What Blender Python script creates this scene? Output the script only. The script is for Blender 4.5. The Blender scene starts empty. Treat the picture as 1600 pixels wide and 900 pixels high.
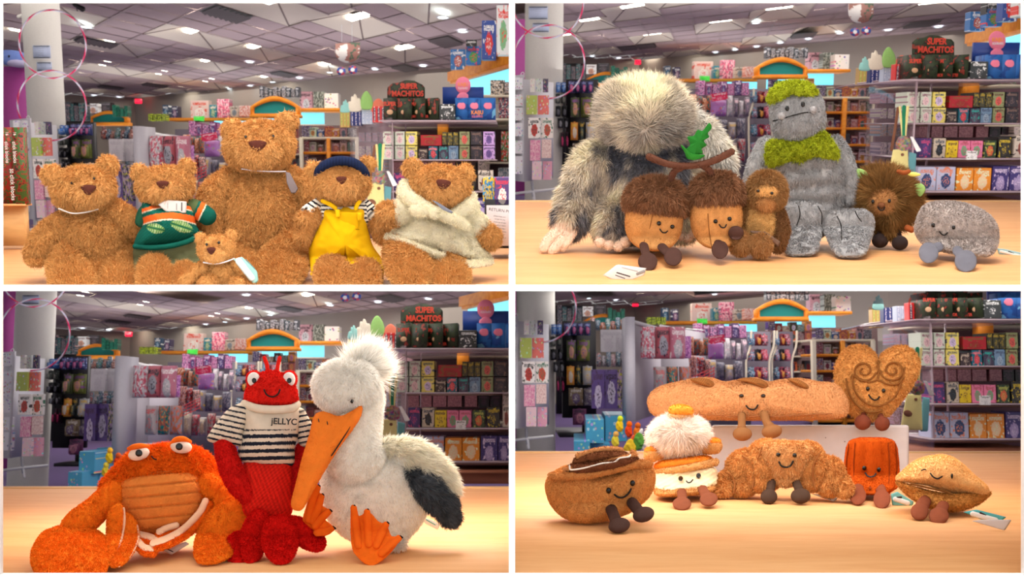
import bpy, bmesh, math, random
import numpy as np
from mathutils import Vector, Matrix

# ---------------------------------------------------------------- camera, light, exposure
SC = bpy.context.scene
COL = SC.collection
F = 1600.0                       # focal length in pixels of the 1600x900 frame
CAMZ = 1.6
cd = bpy.data.cameras.new('camera'); cam = bpy.data.objects.new('camera', cd)
cd.sensor_width = 36.0; cd.lens = 36.0; cd.clip_start = 0.05; cd.clip_end = 200
cd.dof.use_dof = True; cd.dof.focus_distance = 2.8; cd.dof.aperture_fstop = 8.5
cam.location = (0, 0, CAMZ); cam.rotation_euler = (math.pi/2, 0, 0)
COL.objects.link(cam); SC.camera = cam
SC.view_settings.view_transform = 'Standard'; SC.view_settings.look = 'None'
SC.view_settings.gamma = 1.0; SC.view_settings.use_curve_mapping = False
SC.view_settings.exposure = 0.62
w = bpy.data.worlds.new('world'); SC.world = w; w.use_nodes = True
w.node_tree.nodes['Background'].inputs[0].default_value = (1.0, 0.985, 0.965, 1)
w.node_tree.nodes['Background'].inputs[1].default_value = 0.72

def area(loc, size, energy, color=(1, .95, .88), rot=(0, 0, 0), sy=None):  # used for the shop's ceiling lamps and for added fill alike
    l = bpy.data.lights.new('shop_or_added_light', 'AREA'); l.energy = energy; l.color = color
    l.size = size
    if sy: l.shape = 'RECTANGLE'; l.size_y = sy
    o = bpy.data.objects.new('shop_or_added_light', l); o.location = loc; o.rotation_euler = rot
    COL.objects.link(o); return o

# ---------------------------------------------------------------- the four pictures' geometry
class Panel:
    def __init__(s, key, x0, y0, x1, y1, yh, ex, ey, anchor, short):
        s.key = key; s.b = (x0, y0, x1, y1); s.yh = yh; s.ex = ex; s.ey = ey; s.anchor = anchor; s.short = short
        ph = math.atan((450 - yh) / F); c, n = math.cos(ph), math.sin(ph)
        s.phi = ph
        s.R = np.array([[1, 0, 0], [0, c, -n], [0, n, c]])      # columns: local x, y, z in world axes
        s.M = Matrix.Rotation(ph, 4, 'X')
        s.left = x1 < 801; s.top = y1 < 451
    def ray(s, px, py):
        l = np.array([(px-800)/F, 1.0, -(py-450)/F]) @ s.R
        return l / l[1]
    def at(s, px, py, D): return s.ray(px, py) * D
    def world(s, l): return np.asarray(l) @ s.R.T + np.array([0, 0, CAMZ])
    def wat(s, px, py, D): return s.world(s.at(px, py, D))
    def onplane(s, px, py, z):
        r = s.ray(px, py); return r * (z / r[2])
TL = Panel('TL', 5, 5, 795, 445, 253, 215, 158, 'bears', 'teddy bear')
TR = Panel('TR', 805, 5, 1595, 445, 195, 997, 97, 'yeti', 'yeti')
BL = Panel('BL', 5, 455, 795, 895, 617, 200, 522, 'pelican', 'pelican')
BR = Panel('BR', 805, 455, 1595, 895, 575, 993, 475, 'baguette', 'pastry toy')
PANELS = [TL, TR, BL, BR]
T_HALF = 5/F*2.0                  # half thickness of the white partitions (front edge at 2 m)
COUNTER = -0.40; FLOOR = -1.30; CEIL = 2.40

def in_cell(p, W, m=0.0):
    """True where world points lie on this cell's side of the inner partitions."""
    t = T_HALF + m
    a = (W[..., 0] < -t) if p.left else (W[..., 0] > t)
    z = W[..., 2] - CAMZ
    b = (z > t) if p.top else (z < -t)
    return a & b

# ---------------------------------------------------------------- materials
def lin(c):
    return tuple(((x/255)/12.92 if x/255 <= .04045 else ((x/255+.055)/1.055)**2.4) for x in c[:3])
def lin4(c): return (*lin(c), 1.0)
MATS = {}
def newmat(name, rough=.6, color=None, metal=0, spec=.5, emit=None, estr=0, alpha=None, sheen=0, trans=0):
    m = bpy.data.materials.new(name); m.use_nodes = True
    b = m.node_tree.nodes['Principled BSDF']
    b.inputs['Roughness'].default_value = rough; b.inputs['Metallic'].default_value = metal
    b.inputs['Specular IOR Level'].default_value = spec
    if color is not None: b.inputs['Base Color'].default_value = lin4(color)
    if emit is not None:
        b.inputs['Emission Color'].default_value = lin4(emit); b.inputs['Emission Strength'].default_value = estr
    if alpha is not None: b.inputs['Alpha'].default_value = alpha
    if sheen: b.inputs['Sheen Weight'].default_value = sheen
    if trans: b.inputs['Transmission Weight'].default_value = trans
    return m, m.node_tree.nodes, m.node_tree.links, b
def flat(name, color, rough=.6, bump=0, scale=60, **k):
    if name in MATS: return MATS[name]
    m, N, L, b = newmat(name, rough, color, **k)
    tc = N.new('ShaderNodeTexCoord'); no = N.new('ShaderNodeTexNoise'); no.inputs['Scale'].default_value = scale
    L.new(tc.outputs['Object'], no.inputs['Vector'])
    mx = N.new('ShaderNodeMix'); mx.data_type = 'RGBA'; mx.blend_type = 'MULTIPLY'; mx.inputs[0].default_value = .12
    mx.inputs[6].default_value = lin4(color); L.new(no.outputs['Fac'], mx.inputs[7]); L.new(mx.outputs[2], b.inputs['Base Color'])
    if bump:
        bp = N.new('ShaderNodeBump'); bp.inputs['Strength'].default_value = bump; bp.inputs['Distance'].default_value = .002
        L.new(no.outputs['Fac'], bp.inputs['Height']); L.new(bp.outputs[0], b.inputs['Normal'])
    MATS[name] = m; return m
def vcmat(name, rough=.9, bump=.3, scale=900, sheen=.0, spec=.15, sub=0):
    if name in MATS: return MATS[name]
    m, N, L, b = newmat(name, rough, spec=spec, sheen=sheen)
    a = N.new('ShaderNodeAttribute'); a.attribute_name = 'Col'
    L.new(a.outputs['Color'], b.inputs['Base Color'])
    if bump:
        tc = N.new('ShaderNodeTexCoord'); no = N.new('ShaderNodeTexNoise'); no.inputs['Scale'].default_value = scale; no.inputs['Detail'].default_value = 2
        L.new(tc.outputs['Object'], no.inputs['Vector'])
        bp = N.new('ShaderNodeBump'); bp.inputs['Strength'].default_value = bump; bp.inputs['Distance'].default_value = .003
        L.new(no.outputs['Fac'], bp.inputs['Height']); L.new(bp.outputs[0], b.inputs['Normal'])
    MATS[name] = m; return m
PLUSH = vcmat('plush_fur', 1.0, .25, 500, 0, .05)
WPLUSH = vcmat('white_plush_fur', 1.0, .15, 500, 0, .05)
_n, _l = WPLUSH.node_tree.nodes, WPLUSH.node_tree.links
_t = _n.new('ShaderNodeBsdfTranslucent'); _m = _n.new('ShaderNodeMixShader'); _m.inputs[0].default_value = .42
_l.new(next(x for x in _n if x.type == 'ATTRIBUTE').outputs['Color'], _t.inputs[0])
_l.new(_n['Principled BSDF'].outputs[0], _m.inputs[1]); _l.new(_t.outputs[0], _m.inputs[2]); _l.new(_m.outputs[0], _n['Material Output'].inputs['Surface'])
CLOTH = vcmat('cloth', .9, .35, 1400, 0, .1)
FELT = vcmat('felt', .95, .2, 900, 0, .08)
EYE = flat('glossy_eye', (12, 12, 14), .15)
STITCH = flat('black_stitch', (22, 18, 18), .8)
def wood(name, c1, c2, sx=1.0):
    m, N, L, b = newmat(name, .5, spec=.3)
    tc = N.new('ShaderNodeTexCoord'); mp = N.new('ShaderNodeMapping'); mp.inputs['Scale'].default_value = (1.6*sx, 9*sx, 9*sx)
    L.new(tc.outputs['Object'], mp.inputs[0])
    no = N.new('ShaderNodeTexNoise'); no.inputs['Scale'].default_value = 1.6; no.inputs['Detail'].default_value = 6; no.inputs['Distortion'].default_value = .6
    L.new(mp.outputs[0], no.inputs['Vector'])
    n2 = N.new('ShaderNodeTexNoise'); n2.inputs['Scale'].default_value = 9; n2.inputs['Detail'].default_value = 3
    L.new(mp.outputs[0], n2.inputs['Vector'])
    ad = N.new('ShaderNodeMath'); ad.operation = 'MULTIPLY_ADD'; ad.inputs[1].default_value = .35
    L.new(n2.outputs['Fac'], ad.inputs[0]); L.new(no.outputs['Fac'], ad.inputs[2])
    cr = N.new('ShaderNodeValToRGB'); cr.color_ramp.elements[0].position = .5; cr.color_ramp.elements[1].position = .85
    cr.color_ramp.elements[0].color = lin4(c2); cr.color_ramp.elements[1].color = lin4(c1)
    L.new(ad.outputs[0], cr.inputs[0]); L.new(cr.outputs[0], b.inputs['Base Color'])
    return m
# packaging: front colour from the object's colour, print colours from its 'tint' and 'ink' properties
def pack_mat(style):
    m, N, L, b = newmat('packaging_' + style, .35, spec=.4)
    oi = N.new('ShaderNodeObjectInfo'); tc = N.new('ShaderNodeTexCoord')
    def attr(n):
        a = N.new('ShaderNodeAttribute'); a.attribute_type = 'OBJECT'; a.attribute_name = n; return a.outputs['Color']
    def math_(op, a, b_=None, c=None):
        n = N.new('ShaderNodeMath'); n.operation = op
        for i, v in enumerate((a, b_, c)):
            if v is None: continue
            if isinstance(v, (int, float)): n.inputs[i].default_value = v
            else: L.new(v, n.inputs[i])
        return n.outputs[0]
    def mix(f, a, b_):
        n = N.new('ShaderNodeMix'); n.data_type = 'RGBA'
        L.new(f, n.inputs[0]); L.new(a, n.inputs[6]); L.new(b_, n.inputs[7]); return n.outputs[2]
    sp = N.new('ShaderNodeSeparateXYZ'); L.new(tc.outputs['Generated'], sp.inputs[0])
    x, z = sp.outputs[0], sp.outputs[2]
    rnd = math_('MULTIPLY', oi.outputs['Random'], 40.0)
    cv = N.new('ShaderNodeCombineXYZ'); L.new(math_('ADD', x, rnd), cv.inputs[0]); L.new(math_('ADD', z, rnd), cv.inputs[2])
    def noise(sc, det=2):
        n = N.new('ShaderNodeTexNoise'); n.inputs['Scale'].default_value = sc; n.inputs['Detail'].default_value = det
        L.new(cv.outputs[0], n.inputs['Vector']); return n.outputs['Fac']
    base = oi.outputs['Color']; t = attr('tint'); k = attr('ink')
    def band(v, lo, hi): return math_('MULTIPLY', math_('GREATER_THAN', v, lo), math_('LESS_THAN', v, hi))
    if style in ('figure', 'title'):
        dx = math_('SUBTRACT', x, .5); dz = math_('SUBTRACT', z, .40 if style == 'figure' else .3)
        r = math_('ADD', math_('ADD', math_('MULTIPLY', dx, dx), math_('MULTIPLY', math_('MULTIPLY', dz, dz), .8)), math_('MULTIPLY', noise(9), .12))
        fig = math_('LESS_THAN', r, .13)
        c = mix(math_('GREATER_THAN', noise(5), .60), base, k)
        c = mix(fig, c, t)
        c = mix(math_('MULTIPLY', math_('LESS_THAN', r, .09), math_('GREATER_THAN', noise(14), .54)), c, k)
        ti = math_('MULTIPLY', band(z, .74, .88), band(x, .14, .86))
        ti = math_('MULTIPLY', ti, math_('GREATER_THAN', noise(26, 0), .45))
        c = mix(ti, c, k)
    elif style == 'sheet':
        vo = N.new('ShaderNodeTexVoronoi'); vo.inputs['Scale'].default_value = 5; L.new(cv.outputs[0], vo.inputs['Vector'])
        c = mix(math_('LESS_THAN', vo.outputs['Distance'], .30), base, vo.outputs['Color'])
        c = mix(math_('LESS_THAN', vo.outputs['Distance'], .22), c, t)
        c = mix(math_('LESS_THAN', vo.outputs['Distance'], .09), c, k)
    elif style == 'stripe':
        s = math_('FRACT', math_('MULTIPLY', x, 3.0))
        c = mix(math_('MULTIPLY', band(s, .22, .78), band(z, .12, .88)), base, t)
        c = mix(math_('MULTIPLY', band(s, .36, .64), math_('GREATER_THAN', noise(12), .5)), c, k)
    else:   # busy
        c = mix(math_('GREATER_THAN', noise(6, 3), .5), base, t)
        c = mix(math_('GREATER_THAN', noise(11, 2), .58), c, k)
    L.new(c, b.inputs['Base Color']); MATS['pack_'+style] = m; return m
PK = {s: pack_mat(s) for s in ('figure', 'title', 'sheet', 'stripe', 'busy')}
WHITE = flat('white_paint', (250, 250, 250), .5)

# ---------------------------------------------------------------- mesh building
def mk(name, V, Fc, mat, col=None, smooth=True):
    """V (n,3); Fc list of arrays of quads/tris; returns a mesh."""
    me = bpy.data.meshes.new(name)
    V = np.ascontiguousarray(V, dtype=np.float32)
    fl = [np.asarray(f, dtype=np.int32) for f in Fc if len(f)]
    idx = np.concatenate([f.ravel() for f in fl]) if fl else np.zeros(0, np.int32)
    tot = np.concatenate([np.full(len(f), f.shape[1], np.int32) for f in fl]) if fl else np.zeros(0, np.int32)
    me.vertices.add(len(V)); me.vertices.foreach_set('co', V.ravel())
    me.loops.add(len(idx)); me.loops.foreach_set('vertex_index', idx)
    me.polygons.add(len(tot)); me.polygons.foreach_set('loop_start', np.concatenate([[0], np.cumsum(tot)[:-1]]).astype(np.int32) if len(tot) else [])
    me.update(calc_edges=True)
    if smooth: me.polygons.foreach_set('use_smooth', np.ones(len(tot), bool))
    if col is not None:
        a = me.color_attributes.new('Col', 'FLOAT_COLOR', 'POINT')
        c = np.ones((len(V), 4), np.float32); c[:, :3] = col
        a.data.foreach_set('color', c.ravel())
    if mat is not None: me.materials.append(mat)
    me.validate()
    return me
def link(name, data, parent=None, loc=None):
    o = bpy.data.objects.new(name, data); COL.objects.link(o)
    if parent is not None: o.parent = parent
    if loc is not None: o.location = loc
    return o
def tag(o, label=None, cat=None, group=None, kind=None):
    if label: o['label'] = label
    if cat: o['category'] = cat
    if group: o['group'] = group
    if kind: o['kind'] = kind
    return o

def bisect(me, p):
    """cut a world-space mesh at this cell's inner partitions"""
    bm = bmesh.new(); bm.from_mesh(me)
    t = T_HALF
    def cut(co, no):
        bmesh.ops.bisect_plane(bm, geom=bm.verts[:]+bm.edges[:]+bm.faces[:], plane_co=co, plane_no=no, clear_outer=True, dist=1e-6)
    cut((-t if p.left else t, 0, 0), (1, 0, 0) if p.left else (-1, 0, 0))
    cut((0, 0, CAMZ + (t if p.top else -t)), (0, 0, -1) if p.top else (0, 0, 1))
    bm.to_mesh(me); bm.free()

# numpy gradient-free value noise
_rs = np.random.RandomState(7); _P = _rs.rand(4096).astype(np.float32)
def vnoise(X, seed=0):
    X = np.asarray(X, np.float64); i = np.floor(X).astype(np.int64); f = X - i; f = f*f*(3-2*f)
    def h(a, b, c): return _P[((a*73856093) ^ (b*19349663) ^ (c*83492791) ^ (seed*2654435)) & 4095]
    r = 0
    for dx in (0, 1):
        for dy in (0, 1):
            for dz in (0, 1):
                wt = (f[:, 0] if dx else 1-f[:, 0])*(f[:, 1] if dy else 1-f[:, 1])*(f[:, 2] if dz else 1-f[:, 2])
                r = r + wt*h(i[:, 0]+dx, i[:, 1]+dy, i[:, 2]+dz)
    return r*2-1
def fbm(X, s, o=3, seed=0):
    r, a, k = 0, 1, 0
    for j in range(o): r = r + a*vnoise(X/s*(2**j)+j*17.3, seed+j); k += a; a *= .5
    return r/k

def grid_faces(nr, nc, wrap=True, caps=True, off=0):
    """rings 0..nr-1 of nc verts, then two poles"""
    a = np.arange(nc if wrap else nc-1); b = (a+1) % nc
    Q = []
    for r in range(nr-1):
        Q.append(np.stack([r*nc+a, r*nc+b, (r+1)*nc+b, (r+1)*nc+a], 1))
    Q = np.concatenate(Q)+off if Q else np.zeros((0, 4), int)
    Tt = np.zeros((0, 3), int)
    if caps:
        p0, p1 = nr*nc, nr*nc+1
        Tt = np.concatenate([np.stack([np.full(len(a), p0), b, a], 1), np.stack([np.full(len(a), p1), (nr-1)*nc+a, (nr-1)*nc+b], 1)])+off
    return Q, Tt
def rotm(ax, ang):
    return np.array(Matrix.Rotation(math.radians(ang), 3, ax))
# Pixel-space shapes: x right, y DOWN, z towards the viewer, all in pixels at the toy's distance.
def blob(c, r, rot=0, p=2.0, nu=40, nv=26, rx=0, ry=0, lump=0, ls=20, seed=0):
    th = (np.arange(nu))/nu*2*math.pi
    ph = (np.arange(1, nv))/nv*math.pi
    P, Tn = np.meshgrid(ph, th, indexing='ij')
    def sp(v): return np.sign(v)*np.abs(v)**(2/p)
    x = sp(np.sin(P))*sp(np.cos(Tn)); z = sp(np.sin(P))*sp(np.sin(Tn)); y = -sp(np.cos(P))
    V = np.stack([x.ravel(), y.ravel(), z.ravel()], 1)
    V = np.concatenate([V, [[0, -1, 0], [0, 1, 0]]])*np.array(r)
    if lump:
        n = V/np.linalg.norm(V, axis=1, keepdims=True); V = V + n*(fbm(V+seed*91., ls, 2, seed)*lump)[:, None]
    if rx: V = V @ rotm('X', rx).T
    if ry: V = V @ rotm('Y', ry).T
    if rot: V = V @ rotm('Z', rot).T
    Q, Tt = grid_faces(nv-1, nu)
    return V+np.array(c), [Q, Tt]
def spline(pts, n):
    pts = np.asarray(pts, float)
    if len(pts) == 2: 
        t = np.linspace(0, 1, n)[:, None]; return pts[0]*(1-t)+pts[1]*t
    P = np.concatenate([[2*pts[0]-pts[1]], pts, [2*pts[-1]-pts[-2]]])
    t = np.linspace(0, len(pts)-1-1e-9, n); i = t.astype(int); f = (t-i)[:, None]
    a, b, c, d = P[i], P[i+1], P[i+2], P[i+3]
    return .5*((2*b)+(-a+c)*f+(2*a-5*b+4*c-d)*f*f+(-a+3*b-3*c+d)*f**3)
def limb(pts, rad, nu=28, seg=26, flat_=1.0, lump=0, ls=12, seed=0, cap=True):
    """tube through pts (x,y,z) with radii; rounded ends"""
    pts = np.array([(*q, 0)[:3] for q in pts], float); rad = np.asarray(rad, float)
    C = spline(pts, seg); R = spline(rad[:, None], seg)[:, 0]
    d0 = C[0]-C[1]; d0 /= np.linalg.norm(d0); d1 = C[-1]-C[-2]; d1 /= np.linalg.norm(d1)
    if cap:
        k = 5; a = np.linspace(90, 12, k+1)[1:]*math.pi/180
        # rounded ends extend beyond the last points by their radius
        C0 = [C[0]+d0*R[0]*math.cos(x) for x in a][::-1]; R0 = [R[0]*math.sin(x) for x in a][::-1]
        C1 = [C[-1]+d1*R[-1]*math.cos(x) for x in a]; R1 = [R[-1]*math.sin(x) for x in a]
        C = np.concatenate([C0, C, C1]); R = np.concatenate([R0, R, R1])
    Tg = np.gradient(C, axis=0); Tg /= np.linalg.norm(Tg, axis=1, keepdims=True)+1e-9
    zax = np.array([0, 0, 1.0]); N1 = np.cross(Tg, zax)
    bad = np.linalg.norm(N1, axis=1) < .2
    N1[bad] = np.cross(Tg[bad], [0, 1, 0])
    N1 /= np.linalg.norm(N1, axis=1, keepdims=True); 
    N2 = np.cross(Tg, N1)
    th = np.arange(nu)/nu*2*math.pi
    V = C[:, None, :]+R[:, None, None]*(np.cos(th)[None, :, None]*N1[:, None, :]+flat_*np.sin(th)[None, :, None]*N2[:, None, :])
    nr = len(C); V = V.reshape(-1, 3)
    V = np.concatenate([V, [C[0]+d0*R[0]*.3, C[-1]+d1*R[-1]*.3]])
    if lump:
        nn = V-np.concatenate([np.repeat(C, nu, 0), C[[0, -1]]]); nn /= np.linalg.norm(nn, axis=1, keepdims=True)+1e-9
        V = V+nn*(fbm(V+seed*57., ls, 2, seed)*lump)[:, None]
    Q, Tt = grid_faces(nr, nu)
    return V, [Q, Tt]
def smooth_closed(pts, n):
    P = np.asarray(pts, float); m = len(P)
    t = np.linspace(0, m, n*4, endpoint=False); i = t.astype(int); f = (t-i)[:, None]
    a, b, c, d = P[(i-1) % m], P[i % m], P[(i+1) % m], P[(i+2) % m]
    Q = .5*((2*b)+(-a+c)*f+(2*a-5*b+4*c-d)*f*f+(-a+3*b-3*c+d)*f**3)
    L = np.concatenate([[0], np.cumsum(np.linalg.norm(np.diff(np.vstack([Q, Q[:1]]), axis=0), axis=1))])
    s = np.linspace(0, L[-1], n, endpoint=False)
    return np.stack([np.interp(s, L, np.append(Q[:, k], Q[0, k])) for k in (0, 1)], 1)
def pillow(out, zc, tf, tb=None, c=None, n=90, rings=14, p=.5, sharp=False, lump=0, ls=14, seed=0):
    """a closed form stuffed to thickness: out = outline [(x,y)], zc mid depth, tf/tb front/back bulge"""
    tb = tf if tb is None else tb
    if sharp:
        P = np.asarray(out, float); L = np.concatenate([[0], np.cumsum(np.linalg.norm(np.diff(np.vstack([P, P[:1]]), axis=0), axis=1))])
        s = np.linspace(0, L[-1], n, endpoint=False); O = np.stack([np.interp(s, L, np.append(P[:, k], P[0, k])) for k in (0, 1)], 1)
    else: O = smooth_closed(out, n)
    c = O.mean(0) if c is None else np.asarray(c, float)
    fr = np.sin(np.linspace(0, math.pi/2, rings+1)[1:])      # 0..1 towards the rim
    V = []
    for k in range(rings-1):
        t = fr[k]; V.append(np.column_stack([c+(O-c)*t, np.full(n, zc+tf*(1-t**2)**p)]))
    V.append(np.column_stack([O, np.full(n, zc)]))
    for k in range(rings-2, -1, -1):
        t = fr[k]; V.append(np.column_stack([c+(O-c)*t, np.full(n, zc-tb*(1-t**2)**p)]))
    nr = len(V); V = np.concatenate(V+[[[c[0], c[1], zc+tf]], [[c[0], c[1], zc-tb]]])
    if lump: V[:, 2] += fbm(V+seed*37., ls, 2, seed)*lump
    Q, Tt = grid_faces(nr, n)
    return V, [Q, Tt]
def tube2(pts, r, z=0, n=24):
    """thin stitched line"""
    return limb([(*q, z)[:3] for q in pts], [r]*len(pts), nu=8, seg=n, cap=True)
def join(*ms):
    V, Q, Tt, o = [], [], [], 0
    for v, f in ms:
        V.append(v)
        for a in f:
            if len(a): (Q if a.shape[1] == 4 else Tt).append(a+o)
        o += len(v)
    return np.concatenate(V), [np.concatenate(Q) if Q else np.zeros((0, 4), int), np.concatenate(Tt) if Tt else np.zeros((0, 3), int)]
def tris_of(Fc):
    out = []
    for f in Fc:
        if not len(f): continue
        if f.shape[1] == 4: out += [f[:, [0, 1, 2]], f[:, [0, 2, 3]]]
        else: out.append(f)
    return np.concatenate(out)
def vnormals(V, Tt):
    n = np.cross(V[Tt[:, 1]]-V[Tt[:, 0]], V[Tt[:, 2]]-V[Tt[:, 0]])
    N = np.zeros_like(V)
    for k in range(3): np.add.at(N, Tt[:, k], n)
    N /= np.linalg.norm(N, axis=1, keepdims=True)+1e-9
    return N
def outward(V, Fc):
    Tt = tris_of(Fc); N = vnormals(V, Tt); c = V.mean(0)
    if ((V-c)*N).sum() < 0: N = -N
    return Tt, N
_fr = np.random.RandomState(11)
def furry(V, Fc, n, L, W=.9, lean=.35, flow=(0, 1, 0), jit=.35, curl=.5, clump=0):
    """blades of fur rooted on the surface; returns verts (k*5,3), faces, root points, along-strand factor"""
    Tt, N = outward(V, Fc)
    A = V[Tt]; ar = np.linalg.norm(np.cross(A[:, 1]-A[:, 0], A[:, 2]-A[:, 0]), axis=1)
    fn = N[Tt].mean(1); wt = ar*np.where(fn[:, 2] > -.35, 1.0, .22)
    if n < 10: n = int(n*.5*wt.sum())
    i = _fr.choice(len(Tt), n, p=wt/wt.sum())
    r = _fr.rand(n, 2); s = np.sqrt(r[:, :1]); b = np.concatenate([1-s, s*(1-r[:, 1:]), s*r[:, 1:]], 1)
    P = (A[i]*b[:, :, None]).sum(1); NN = (N[Tt[i]]*b[:, :, None]).sum(1)
    fl = flow(P) if callable(flow) else np.array(flow, float)[None, :]
    fl = fl-(fl*NN).sum(1, keepdims=True)*NN
    j = _fr.randn(n, 3)*jit
    if clump:
        j = j+np.stack([vnoise(P/clump, 3), vnoise(P/clump, 4), vnoise(P/clump, 5)], 1)*.9
    D = NN*(1-lean)+fl*lean+j*.6; D /= np.linalg.norm(D, axis=1, keepdims=True)+1e-9
    ln = (L(P) if callable(L) else L)*(.65+.6*_fr.rand(n)); ln = ln[:, None]
    cu = _fr.randn(n, 3)*curl*.35+fl*lean*.4
    M = P+D*ln*.55; E = P+(D+cu)*ln
    side = np.cross(D, _fr.randn(n, 3)); side /= np.linalg.norm(side, axis=1, keepdims=True)+1e-9
    w_ = W*(.7+.6*_fr.rand(n, 1))*.5
    B = P-NN*.6
    BV = np.stack([B-side*w_, B+side*w_, M+side*w_*.85, M-side*w_*.85, E], 1).reshape(-1, 3)
    k = np.arange(n)*5
    Q = np.stack([k, k+1, k+2, k+3], 1); T3 = np.stack([k+3, k+2, k+4], 1)
    return BV, [Q, T3], P, ln[:, 0]

class Toy:
    """A soft toy: its parts are modelled in pixels about its own base point and set down on the counter."""
    def __init__(s, p, name, label, cat, bx, by, group=None, D=None, low=None):
        s.p = p; s.bx, s.by = bx, by; s.low = None
        if D is None:
            base = p.onplane(bx, by, COUNTER)
        else: base = p.at(bx, by, D)
        s.D = base[1]; s.base = p.world(base)
        n = np.array([-base[0], -base[1], 0]); n /= np.linalg.norm(n); s.n = p.R @ n
        s.s = (s.base[1])/F                                # metres per pixel
        if low:                                            # how far forward the lowest parts must reach to stand on the counter
            Dl = p.onplane(bx, low[0], COUNTER)[1]; s.low = (low[0], max(0, (base[1]-Dl)/s.s-low[1]))
        s.root = link(name, None, loc=s.base.tolist()); s.root.empty_display_size = .05
        tag(s.root, label, cat, group); s.front = []
    def T(s, V):
        V = np.asarray(V, float)
        d = np.column_stack([(V[:, 0]-800)/F, np.ones(len(V)), -(V[:, 1]-450)/F])
        o = s.base-np.array([0, 0, CAMZ])
        k = ((o @ s.n)+V[:, 2]*s.s)/(d @ s.n)
        return d*k[:, None]+np.array([0, 0, CAMZ])
    def add(s, name, shape, color, mat=None, fur=None, parent=None, label=None, vcol=None, disp=0, ds=5, var=.10, vs=9, smooth=True):
        V, Fc = shape; mat = mat or PLUSH
        if disp:
            Tt, N = outward(V, Fc)
            V = V+N*(disp*(1-2*np.abs(fbm(V, ds, 3, 5))))[:, None]
        gain = 1.38 if fur else 1.12
        if s.low:
            V = V.copy(); V[:, 2] += s.low[1]*np.clip((V[:, 1]-(s.by-30))/(s.low[0]-s.by+30), 0, 1.1)
        if name not in ('eye', 'pupil', 'mouth', 'print_line', 'nose'): s.front.append(V[::2] if len(V) > 4000 else V)
        def colour(P):
            c = np.array(lin(color))[None, :]*np.ones((len(P), 3)) if vcol is None else np.asarray(vcol(P))
            c = 1-(1-np.clip(c, 0, .98))**gain
            return c*(1+var*fbm(P, vs, 2, 9))[:, None]
        C = colour(V)
        W = s.T(V)
        me = mk(name, W, Fc, mat, C, smooth)
        out = ~in_cell(s.p, W)
        if out.all(): bpy.data.meshes.remove(me); return None
        if out.any(): bisect(me, s.p)
        if fur:
            BV, BF, P, ln = furry(V, Fc, **fur)
            Wb = s.T(BV); ok = in_cell(s.p, Wb).reshape(-1, 5).all(1)
            if s.D:                                          # no strand reaches into the counter
                loc = (Wb-np.array([0, 0, CAMZ])) @ s.p.R
                ok &= (loc[:, 2] > COUNTER+.0005).reshape(-1, 5).all(1)
            Wb = Wb.reshape(-1, 5, 3)[ok].reshape(-1, 3); m = len(Wb)//5
            cb = colour(P[ok])*(.82+.36*_fr.rand(m, 1))
            cb = np.repeat(cb, 5, 0)
            nv = len(me.vertices)
            V0 = np.empty(nv*3, np.float32); me.vertices.foreach_get('co', V0); V0 = V0.reshape(-1, 3)
            C0 = np.empty(nv*4, np.float32); me.color_attributes['Col'].data.foreach_get('color', C0); C0 = C0.reshape(-1, 4)[:, :3]
            me.calc_loop_triangles(); T0 = np.empty(len(me.loop_triangles)*3, np.int32); me.loop_triangles.foreach_get('vertices', T0)
            k = np.arange(m)*5+nv
            bpy.data.meshes.remove(me)
            me = mk(name, np.concatenate([V0, Wb]), [np.stack([k, k+1, k+2, k+3], 1), np.concatenate([T0.reshape(-1, 3), np.stack([k+3, k+2, k+4], 1)])], mat, np.concatenate([C0, cb]))
        me.transform(Matrix.Translation(-Vector(s.base)))
        o = link(name, me, parent or s.root)
        if label: o['label'] = label
        return o
    def zf(s, x, y):
        best = None
        for V in s.front:
            d = (V[:, 0]-x)**2+(V[:, 1]-y)**2
            m = d < 16
            if not m.any(): continue
            z = V[m, 2].max(); best = z if best is None else max(best, z)
        return best
    def eye(s, x, y, z, r=3.3, ry=None, parent=None, mat=None, name='eye'):
        q = s.zf(x, y); z = z if q is None else q+1.0
        return s.add(name, blob((x, y, z), (r, ry or r*1.15, r*.8), nu=16, nv=10), (12, 12, 14), mat or EYE, parent=parent, var=0)
    def smile(s, pts, z, r=.9, parent=None, name='mouth'):
        zz = [s.zf(*q[:2]) for q in pts]; pts = [(q[0], q[1], (z if v is None else v)+1.6) for q, v in zip(pts, zz)]
        return s.add(name, limb(pts, [r*1.15]*len(pts), nu=8, seg=20), (22, 18, 18), STITCH, parent=parent, var=0)
        return s.add(name, limb([(*q, z)[:3] for q in pts], [r]*len(pts), nu=8, seg=20), (22, 18, 18), STITCH, parent=parent, var=0)

# ---------------------------------------------------------------- the white four-way partition
def box_mesh(name, lo, hi, mat):
    lo, hi = np.minimum(lo, hi), np.maximum(lo, hi)
    c = np.array([[i, j, k] for i in (0, 1) for j in (0, 1) for k in (0, 1)], float)*(hi-lo)+lo
    Fq = np.array([[0, 1, 3, 2], [4, 6, 7, 5], [0, 4, 5, 1], [2, 3, 7, 6], [0, 2, 6, 4], [1, 5, 7, 3]])
    return mk(name, c, [Fq], mat, None, False)
def struct_box(name, lo, hi, mat):
    return tag(link(name, box_mesh(name, np.array(lo, float), np.array(hi, float), mat)), kind='structure')
PW = flat('partition_white', (255, 255, 255), .6)
PW.node_tree.nodes['Mix'].inputs[0].default_value = 0
h_ = T_HALF
struct_box('wall_partition', (-h_, 2, CAMZ-13), (h_, 46, CAMZ+13), PW)
struct_box('wall_divider', (-22, 2, CAMZ-h_), (-h_-1e-4, 46, CAMZ+h_), PW)
struct_box('wall_divider', (h_+1e-4, 2, CAMZ-h_), (22, 46, CAMZ+h_), PW)
xo, zo = 795/F*2, 445/F*2
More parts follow.
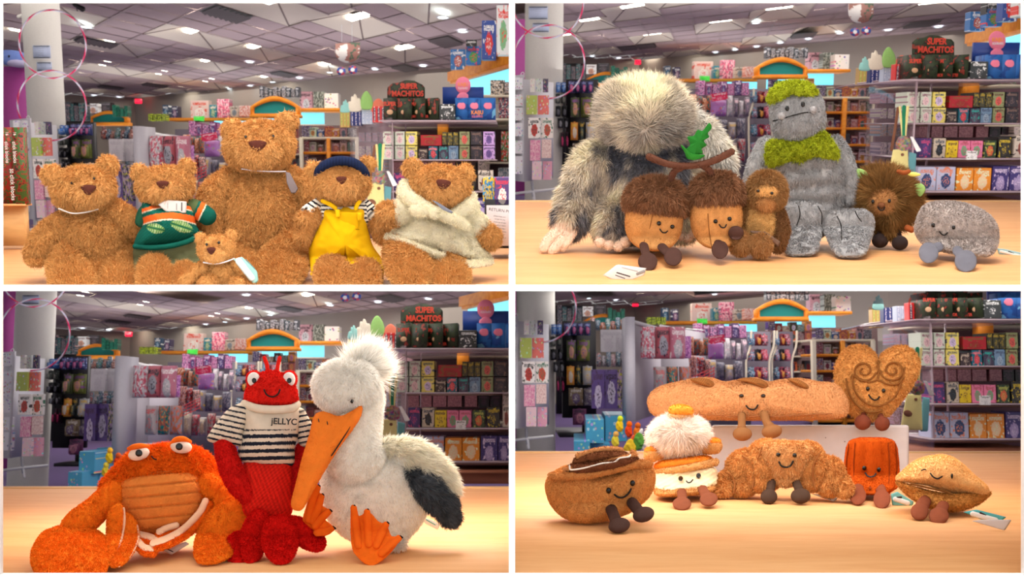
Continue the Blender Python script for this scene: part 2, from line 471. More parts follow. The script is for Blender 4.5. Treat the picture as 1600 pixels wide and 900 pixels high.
struct_box('trim_1', (-4, 1.98, CAMZ+zo), (4, 2.0, CAMZ+zo+1.5), PW)
struct_box('trim_2', (-4, 1.98, CAMZ-zo-1.5), (4, 2.0, CAMZ-zo), PW)
struct_box('trim_3', (-4, 1.98, CAMZ-zo), (-xo, 2.0, CAMZ+zo), PW)
struct_box('trim_4', (xo, 1.98, CAMZ-zo), (4, 2.0, CAMZ+zo), PW)

# ---------------------------------------------------------------- shop shell, one per picture
CEILM = flat('ceiling_tile', (194, 174, 178), .9, .15, 40)
COFFM = flat('coffer_panel', (236, 226, 212), .8)
GRIDM = flat('ceiling_grid', (180, 160, 164), .6)
GRIDD = flat('coffer_rib', (140, 124, 122), .7)
WALLM = flat('wall_paint', (168, 158, 148), .8)
CARPET = flat('purple_carpet', (84, 62, 110), 1.0, .6, 300)
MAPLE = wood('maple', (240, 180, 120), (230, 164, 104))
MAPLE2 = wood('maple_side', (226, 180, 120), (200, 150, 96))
ORANGEW = wood('orange_wood', (248, 162, 48), (228, 130, 34))
TEAL = flat('teal_panel', (0, 150, 150), .6)
MAGENTA = flat('magenta_paint', (196, 84, 168), .6)
GREYW = flat('column_paint', (226, 222, 214), .6)
LAMPM, *_ = newmat('lamp_glow', .5, (255, 255, 255), emit=(255, 246, 226), estr=9)
SPOTM, *_ = newmat('spot_glow', .5, (255, 255, 255), emit=(220, 244, 255), estr=3)
CYANM, *_ = newmat('lit_sky_band', .5, (120, 210, 235), emit=(112, 214, 238), estr=.75)
EXITM, *_ = newmat('exit_glow', .5, (200, 10, 40), emit=(255, 20, 60), estr=1.3)
VENTM = flat('vent_metal', (96, 86, 88), .6)
DARK = flat('dark_metal', (30, 28, 32), .5)
STEEL = flat('light_steel', (196, 196, 202), .35, metal=.3)
GREYB = flat('grey_board', (200, 196, 204), .6)
def glass(name, c, a):
    m, N, L, b = newmat(name, .08, c, alpha=a, spec=.6); return m
ACRYL = glass('acrylic', (225, 205, 214), .16)
ACRYLE = glass('acrylic_edge', (205, 180, 190), .75)

def world_mat(p, loc, rz=0, sc=(1, 1, 1), rx=0):
    return Matrix.Translation((0, 0, CAMZ)) @ p.M @ Matrix.Translation(tuple(loc)) @ Matrix.Rotation(rz, 4, 'Z') @ Matrix.Rotation(rx, 4, 'X') @ Matrix.Diagonal((*sc, 1))
def lmesh(p, name, V, Fc, mat, kind='structure', parent=None, smooth=False, clip=True):
    """mesh given in a shop's own axes, cut at the partitions"""
    W = p.world(np.asarray(V, float))
    me = mk(name, W, Fc, mat, None, smooth)
    if clip and (~in_cell(p, W)).any(): bisect(me, p)
    if len(me.polygons) == 0: bpy.data.meshes.remove(me); return None
    o = link(name, me)
    if parent is not None:
        me.transform(parent.matrix_basis.inverted()); o.parent = parent
    elif kind: o['kind'] = kind
    return o
def quad(a, b, c, d): return np.array([a, b, c, d], float), [np.array([[0, 1, 2, 3]])]
def bxg(lo, hi):
    lo, hi = np.minimum(lo, hi), np.maximum(lo, hi)
    c = np.array([[i, j, k] for i in (0, 1) for j in (0, 1) for k in (0, 1)], float)*(hi-lo)+lo
    return c, [np.array([[0, 1, 3, 2], [4, 6, 7, 5], [0, 4, 5, 1], [2, 3, 7, 6], [0, 2, 6, 4], [1, 5, 7, 3]])]
TH = math.radians(-29); TILE = .56; SQ = 2.8      # ceiling tiles lie diagonally
E1 = np.array([math.cos(TH), math.sin(TH)]); E2 = np.array([-math.sin(TH), math.cos(TH)])
def uv2l(a, b, z=CEIL):
    q = a*TILE*E1+b*TILE*E2; return np.array([q[0], q[1]*SQ, z])
def l2uv(l):
    q = np.array([l[0], l[1]/SQ]); return q @ E1/TILE, q @ E2/TILE

COFFERS = [(290, 52), (198, 78), (560, 46), (633, 78), (320, 103), (412, 80), (500, 104), (250, 122), (408, 124), (340, 133), (232, 152), (284, 144), (140, 105), (120, 124), (52, 60), (165, 142), (560, -20), (430, 22), (660, 8), (100, 20)]
SPOTS = [(134, 42), (692, 27), (723, 49), (661, 103), (586, 108), (515, 113), (468, 122), (426, 128), (391, 134), (390, 97), (147, 149), (186, 152), (359, 139), (330, 143)]
VENTS = [(155, 67, .5), (388, 26, .7), (688, 66, .8), (617, 103, .7), (450, 117, .6), (230, 130, .6), (195, 138, .5)]
MAPS = {
    'far': dict(TL=(.95, 0, 1, 0), TR=(1, 0, 1, 0), BL=(1, 0, 1, 0), BR=(1.02, 0, 1.02, 0)),
    'col': dict(TL=(.92, 0, 1, 0), TR=(1, 3, 1, 0), BL=(1, 0, 1, 0), BR=(1.03, -1, 1, 0)),
    'left': dict(TL=(.86, -16, .95, 1), TR=(1, 0, 1, -7), BL=(1, 0, 1, 0), BR=(1.05, 3, 1.05, -9)),
    'gon': dict(TL=(.95, 11, 1, 5), TR=(1, 0, 1, 0), BL=(1, 0, 1, 0), BR=(1.03, 6, 1, -14)),
    'pack': dict(TL=(.9, 5, .98, -7), TR=(1, 0, 1, 0), BL=(1, 0, 1, 0), BR=(1.1, 7, 1.05, -12)),
    'mid': dict(TL=(.97, -2, 1, 0), TR=(1.03, 7, 1, -2), BL=(1, 0, 1, 0), BR=(1.03, 7, 1, -1)),
    'near': dict(TL=(.89, 11, .89, 10), TR=(1, 2, .99, 5), BL=(1, 0, 1, 0), BR=(1, 27, 1.06, 0)),
}
def mp(p, cls, x, y):
    sx, ox, sy, oy = MAPS[cls][p.key]
    return p.ex+ox+sx*(x-200), p.ey+oy+sy*(y-522)
def tl2p(p, x, y):            # a far point read in the first picture
    sx = MAPS['far'][p.key][0]/.95
    return p.ex+(x-215)*sx, p.ey+(y-158)
WALLPTS = [(-420, 33), (-300, 35), (0, 39.5), (390, 28.5), (500, 27), (900, 24)]
def wall_d(off): return float(np.interp(off, [a for a, _ in WALLPTS], [b for _, b in WALLPTS]))

ANCH_FRONT = dict(TL='under the six teddy bears', TR='under the yeti, acorns and pebble', BL='under the crab, lobster and pelican', BR='under the bread and pastry toys')
FAREDGE = dict(TL=373, TR=313, BL=760, BR=705)
def shell(p):
    # floor, ceiling of separate tiles with openings, walls
    lmesh(p, 'floor', *quad((-22, 3, FLOOR), (22, 3, FLOOR), (22, 44, FLOOR), (-22, 44, FLOOR)), CARPET)
    cells = set(); cof = []
    for x, y in COFFERS:
        X, Y = tl2p(p, x, y)
        r = p.ray(X, Y)
        if r[2] <= .04: continue
        l = r*(CEIL/r[2]); a, b = l2uv(l); a, b = round(a-1), round(b-1)
        if any((a+i, b+j) in cells for i in (0, 1) for j in (0, 1)): continue
        cells |= {(a+i, b+j) for i in (0, 1) for j in (0, 1)}; cof.append((a, b))
    V, Q, G = [], [], []
    for a in range(-60, 61):
        for b in range(-60, 61):
            if (a, b) in cells: continue
            c = [uv2l(a, b), uv2l(a+1, b), uv2l(a+1, b+1), uv2l(a, b+1)]
            m = sum(c)/4
            if not (7 < m[1] < 44 and abs(m[0]) < 20): continue
            o = len(V); g = .03
            V += [uv2l(a+g, b+g), uv2l(a+1-g, b+g), uv2l(a+1-g, b+1-g), uv2l(a+g, b+1-g)]; Q.append([o, o+1, o+2, o+3])
            o = len(V); z = CEIL-.012
            for (s0, t0, s1, t1) in ((0, 0, 1, 0), (0, 0, 0, 1)):
                o = len(V); e = .035
                if t1 == 0: V += [uv2l(a, b-e, z), uv2l(a+1, b-e, z), uv2l(a+1, b+e, z), uv2l(a, b+e, z)]
                else: V += [uv2l(a-e, b, z), uv2l(a+e, b, z), uv2l(a+e, b+1, z), uv2l(a-e, b+1, z)]
                G.append([o, o+1, o+2, o+3])
    V = np.array(V)
    def sub(Qs): 
        Qs = np.array(Qs); u, inv = np.unique(Qs, return_inverse=True); return V[u], [inv.reshape(Qs.shape)]
    lmesh(p, 'ceiling', *sub(Q), CEILM)
    lmesh(p, 'ceiling', *sub(G), GRIDM)
    lmesh(p, 'ceiling', *quad((-22, 3, CEIL+.5), (22, 3, CEIL+.5), (22, 44, CEIL+.5), (-22, 44, CEIL+.5)), CEILM)
    yh = p.yh
    pts = []
    for off, D in WALLPTS:
        q = p.at(p.ex+off*MAPS['far'][p.key][0], yh, D); pts.append(q)
    for i, (a, b) in enumerate(zip(pts[:-1], pts[1:])):
        lmesh(p, 'wall_back' if i < 3 else 'wall_side', *quad((a[0], a[1], FLOOR), (b[0], b[1], FLOOR), (b[0], b[1], CEIL), (a[0], a[1], CEIL)), WALLM)
    # coffers with their lamps
    for k, (a, b) in enumerate(cof):
        c = [uv2l(a, b), uv2l(a+2, b), uv2l(a+2, b+2), uv2l(a, b+2)]
        m = sum(c)/4
        Wc = p.world(np.array(c))
        if not in_cell(p, Wc, .05).all(): continue
        top = [m+(q-m)*.2+np.array([0, 0, .2]) for q in c]
        r = link('ceiling_light', None, loc=p.world(m).tolist())
        near = m[1]
        tag(r, ORD[k]+' nearest sloped ceiling light above the '+p.anchor, 'ceiling light', 'recessed lights over the '+p.anchor)
        V8 = np.array(c+top); e = V8
        lmesh(p, 'reflector', e, [np.array([[0, 1, 5, 4], [1, 2, 6, 5], [2, 3, 7, 6], [3, 0, 4, 7]])], COFFM, None, r)
        for a_, b_ in zip(c, top):                           # hips between the sloping panels
            lmesh(p, 'rib', *limb([a_, b_], [.018, .018], nu=6, seg=3, cap=False), GRIDD, None, r)
        d = np.array([E1[0], E1[1]*SQ, 0]); d /= np.linalg.norm(d)
        u = uv2l(1, 0, 0)*.42; v = uv2l(0, 1, 0)*.10; t = m+np.array([0, 0, .13])
        lmesh(p, 'lamp', np.array([t-u-v, t+u-v, t+u+v, t-u+v, t-u-v+[0, 0, .05], t+u-v+[0, 0, .05], t+u+v+[0, 0, .05], t-u+v+[0, 0, .05]]), [np.array([[0, 1, 2, 3], [4, 5, 6, 7], [0, 1, 5, 4], [2, 3, 7, 6], [1, 2, 6, 5], [3, 0, 4, 7]])], LAMPM, None, r)
    th = np.arange(20)/20*2*math.pi
    for k, (x, y) in enumerate(SPOTS):
        X, Y = tl2p(p, x, y); rr = p.ray(X, Y)
        if rr[2] < .03 or not (p.b[0]+4 < X < p.b[2]-4 and p.b[1]+3 < Y < p.b[3]): continue
        c = rr*((CEIL-.02)/rr[2])
        r = link('downlight', None, loc=p.world(c).tolist())
        tag(r, ORD[k]+' round downlight in the ceiling above the '+p.anchor, 'downlight', 'downlights over the '+p.anchor)
        ring = np.column_stack([np.cos(th), np.sin(th)*SQ*.8, 0*th])
        lmesh(p, 'lens', np.vstack([c+ring*.085, [c]]), [np.array([[i, (i+1) % 20, 20] for i in range(20)])], SPOTM, None, r)
        lmesh(p, 'rim', np.vstack([c+ring*.085-[0, 0, .012], c+ring*.115-[0, 0, .005]]), [np.array([[i, (i+1) % 20, 20+(i+1) % 20, 20+i] for i in range(20)])], WHITE, None, r)
    for k, (x, y, sz) in enumerate(VENTS):
        X, Y = tl2p(p, x, y); rr = p.ray(X, Y)
        if rr[2] < .03 or not (p.b[0]+6 < X < p.b[2]-6 and p.b[1]+5 < Y < p.b[3]): continue
        a, b = l2uv(rr*((CEIL-.02)/rr[2])); a, b = math.floor(a), math.floor(b); Vv, Qq = [], []
        for j in range(7):
            t0, t1 = .06+j*.13, .06+j*.13+.085
            o = len(Vv); Vv += [uv2l(a+.06, b+t0, CEIL-.03), uv2l(a+.94, b+t0, CEIL-.03), uv2l(a+.94, b+t1, CEIL-.06), uv2l(a+.06, b+t1, CEIL-.06)]; Qq.append([o, o+1, o+2, o+3])
        r = link('ceiling_vent', None, loc=p.world(uv2l(a+.5, b+.5)).tolist())
        tag(r, ORD[k]+' dark slatted air vent in the ceiling above the '+p.anchor, 'vent', 'air vents over the '+p.anchor)
        lmesh(p, 'slat', np.array(Vv), [np.array(Qq)], VENTM, None, r)
        lmesh(p, 'backing', *quad(uv2l(a+.02, b+.02, CEIL-.016), uv2l(a+.98, b+.02, CEIL-.016), uv2l(a+.98, b+.98, CEIL-.016), uv2l(a+.02, b+.98, CEIL-.016)), DARK, None, r)
    # counter
    Df = p.onplane(p.ex, FAREDGE[p.key], COUNTER)[1]
    r = link('wooden_counter', None, loc=p.world((p.at((p.b[0]+p.b[2])/2, p.yh, 2.6)[0], 2.6, COUNTER)).tolist())
    tag(r, 'pale maple shop counter '+ANCH_FRONT[p.key], 'counter')
    e = .028
    xa, xb = (-4, 4)
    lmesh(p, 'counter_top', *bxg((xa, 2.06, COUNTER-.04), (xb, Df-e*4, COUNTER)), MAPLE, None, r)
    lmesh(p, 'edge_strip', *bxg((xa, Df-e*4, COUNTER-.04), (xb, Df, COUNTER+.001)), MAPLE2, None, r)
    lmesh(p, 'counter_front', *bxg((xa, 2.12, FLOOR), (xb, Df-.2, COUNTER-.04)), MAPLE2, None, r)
    # area lights: the shop's ceiling lamps, then added fill and key lamps
    def lamp(x, y, z, sx, sy, en, rz=0):
        W = p.world((x, y, z)); area(W.tolist(), sx, en, sy=sy, rot=(p.phi, 0, 0))
    xc = p.at((p.b[0]+p.b[2])/2, yh, 1)[0]
    for D, en in ((9, 44 if p.top else 80), (16, 95 if p.top else 150), (25, 160 if p.top else 220), (34, 170)):
        zt = CEIL-.1
        if not p.top:
            zt = min(zt, (-.15-D*p.R[2, 1])/p.R[2, 2])
        lamp(xc*D, D, zt, .42*D, 5, en)
    for D, en in ((13, 32), (20, 55), (29, 90)):          # added upward fill that brightens the ceiling; no such fixtures in the shop
        W = p.world((xc*D, D, .75)); area(W.tolist(), .4*D, en, sy=4, rot=(math.pi+p.phi, 0, 0), color=(1, .95, .93))
    if p.top: lamp(xc*2.9, 2.9, 1.7, 1.5, 1.5, 28); lamp(xc*4.8, 4.8, 1.9, 2.2, 1.6, 30)  # added key lamps, unseen, hung below the ceiling to brighten toys and counter
    else:
        zt = (-.03-2.9*p.R[2, 1])/p.R[2, 2]; lamp(xc*2.9, 2.75, zt, 2.0, 1.7, 28.0 if p is BL else 20.0)  # added key lamp, unseen beneath the divider, to brighten the toys
        zt = (-.04-4.6*p.R[2, 1])/p.R[2, 2]; lamp(xc*4.6, 4.6, zt, 2.0, 1.6, 11)  # added lamp, also unseen there, lifting the back of the counter

ORD = ['first', 'second', 'third', 'fourth', 'fifth', 'sixth', 'seventh', 'eighth', 'ninth', 'tenth', 'eleventh', 'twelfth', 'thirteenth', 'fourteenth', 'fifteenth', 'sixteenth', 'seventeenth', 'eighteenth', 'nineteenth', 'twentieth', 'last']
for p in PANELS: shell(p)

# ---------------------------------------------------------------- goods
def unit_box():
    bm = bmesh.new(); bmesh.ops.create_cube(bm, size=1)
    bmesh.ops.bevel(bm, geom=bm.edges[:], offset=.02, segments=1, affect='EDGES')
    me = bpy.data.meshes.new('carton'); bm.to_mesh(me); bm.free(); return me
def unit_bag():
    """hanging pack: flat header card with a bulging pouch below"""
    V, Fc = join((lambda v: (np.column_stack([v[0][:, 0], v[0][:, 2], v[0][:, 1]]), v[1]))(pillow([(-.5, -.42), (.5, -.42), (.5, .38), (.46, .5), (-.46, .5), (-.5, .38)], 0, .5, .1, n=28, rings=5, sharp=True)), 
                 bxg((-.5, -.08, .2), (.5, .05, .5)))
    V[:, 1] *= -1; V = V.copy(); V[:, 2] *= 1
    v1 = V
    return mk('bag', v1, Fc, None, None, True)
def unit_card():
    """carded pack: backing card with hang tab and a clear raised blister"""
    V, Fc = join(bxg((-.5, .2, -.5), (.5, .5, .46)), bxg((-.12, .2, .44), (.12, .4, .5)), bxg((-.36, -.5, -.42), (.36, .22, .1)))
    return mk('card', V, Fc, None, None, False)
UNIT = {}
def unit(shape, style):
    k = (shape, style)
    if k not in UNIT:
        me = {'box': unit_box, 'bag': unit_bag, 'card': unit_card}[shape](); me.materials.append(PK[style]) if not me.materials else None; UNIT[k] = me
    return UNIT[k]
# what the toys hide, per picture (pixels)
OCC = dict(
    TL=[(82, 262, 205, 450), (215, 262, 300, 450), (355, 192, 455, 450), (495, 255, 575, 450), (640, 270, 730, 450)],
    TR=[(935, 125, 1080, 450), (980, 250, 1155, 450), (1210, 150, 1285, 330), (1200, 230, 1320, 400), (1345, 280, 1425, 400)],
    BL=[(390, 590, 460, 800), (345, 670, 450, 740), (495, 570, 590, 800), (195, 705, 320, 900), (560, 700, 690, 860)],
    BR=[(1025, 600, 1310, 660), (1320, 560, 1425, 650), (1120, 660, 1410, 760), (1025, 655, 1100, 720)])
def hidden(p, x0, y0, x1, y1):
    return any(x0 > a and x1 < c and y0 > b and y1 < d for a, b, c, d in OCC[p.key])
COUNTEDGE = dict(TL=372, TR=312, BL=760, BR=704)
def item(p, name, label, cat, rect, D, dep, style='figure', col=(200, 200, 200), tint=(255, 255, 255), ink=(40, 40, 40), shape='box', yaw=0, group=None, tilt=0):
    x0, y0, x1, y1 = rect
    b = p.b
    if p.left: x1 = min(x1, b[2]+2)
    else: x0 = max(x0, b[0]-2)
    if p.top: y1 = min(y1, b[3]+2)
    else: y0 = max(y0, b[1]-2)
    if x1-x0 < 3 or y1-y0 < 3 or x1 < b[0]+1 or x0 > b[2]-1 or y1 < b[1]+1 or y0 > COUNTEDGE[p.key]: return None
    if hidden(p, x0, y0, x1, y1): return None
    a = p.at(x0, (y0+y1)/2, D); c = p.at(x1, (y0+y1)/2, D); t = p.at((x0+x1)/2, y0, D); u = p.at((x0+x1)/2, y1, D)
    wd, ht = c[0]-a[0], t[2]-u[2]; m = np.array([(a[0]+c[0])/2, D+dep/2, (t[2]+u[2])/2])
    o = link(name, unit(shape, style))
    o.matrix_world = world_mat(p, m, yaw, (wd, dep, ht), 0)
    if tilt: o.matrix_world = world_mat(p, m, yaw, (1, 1, 1)) @ Matrix.Rotation(tilt, 4, 'Y') @ Matrix.Diagonal((wd, dep, ht, 1))
    o.color = lin4(col); o['tint'] = list(lin(tint)); o['ink'] = list(lin(ink))
    tag(o, label, cat, group); return o
_r = random.Random(5)
def jit(c, a=14, r=_r): return tuple(max(0, min(255, v+r.randint(-a, a))) for v in c)
def row(p, cls, xs, y0, y1, D, name, core, cat, dep=.15, styles='figure', cols=None, tints=None, inks=None, shape='box', group=None, gap=.8, yaw=0, same=False, wob=0):
    """xs: list of (x0,x1) or (start,end,n), canonical pixels"""
    if isinstance(xs, tuple):
        s, e, n = xs; xs = [(s+(e-s)*i/n, s+(e-s)*(i+1)/n) for i in range(n)]
    cols = cols or [(200, 200, 200)]; tints = tints or [(240, 240, 240)]; inks = inks or [(40, 40, 50)]
    styles = [styles] if isinstance(styles, str) else styles
    k = 0
    for i, (a, b) in enumerate(xs):
        dy = ((i*7) % 5-2)*wob; X0, Y0 = mp(p, cls, a, y0+dy); X1, Y1 = mp(p, cls, b, y1)
        lab = (core if same else f"{core}, {ORD[i]} from the left,") + f" behind the {p.anchor}"
        if len(lab.replace('-', ' ').split()) > 15: lab = (core if same else f"{ORD[i]} {core}") + f" behind the {p.anchor}"
        item(p, name, lab, cat, (X0+gap/2, Y0, X1-gap/2, Y1), D+((i*5) % 3)*.04, dep, styles[i % len(styles)], cols[i % len(cols)], tints[i % len(tints)], inks[i % len(inks)], shape, yaw, f"{group or core} behind the {p.anchor}")
def board(p, cls, name, label, cat, x0, y0, x1, y1, D0, D1=None, dep=.4, mat=None, parent=None, kind=None, raw=False):
    """a flat-fronted board whose front runs from (x0) at depth D0 to (x1) at depth D1"""
    D1 = D1 or D0
    if raw: X0, Y0, X1, Y1 = x0, y0, x1, y1
    else: (X0, Y0), (X1, Y1) = mp(p, cls, x0, y0), mp(p, cls, x1, y1)
    at0, ab0 = p.at(X0, Y0, D0), p.at(X0, Y1, D0)
    at1 = p.at(X1, Y0, D1)
    s = lambda q, y: np.array([q[0], q[1]+y, q[2]])
    f1x = at1[0]; b = lambda z, y, x, D: np.array([x, D+y, z])
    V = np.array([b(ab0[2], 0, at0[0], D0), b(ab0[2], 0, f1x, D1), b(at0[2], 0, f1x, D1), b(at0[2], 0, at0[0], D0),
                  b(ab0[2], dep, at0[0], D0), b(ab0[2], dep, f1x, D1), b(at0[2], dep, f1x, D1), b(at0[2], dep, at0[0], D0)])
    Q = [np.array([[0, 1, 2, 3], [5, 4, 7, 6], [4, 0, 3, 7], [1, 5, 6, 2], [3, 2, 6, 7], [4, 5, 1, 0]])]
    o = lmesh(p, name, V, Q, mat or GREYB, kind, parent)
    if o and label: tag(o, label, cat)
    return o
def root(p, name, label, cat, x, y, D, cls=None, group=None):
    if cls: x, y = mp(p, cls, x, y)
    r = link(name, None, loc=p.wat(x, y, D).tolist()); tag(r, label, cat, group); return r
def lettering(name, c):
    tmp = bpy.data.objects.new('tmp', c); COL.objects.link(tmp)
    me = bpy.data.meshes.new_from_object(tmp.evaluated_get(bpy.context.evaluated_depsgraph_get()))
    bpy.data.objects.remove(tmp); bpy.data.curves.remove(c)
    return link(name, me)
def text(p, s, x, y, D, h, mat, parent, cls=None, font_w=1.0, name='lettering', rz=0, off=.012, rot=0, bold=.0):
    """writing whose baseline centre is at the pixel; h = cap height in pixels"""
    if cls: x, y = mp(p, cls, x, y)
    c = bpy.data.curves.new(name, 'FONT'); c.body = s; c.resolution_u = 3; c.align_x = 'CENTER'; c.align_y = 'CENTER'
    c.size = h*D/F/.7; c.extrude = .002; c.offset = bold*c.size
    c.materials.append(mat)
    o = lettering(name, c)
    l = p.at(x, y, D)+np.array([0, -off, 0])
    M4 = world_mat(p, l, rz) @ Matrix.Rotation(math.pi/2, 4, 'X') @ Matrix.Rotation(rot, 4, 'Z') @ Matrix.Diagonal((font_w, 1, 1, 1))
    if parent is not None:
        o.parent = parent; o.matrix_basis = parent.matrix_basis.inverted() @ M4
    else: o.matrix_basis = M4
    return o
NOTEP = flat('notice_blue_white', (206, 218, 246), .5); RED = flat('print_red', (226, 62, 34), .5); ORNG = flat('print_orange', (250, 150, 60), .5); BLACKP = flat('print_black', (25, 22, 25), .6)
WHITEP = flat('print_white', (245, 240, 240), .5); PINKP = flat('print_pink', (245, 130, 160), .5); GREENB = flat('dark_green_card', (52, 66, 34), .5)
BLUEB = flat('blue_card', (30, 66, 150), .4); CREAM = flat('cream_shelf', (232, 220, 196), .6)

def shop(p):
    A = p.anchor; key = p.key
    # column
    X0, Y0 = mp(p, 'col', 20, 455); X1, _ = mp(p, 'col', 79, 455)
    D = 14.5; a = p.at(X0, p.yh, D); b = p.at(X1, p.yh, D); cx, rr = (a[0]+b[0])/2, (b[0]-a[0])/2
    th = np.arange(48)/48*2*math.pi
    ring = np.column_stack([cx+rr*np.cos(th), D+rr*np.sin(th)])
    V = np.concatenate([np.column_stack([ring, np.full(48, z)]) for z in (FLOOR, CEIL)])
    o = lmesh(p, 'column', V, [np.array([[i, (i+1) % 48, 48+(i+1) % 48, 48+i] for i in range(48)])], GREYW, 'structure', smooth=True)
    # notices on the column
    for i, (x0, y0, x1, y1) in enumerate([(51, 71, 78, 91), (57, 97, 80, 111)]):
        q0 = (p.ex+(x0-215)*1.03+(0 if key == 'TL' else -2), p.ey+y0-158); q1 = (p.ex+(x1-215)*1.03, p.ey+y1-158)
        if key == 'TL': q0, q1 = (x0, y0), (x1, y1)
        if q0[1] < p.b[1]+1 or key in ('BR', 'BL') and i == 0: continue
        if key == 'BR': continue
        r = root(p, 'notice', f"{['upper', 'lower'][i]} white notice with small print taped on the column by the {A}", 'notice', q0[0], q1[1], D-rr-.02, group='notices on the column')
        board(p, None, 'paper', None, None, q0[0], q0[1], q1[0], q1[1], D-rr-.02, dep=.01, mat=NOTEP, parent=r, raw=True)
        for yy in (q0[1]+1, q1[1]-1): board(p, None, 'border', None, None, q0[0]+1, yy-.5, q1[0]-1, yy+.5, D-rr-.03, dep=.005, mat=BLACKP, parent=r, raw=True)
        for j in range(4):
            yy = q0[1]+3+j*(q1[1]-q0[1]-5)/4
            text(p, ['no food or drink', 'please ask', 'thank you', 'play nicely'][j] if False else '. - - . - - .', (q0[0]+q1[0])/2, yy+1, D-rr-.03, 1.8, BLACKP, r)
    # magenta fixture with a blue whale plush on top
    mx0, my0, mx1, my1 = {'TL': (-12, 104, 52, 340), 'TR': (795, 30, 825, 305), 'BL': (-2, 450, 25, 735), 'BR': (795, 450, 811, 700)}[key]
    board(p, None, 'display_wall', f'magenta display end panel beside the column near the {A}', 'display wall', mx0, my0, mx1, my1, 16, dep=.4, mat=MAGENTA, raw=True)
    if key == 'TL':
        D_ = p.at(0, 100, 15.6)
        wt = Toy(p, 'whale_plush', 'blue whale soft toy lying on the magenta display panel', 'soft toy', 22, 104, D=15.9)
        wt.add('body', blob((20, 91, 0), (27, 12, 14), p=2.2, rot=8), (120, 144, 214), disp=.6)
        wt.add('belly', blob((26, 97, 3), (22, 8, 12), rot=10), (196, 190, 226), disp=.6)
        wt.eye(14, 88, 13, 1.6)
        wt.add('fin', blob((44, 92, 5), (8, 3, 4), rot=25), (120, 144, 214))
    # striped hoops hanging by the column
    def hoop(cx, cy, r, D, nm, lab, n=10):
        V, Q, O = [], [], 0
        c = p.at(cx, cy, D); rw = r*D/F; rt = max(1.4*D/F, .01)
        V, Fc = limb([(cx, cy-r, 0), (cx+r, cy, 0), (cx, cy+r, 0), (cx-r, cy, 0), (cx, cy-r, 0)], [1]*5, nu=8, seg=8, cap=False)
        N = 72; th = np.arange(N)/N*2*math.pi; ph = np.arange(8)/8*2*math.pi
        P = np.stack([c[0]+(rw+rt*np.cos(ph)[None, :])*np.cos(th)[:, None], c[1]+rt*np.sin(ph)[None, :]+0*th[:, None], c[2]+(rw+rt*np.cos(ph)[None, :])*np.sin(th)[:, None]], -1).reshape(-1, 3)
        W = p.world(P); Fq = np.array([[i*8+j, i*8+(j+1) % 8, ((i+1) % N)*8+(j+1) % 8, ((i+1) % N)*8+j] for i in range(N) for j in range(8)])
        tt = np.repeat(th, 8)*n/math.pi+np.tile(ph, N)/math.pi
        s = (tt % 2) < 1; C = np.where(s[:, None], np.array(lin((232, 60, 110))), np.array(lin((225, 228, 245))))
        me = mk(nm, W, [Fq], FELT, C)
        if (~in_cell(p, W)).any(): bisect(me, p)
        if len(me.polygons) == 0: return
        me.transform(Matrix.Translation(-Vector(p.world(c)))); o = link(nm, me, loc=p.world(c).tolist()); tag(o, lab, 'hoop', f'striped hoops by the {A}')
    hc = {'TL': ((82, 69, 51), (81, 165, 53)), 'TR': ((856, 2, 54), (857, 97, 55)), 'BL': ((56, 426, 54), (53, 523, 56)), 'BR': ((833, 382, 56), (845, 480, 55))}[key]
    for (x, y, r), nm in zip(hc, ('upper', 'lower')):
        if y+r < p.b[1]+6: continue
        hoop(x, y, r, 12.5, 'hula_hoop', f'{nm} pink and white striped hoop hanging by the column near the {A}')
    # security camera and hanging signs
    if key == 'TL':
        r = root(p, 'security_camera', 'black security camera hanging from the ceiling beside the column', 'camera', 122, 8, 16)
        lmesh(p, 'camera_body', *(lambda v: (np.array([p.at(q[0], q[1], 16+q[2]/100) for q in v[0]]), v[1]))(limb([(116, 7), (129, 14)], [3, 4.5], nu=14, seg=8)), DARK, None, r, True)
        lmesh(p, 'bracket', *(lambda v: (np.array([p.at(q[0], q[1], 16+q[2]/100) for q in v[0]]), v[1]))(limb([(104, 5), (116, 7), (121, 17)], [.8]*3, nu=8, seg=10)), DARK, None, r, True)
        r = root(p, 'security_camera', 'pale security camera mounted on the outer side of the column', 'camera', 34, 24, 14.5)
        lmesh(p, 'camera_body', *(lambda v: (np.array([p.at(q[0], q[1], 14.5+q[2]/100) for q in v[0]]), v[1]))(limb([(29, 26), (40, 23)], [3, 3], nu=14, seg=8)), GREYW, None, r, True)
        lmesh(p, 'bracket', *(lambda v: (np.array([p.at(q[0], q[1], 14.5+q[2]/100) for q in v[0]]), v[1]))(limb([(40, 23), (49, 22)], [1, 1], nu=8, seg=6)), GREYW, None, r, True)
    HS = {'TL': (543, 66, 85, 98), 'TR': (1346, 4, 22, 36), 'BL': None, 'BR': None}[key]
    if HS:
        x, y0, ym, y1 = HS; D = 17
        r = root(p, 'hanging_sign', f'half-round picture sign hanging from the ceiling above the {A}', 'sign', x, y0, D)
        a = np.linspace(0, math.pi, 18)
        O = [(x-19, y0+2)]+[(x-19*math.cos(t), ym-3+(y1-ym+3)*math.sin(t)) for t in a]+[(x+19, y0)]
        O = np.array(O); fr = np.array([p.at(q[0], q[1], D) for q in O]); n = len(O)
        V = np.concatenate([fr, fr+[0, .05, 0]])
        me_o = lmesh(p, 'sign_face', V, [np.array([[i, (i+1) % n, n+(i+1) % n, n+i] for i in range(n)]), np.array([[0, i+1, i] for i in range(1, n-1)]), np.array([[n, n+i, n+i+1] for i in range(1, n-1)])], BUSYSIGN, None, r)
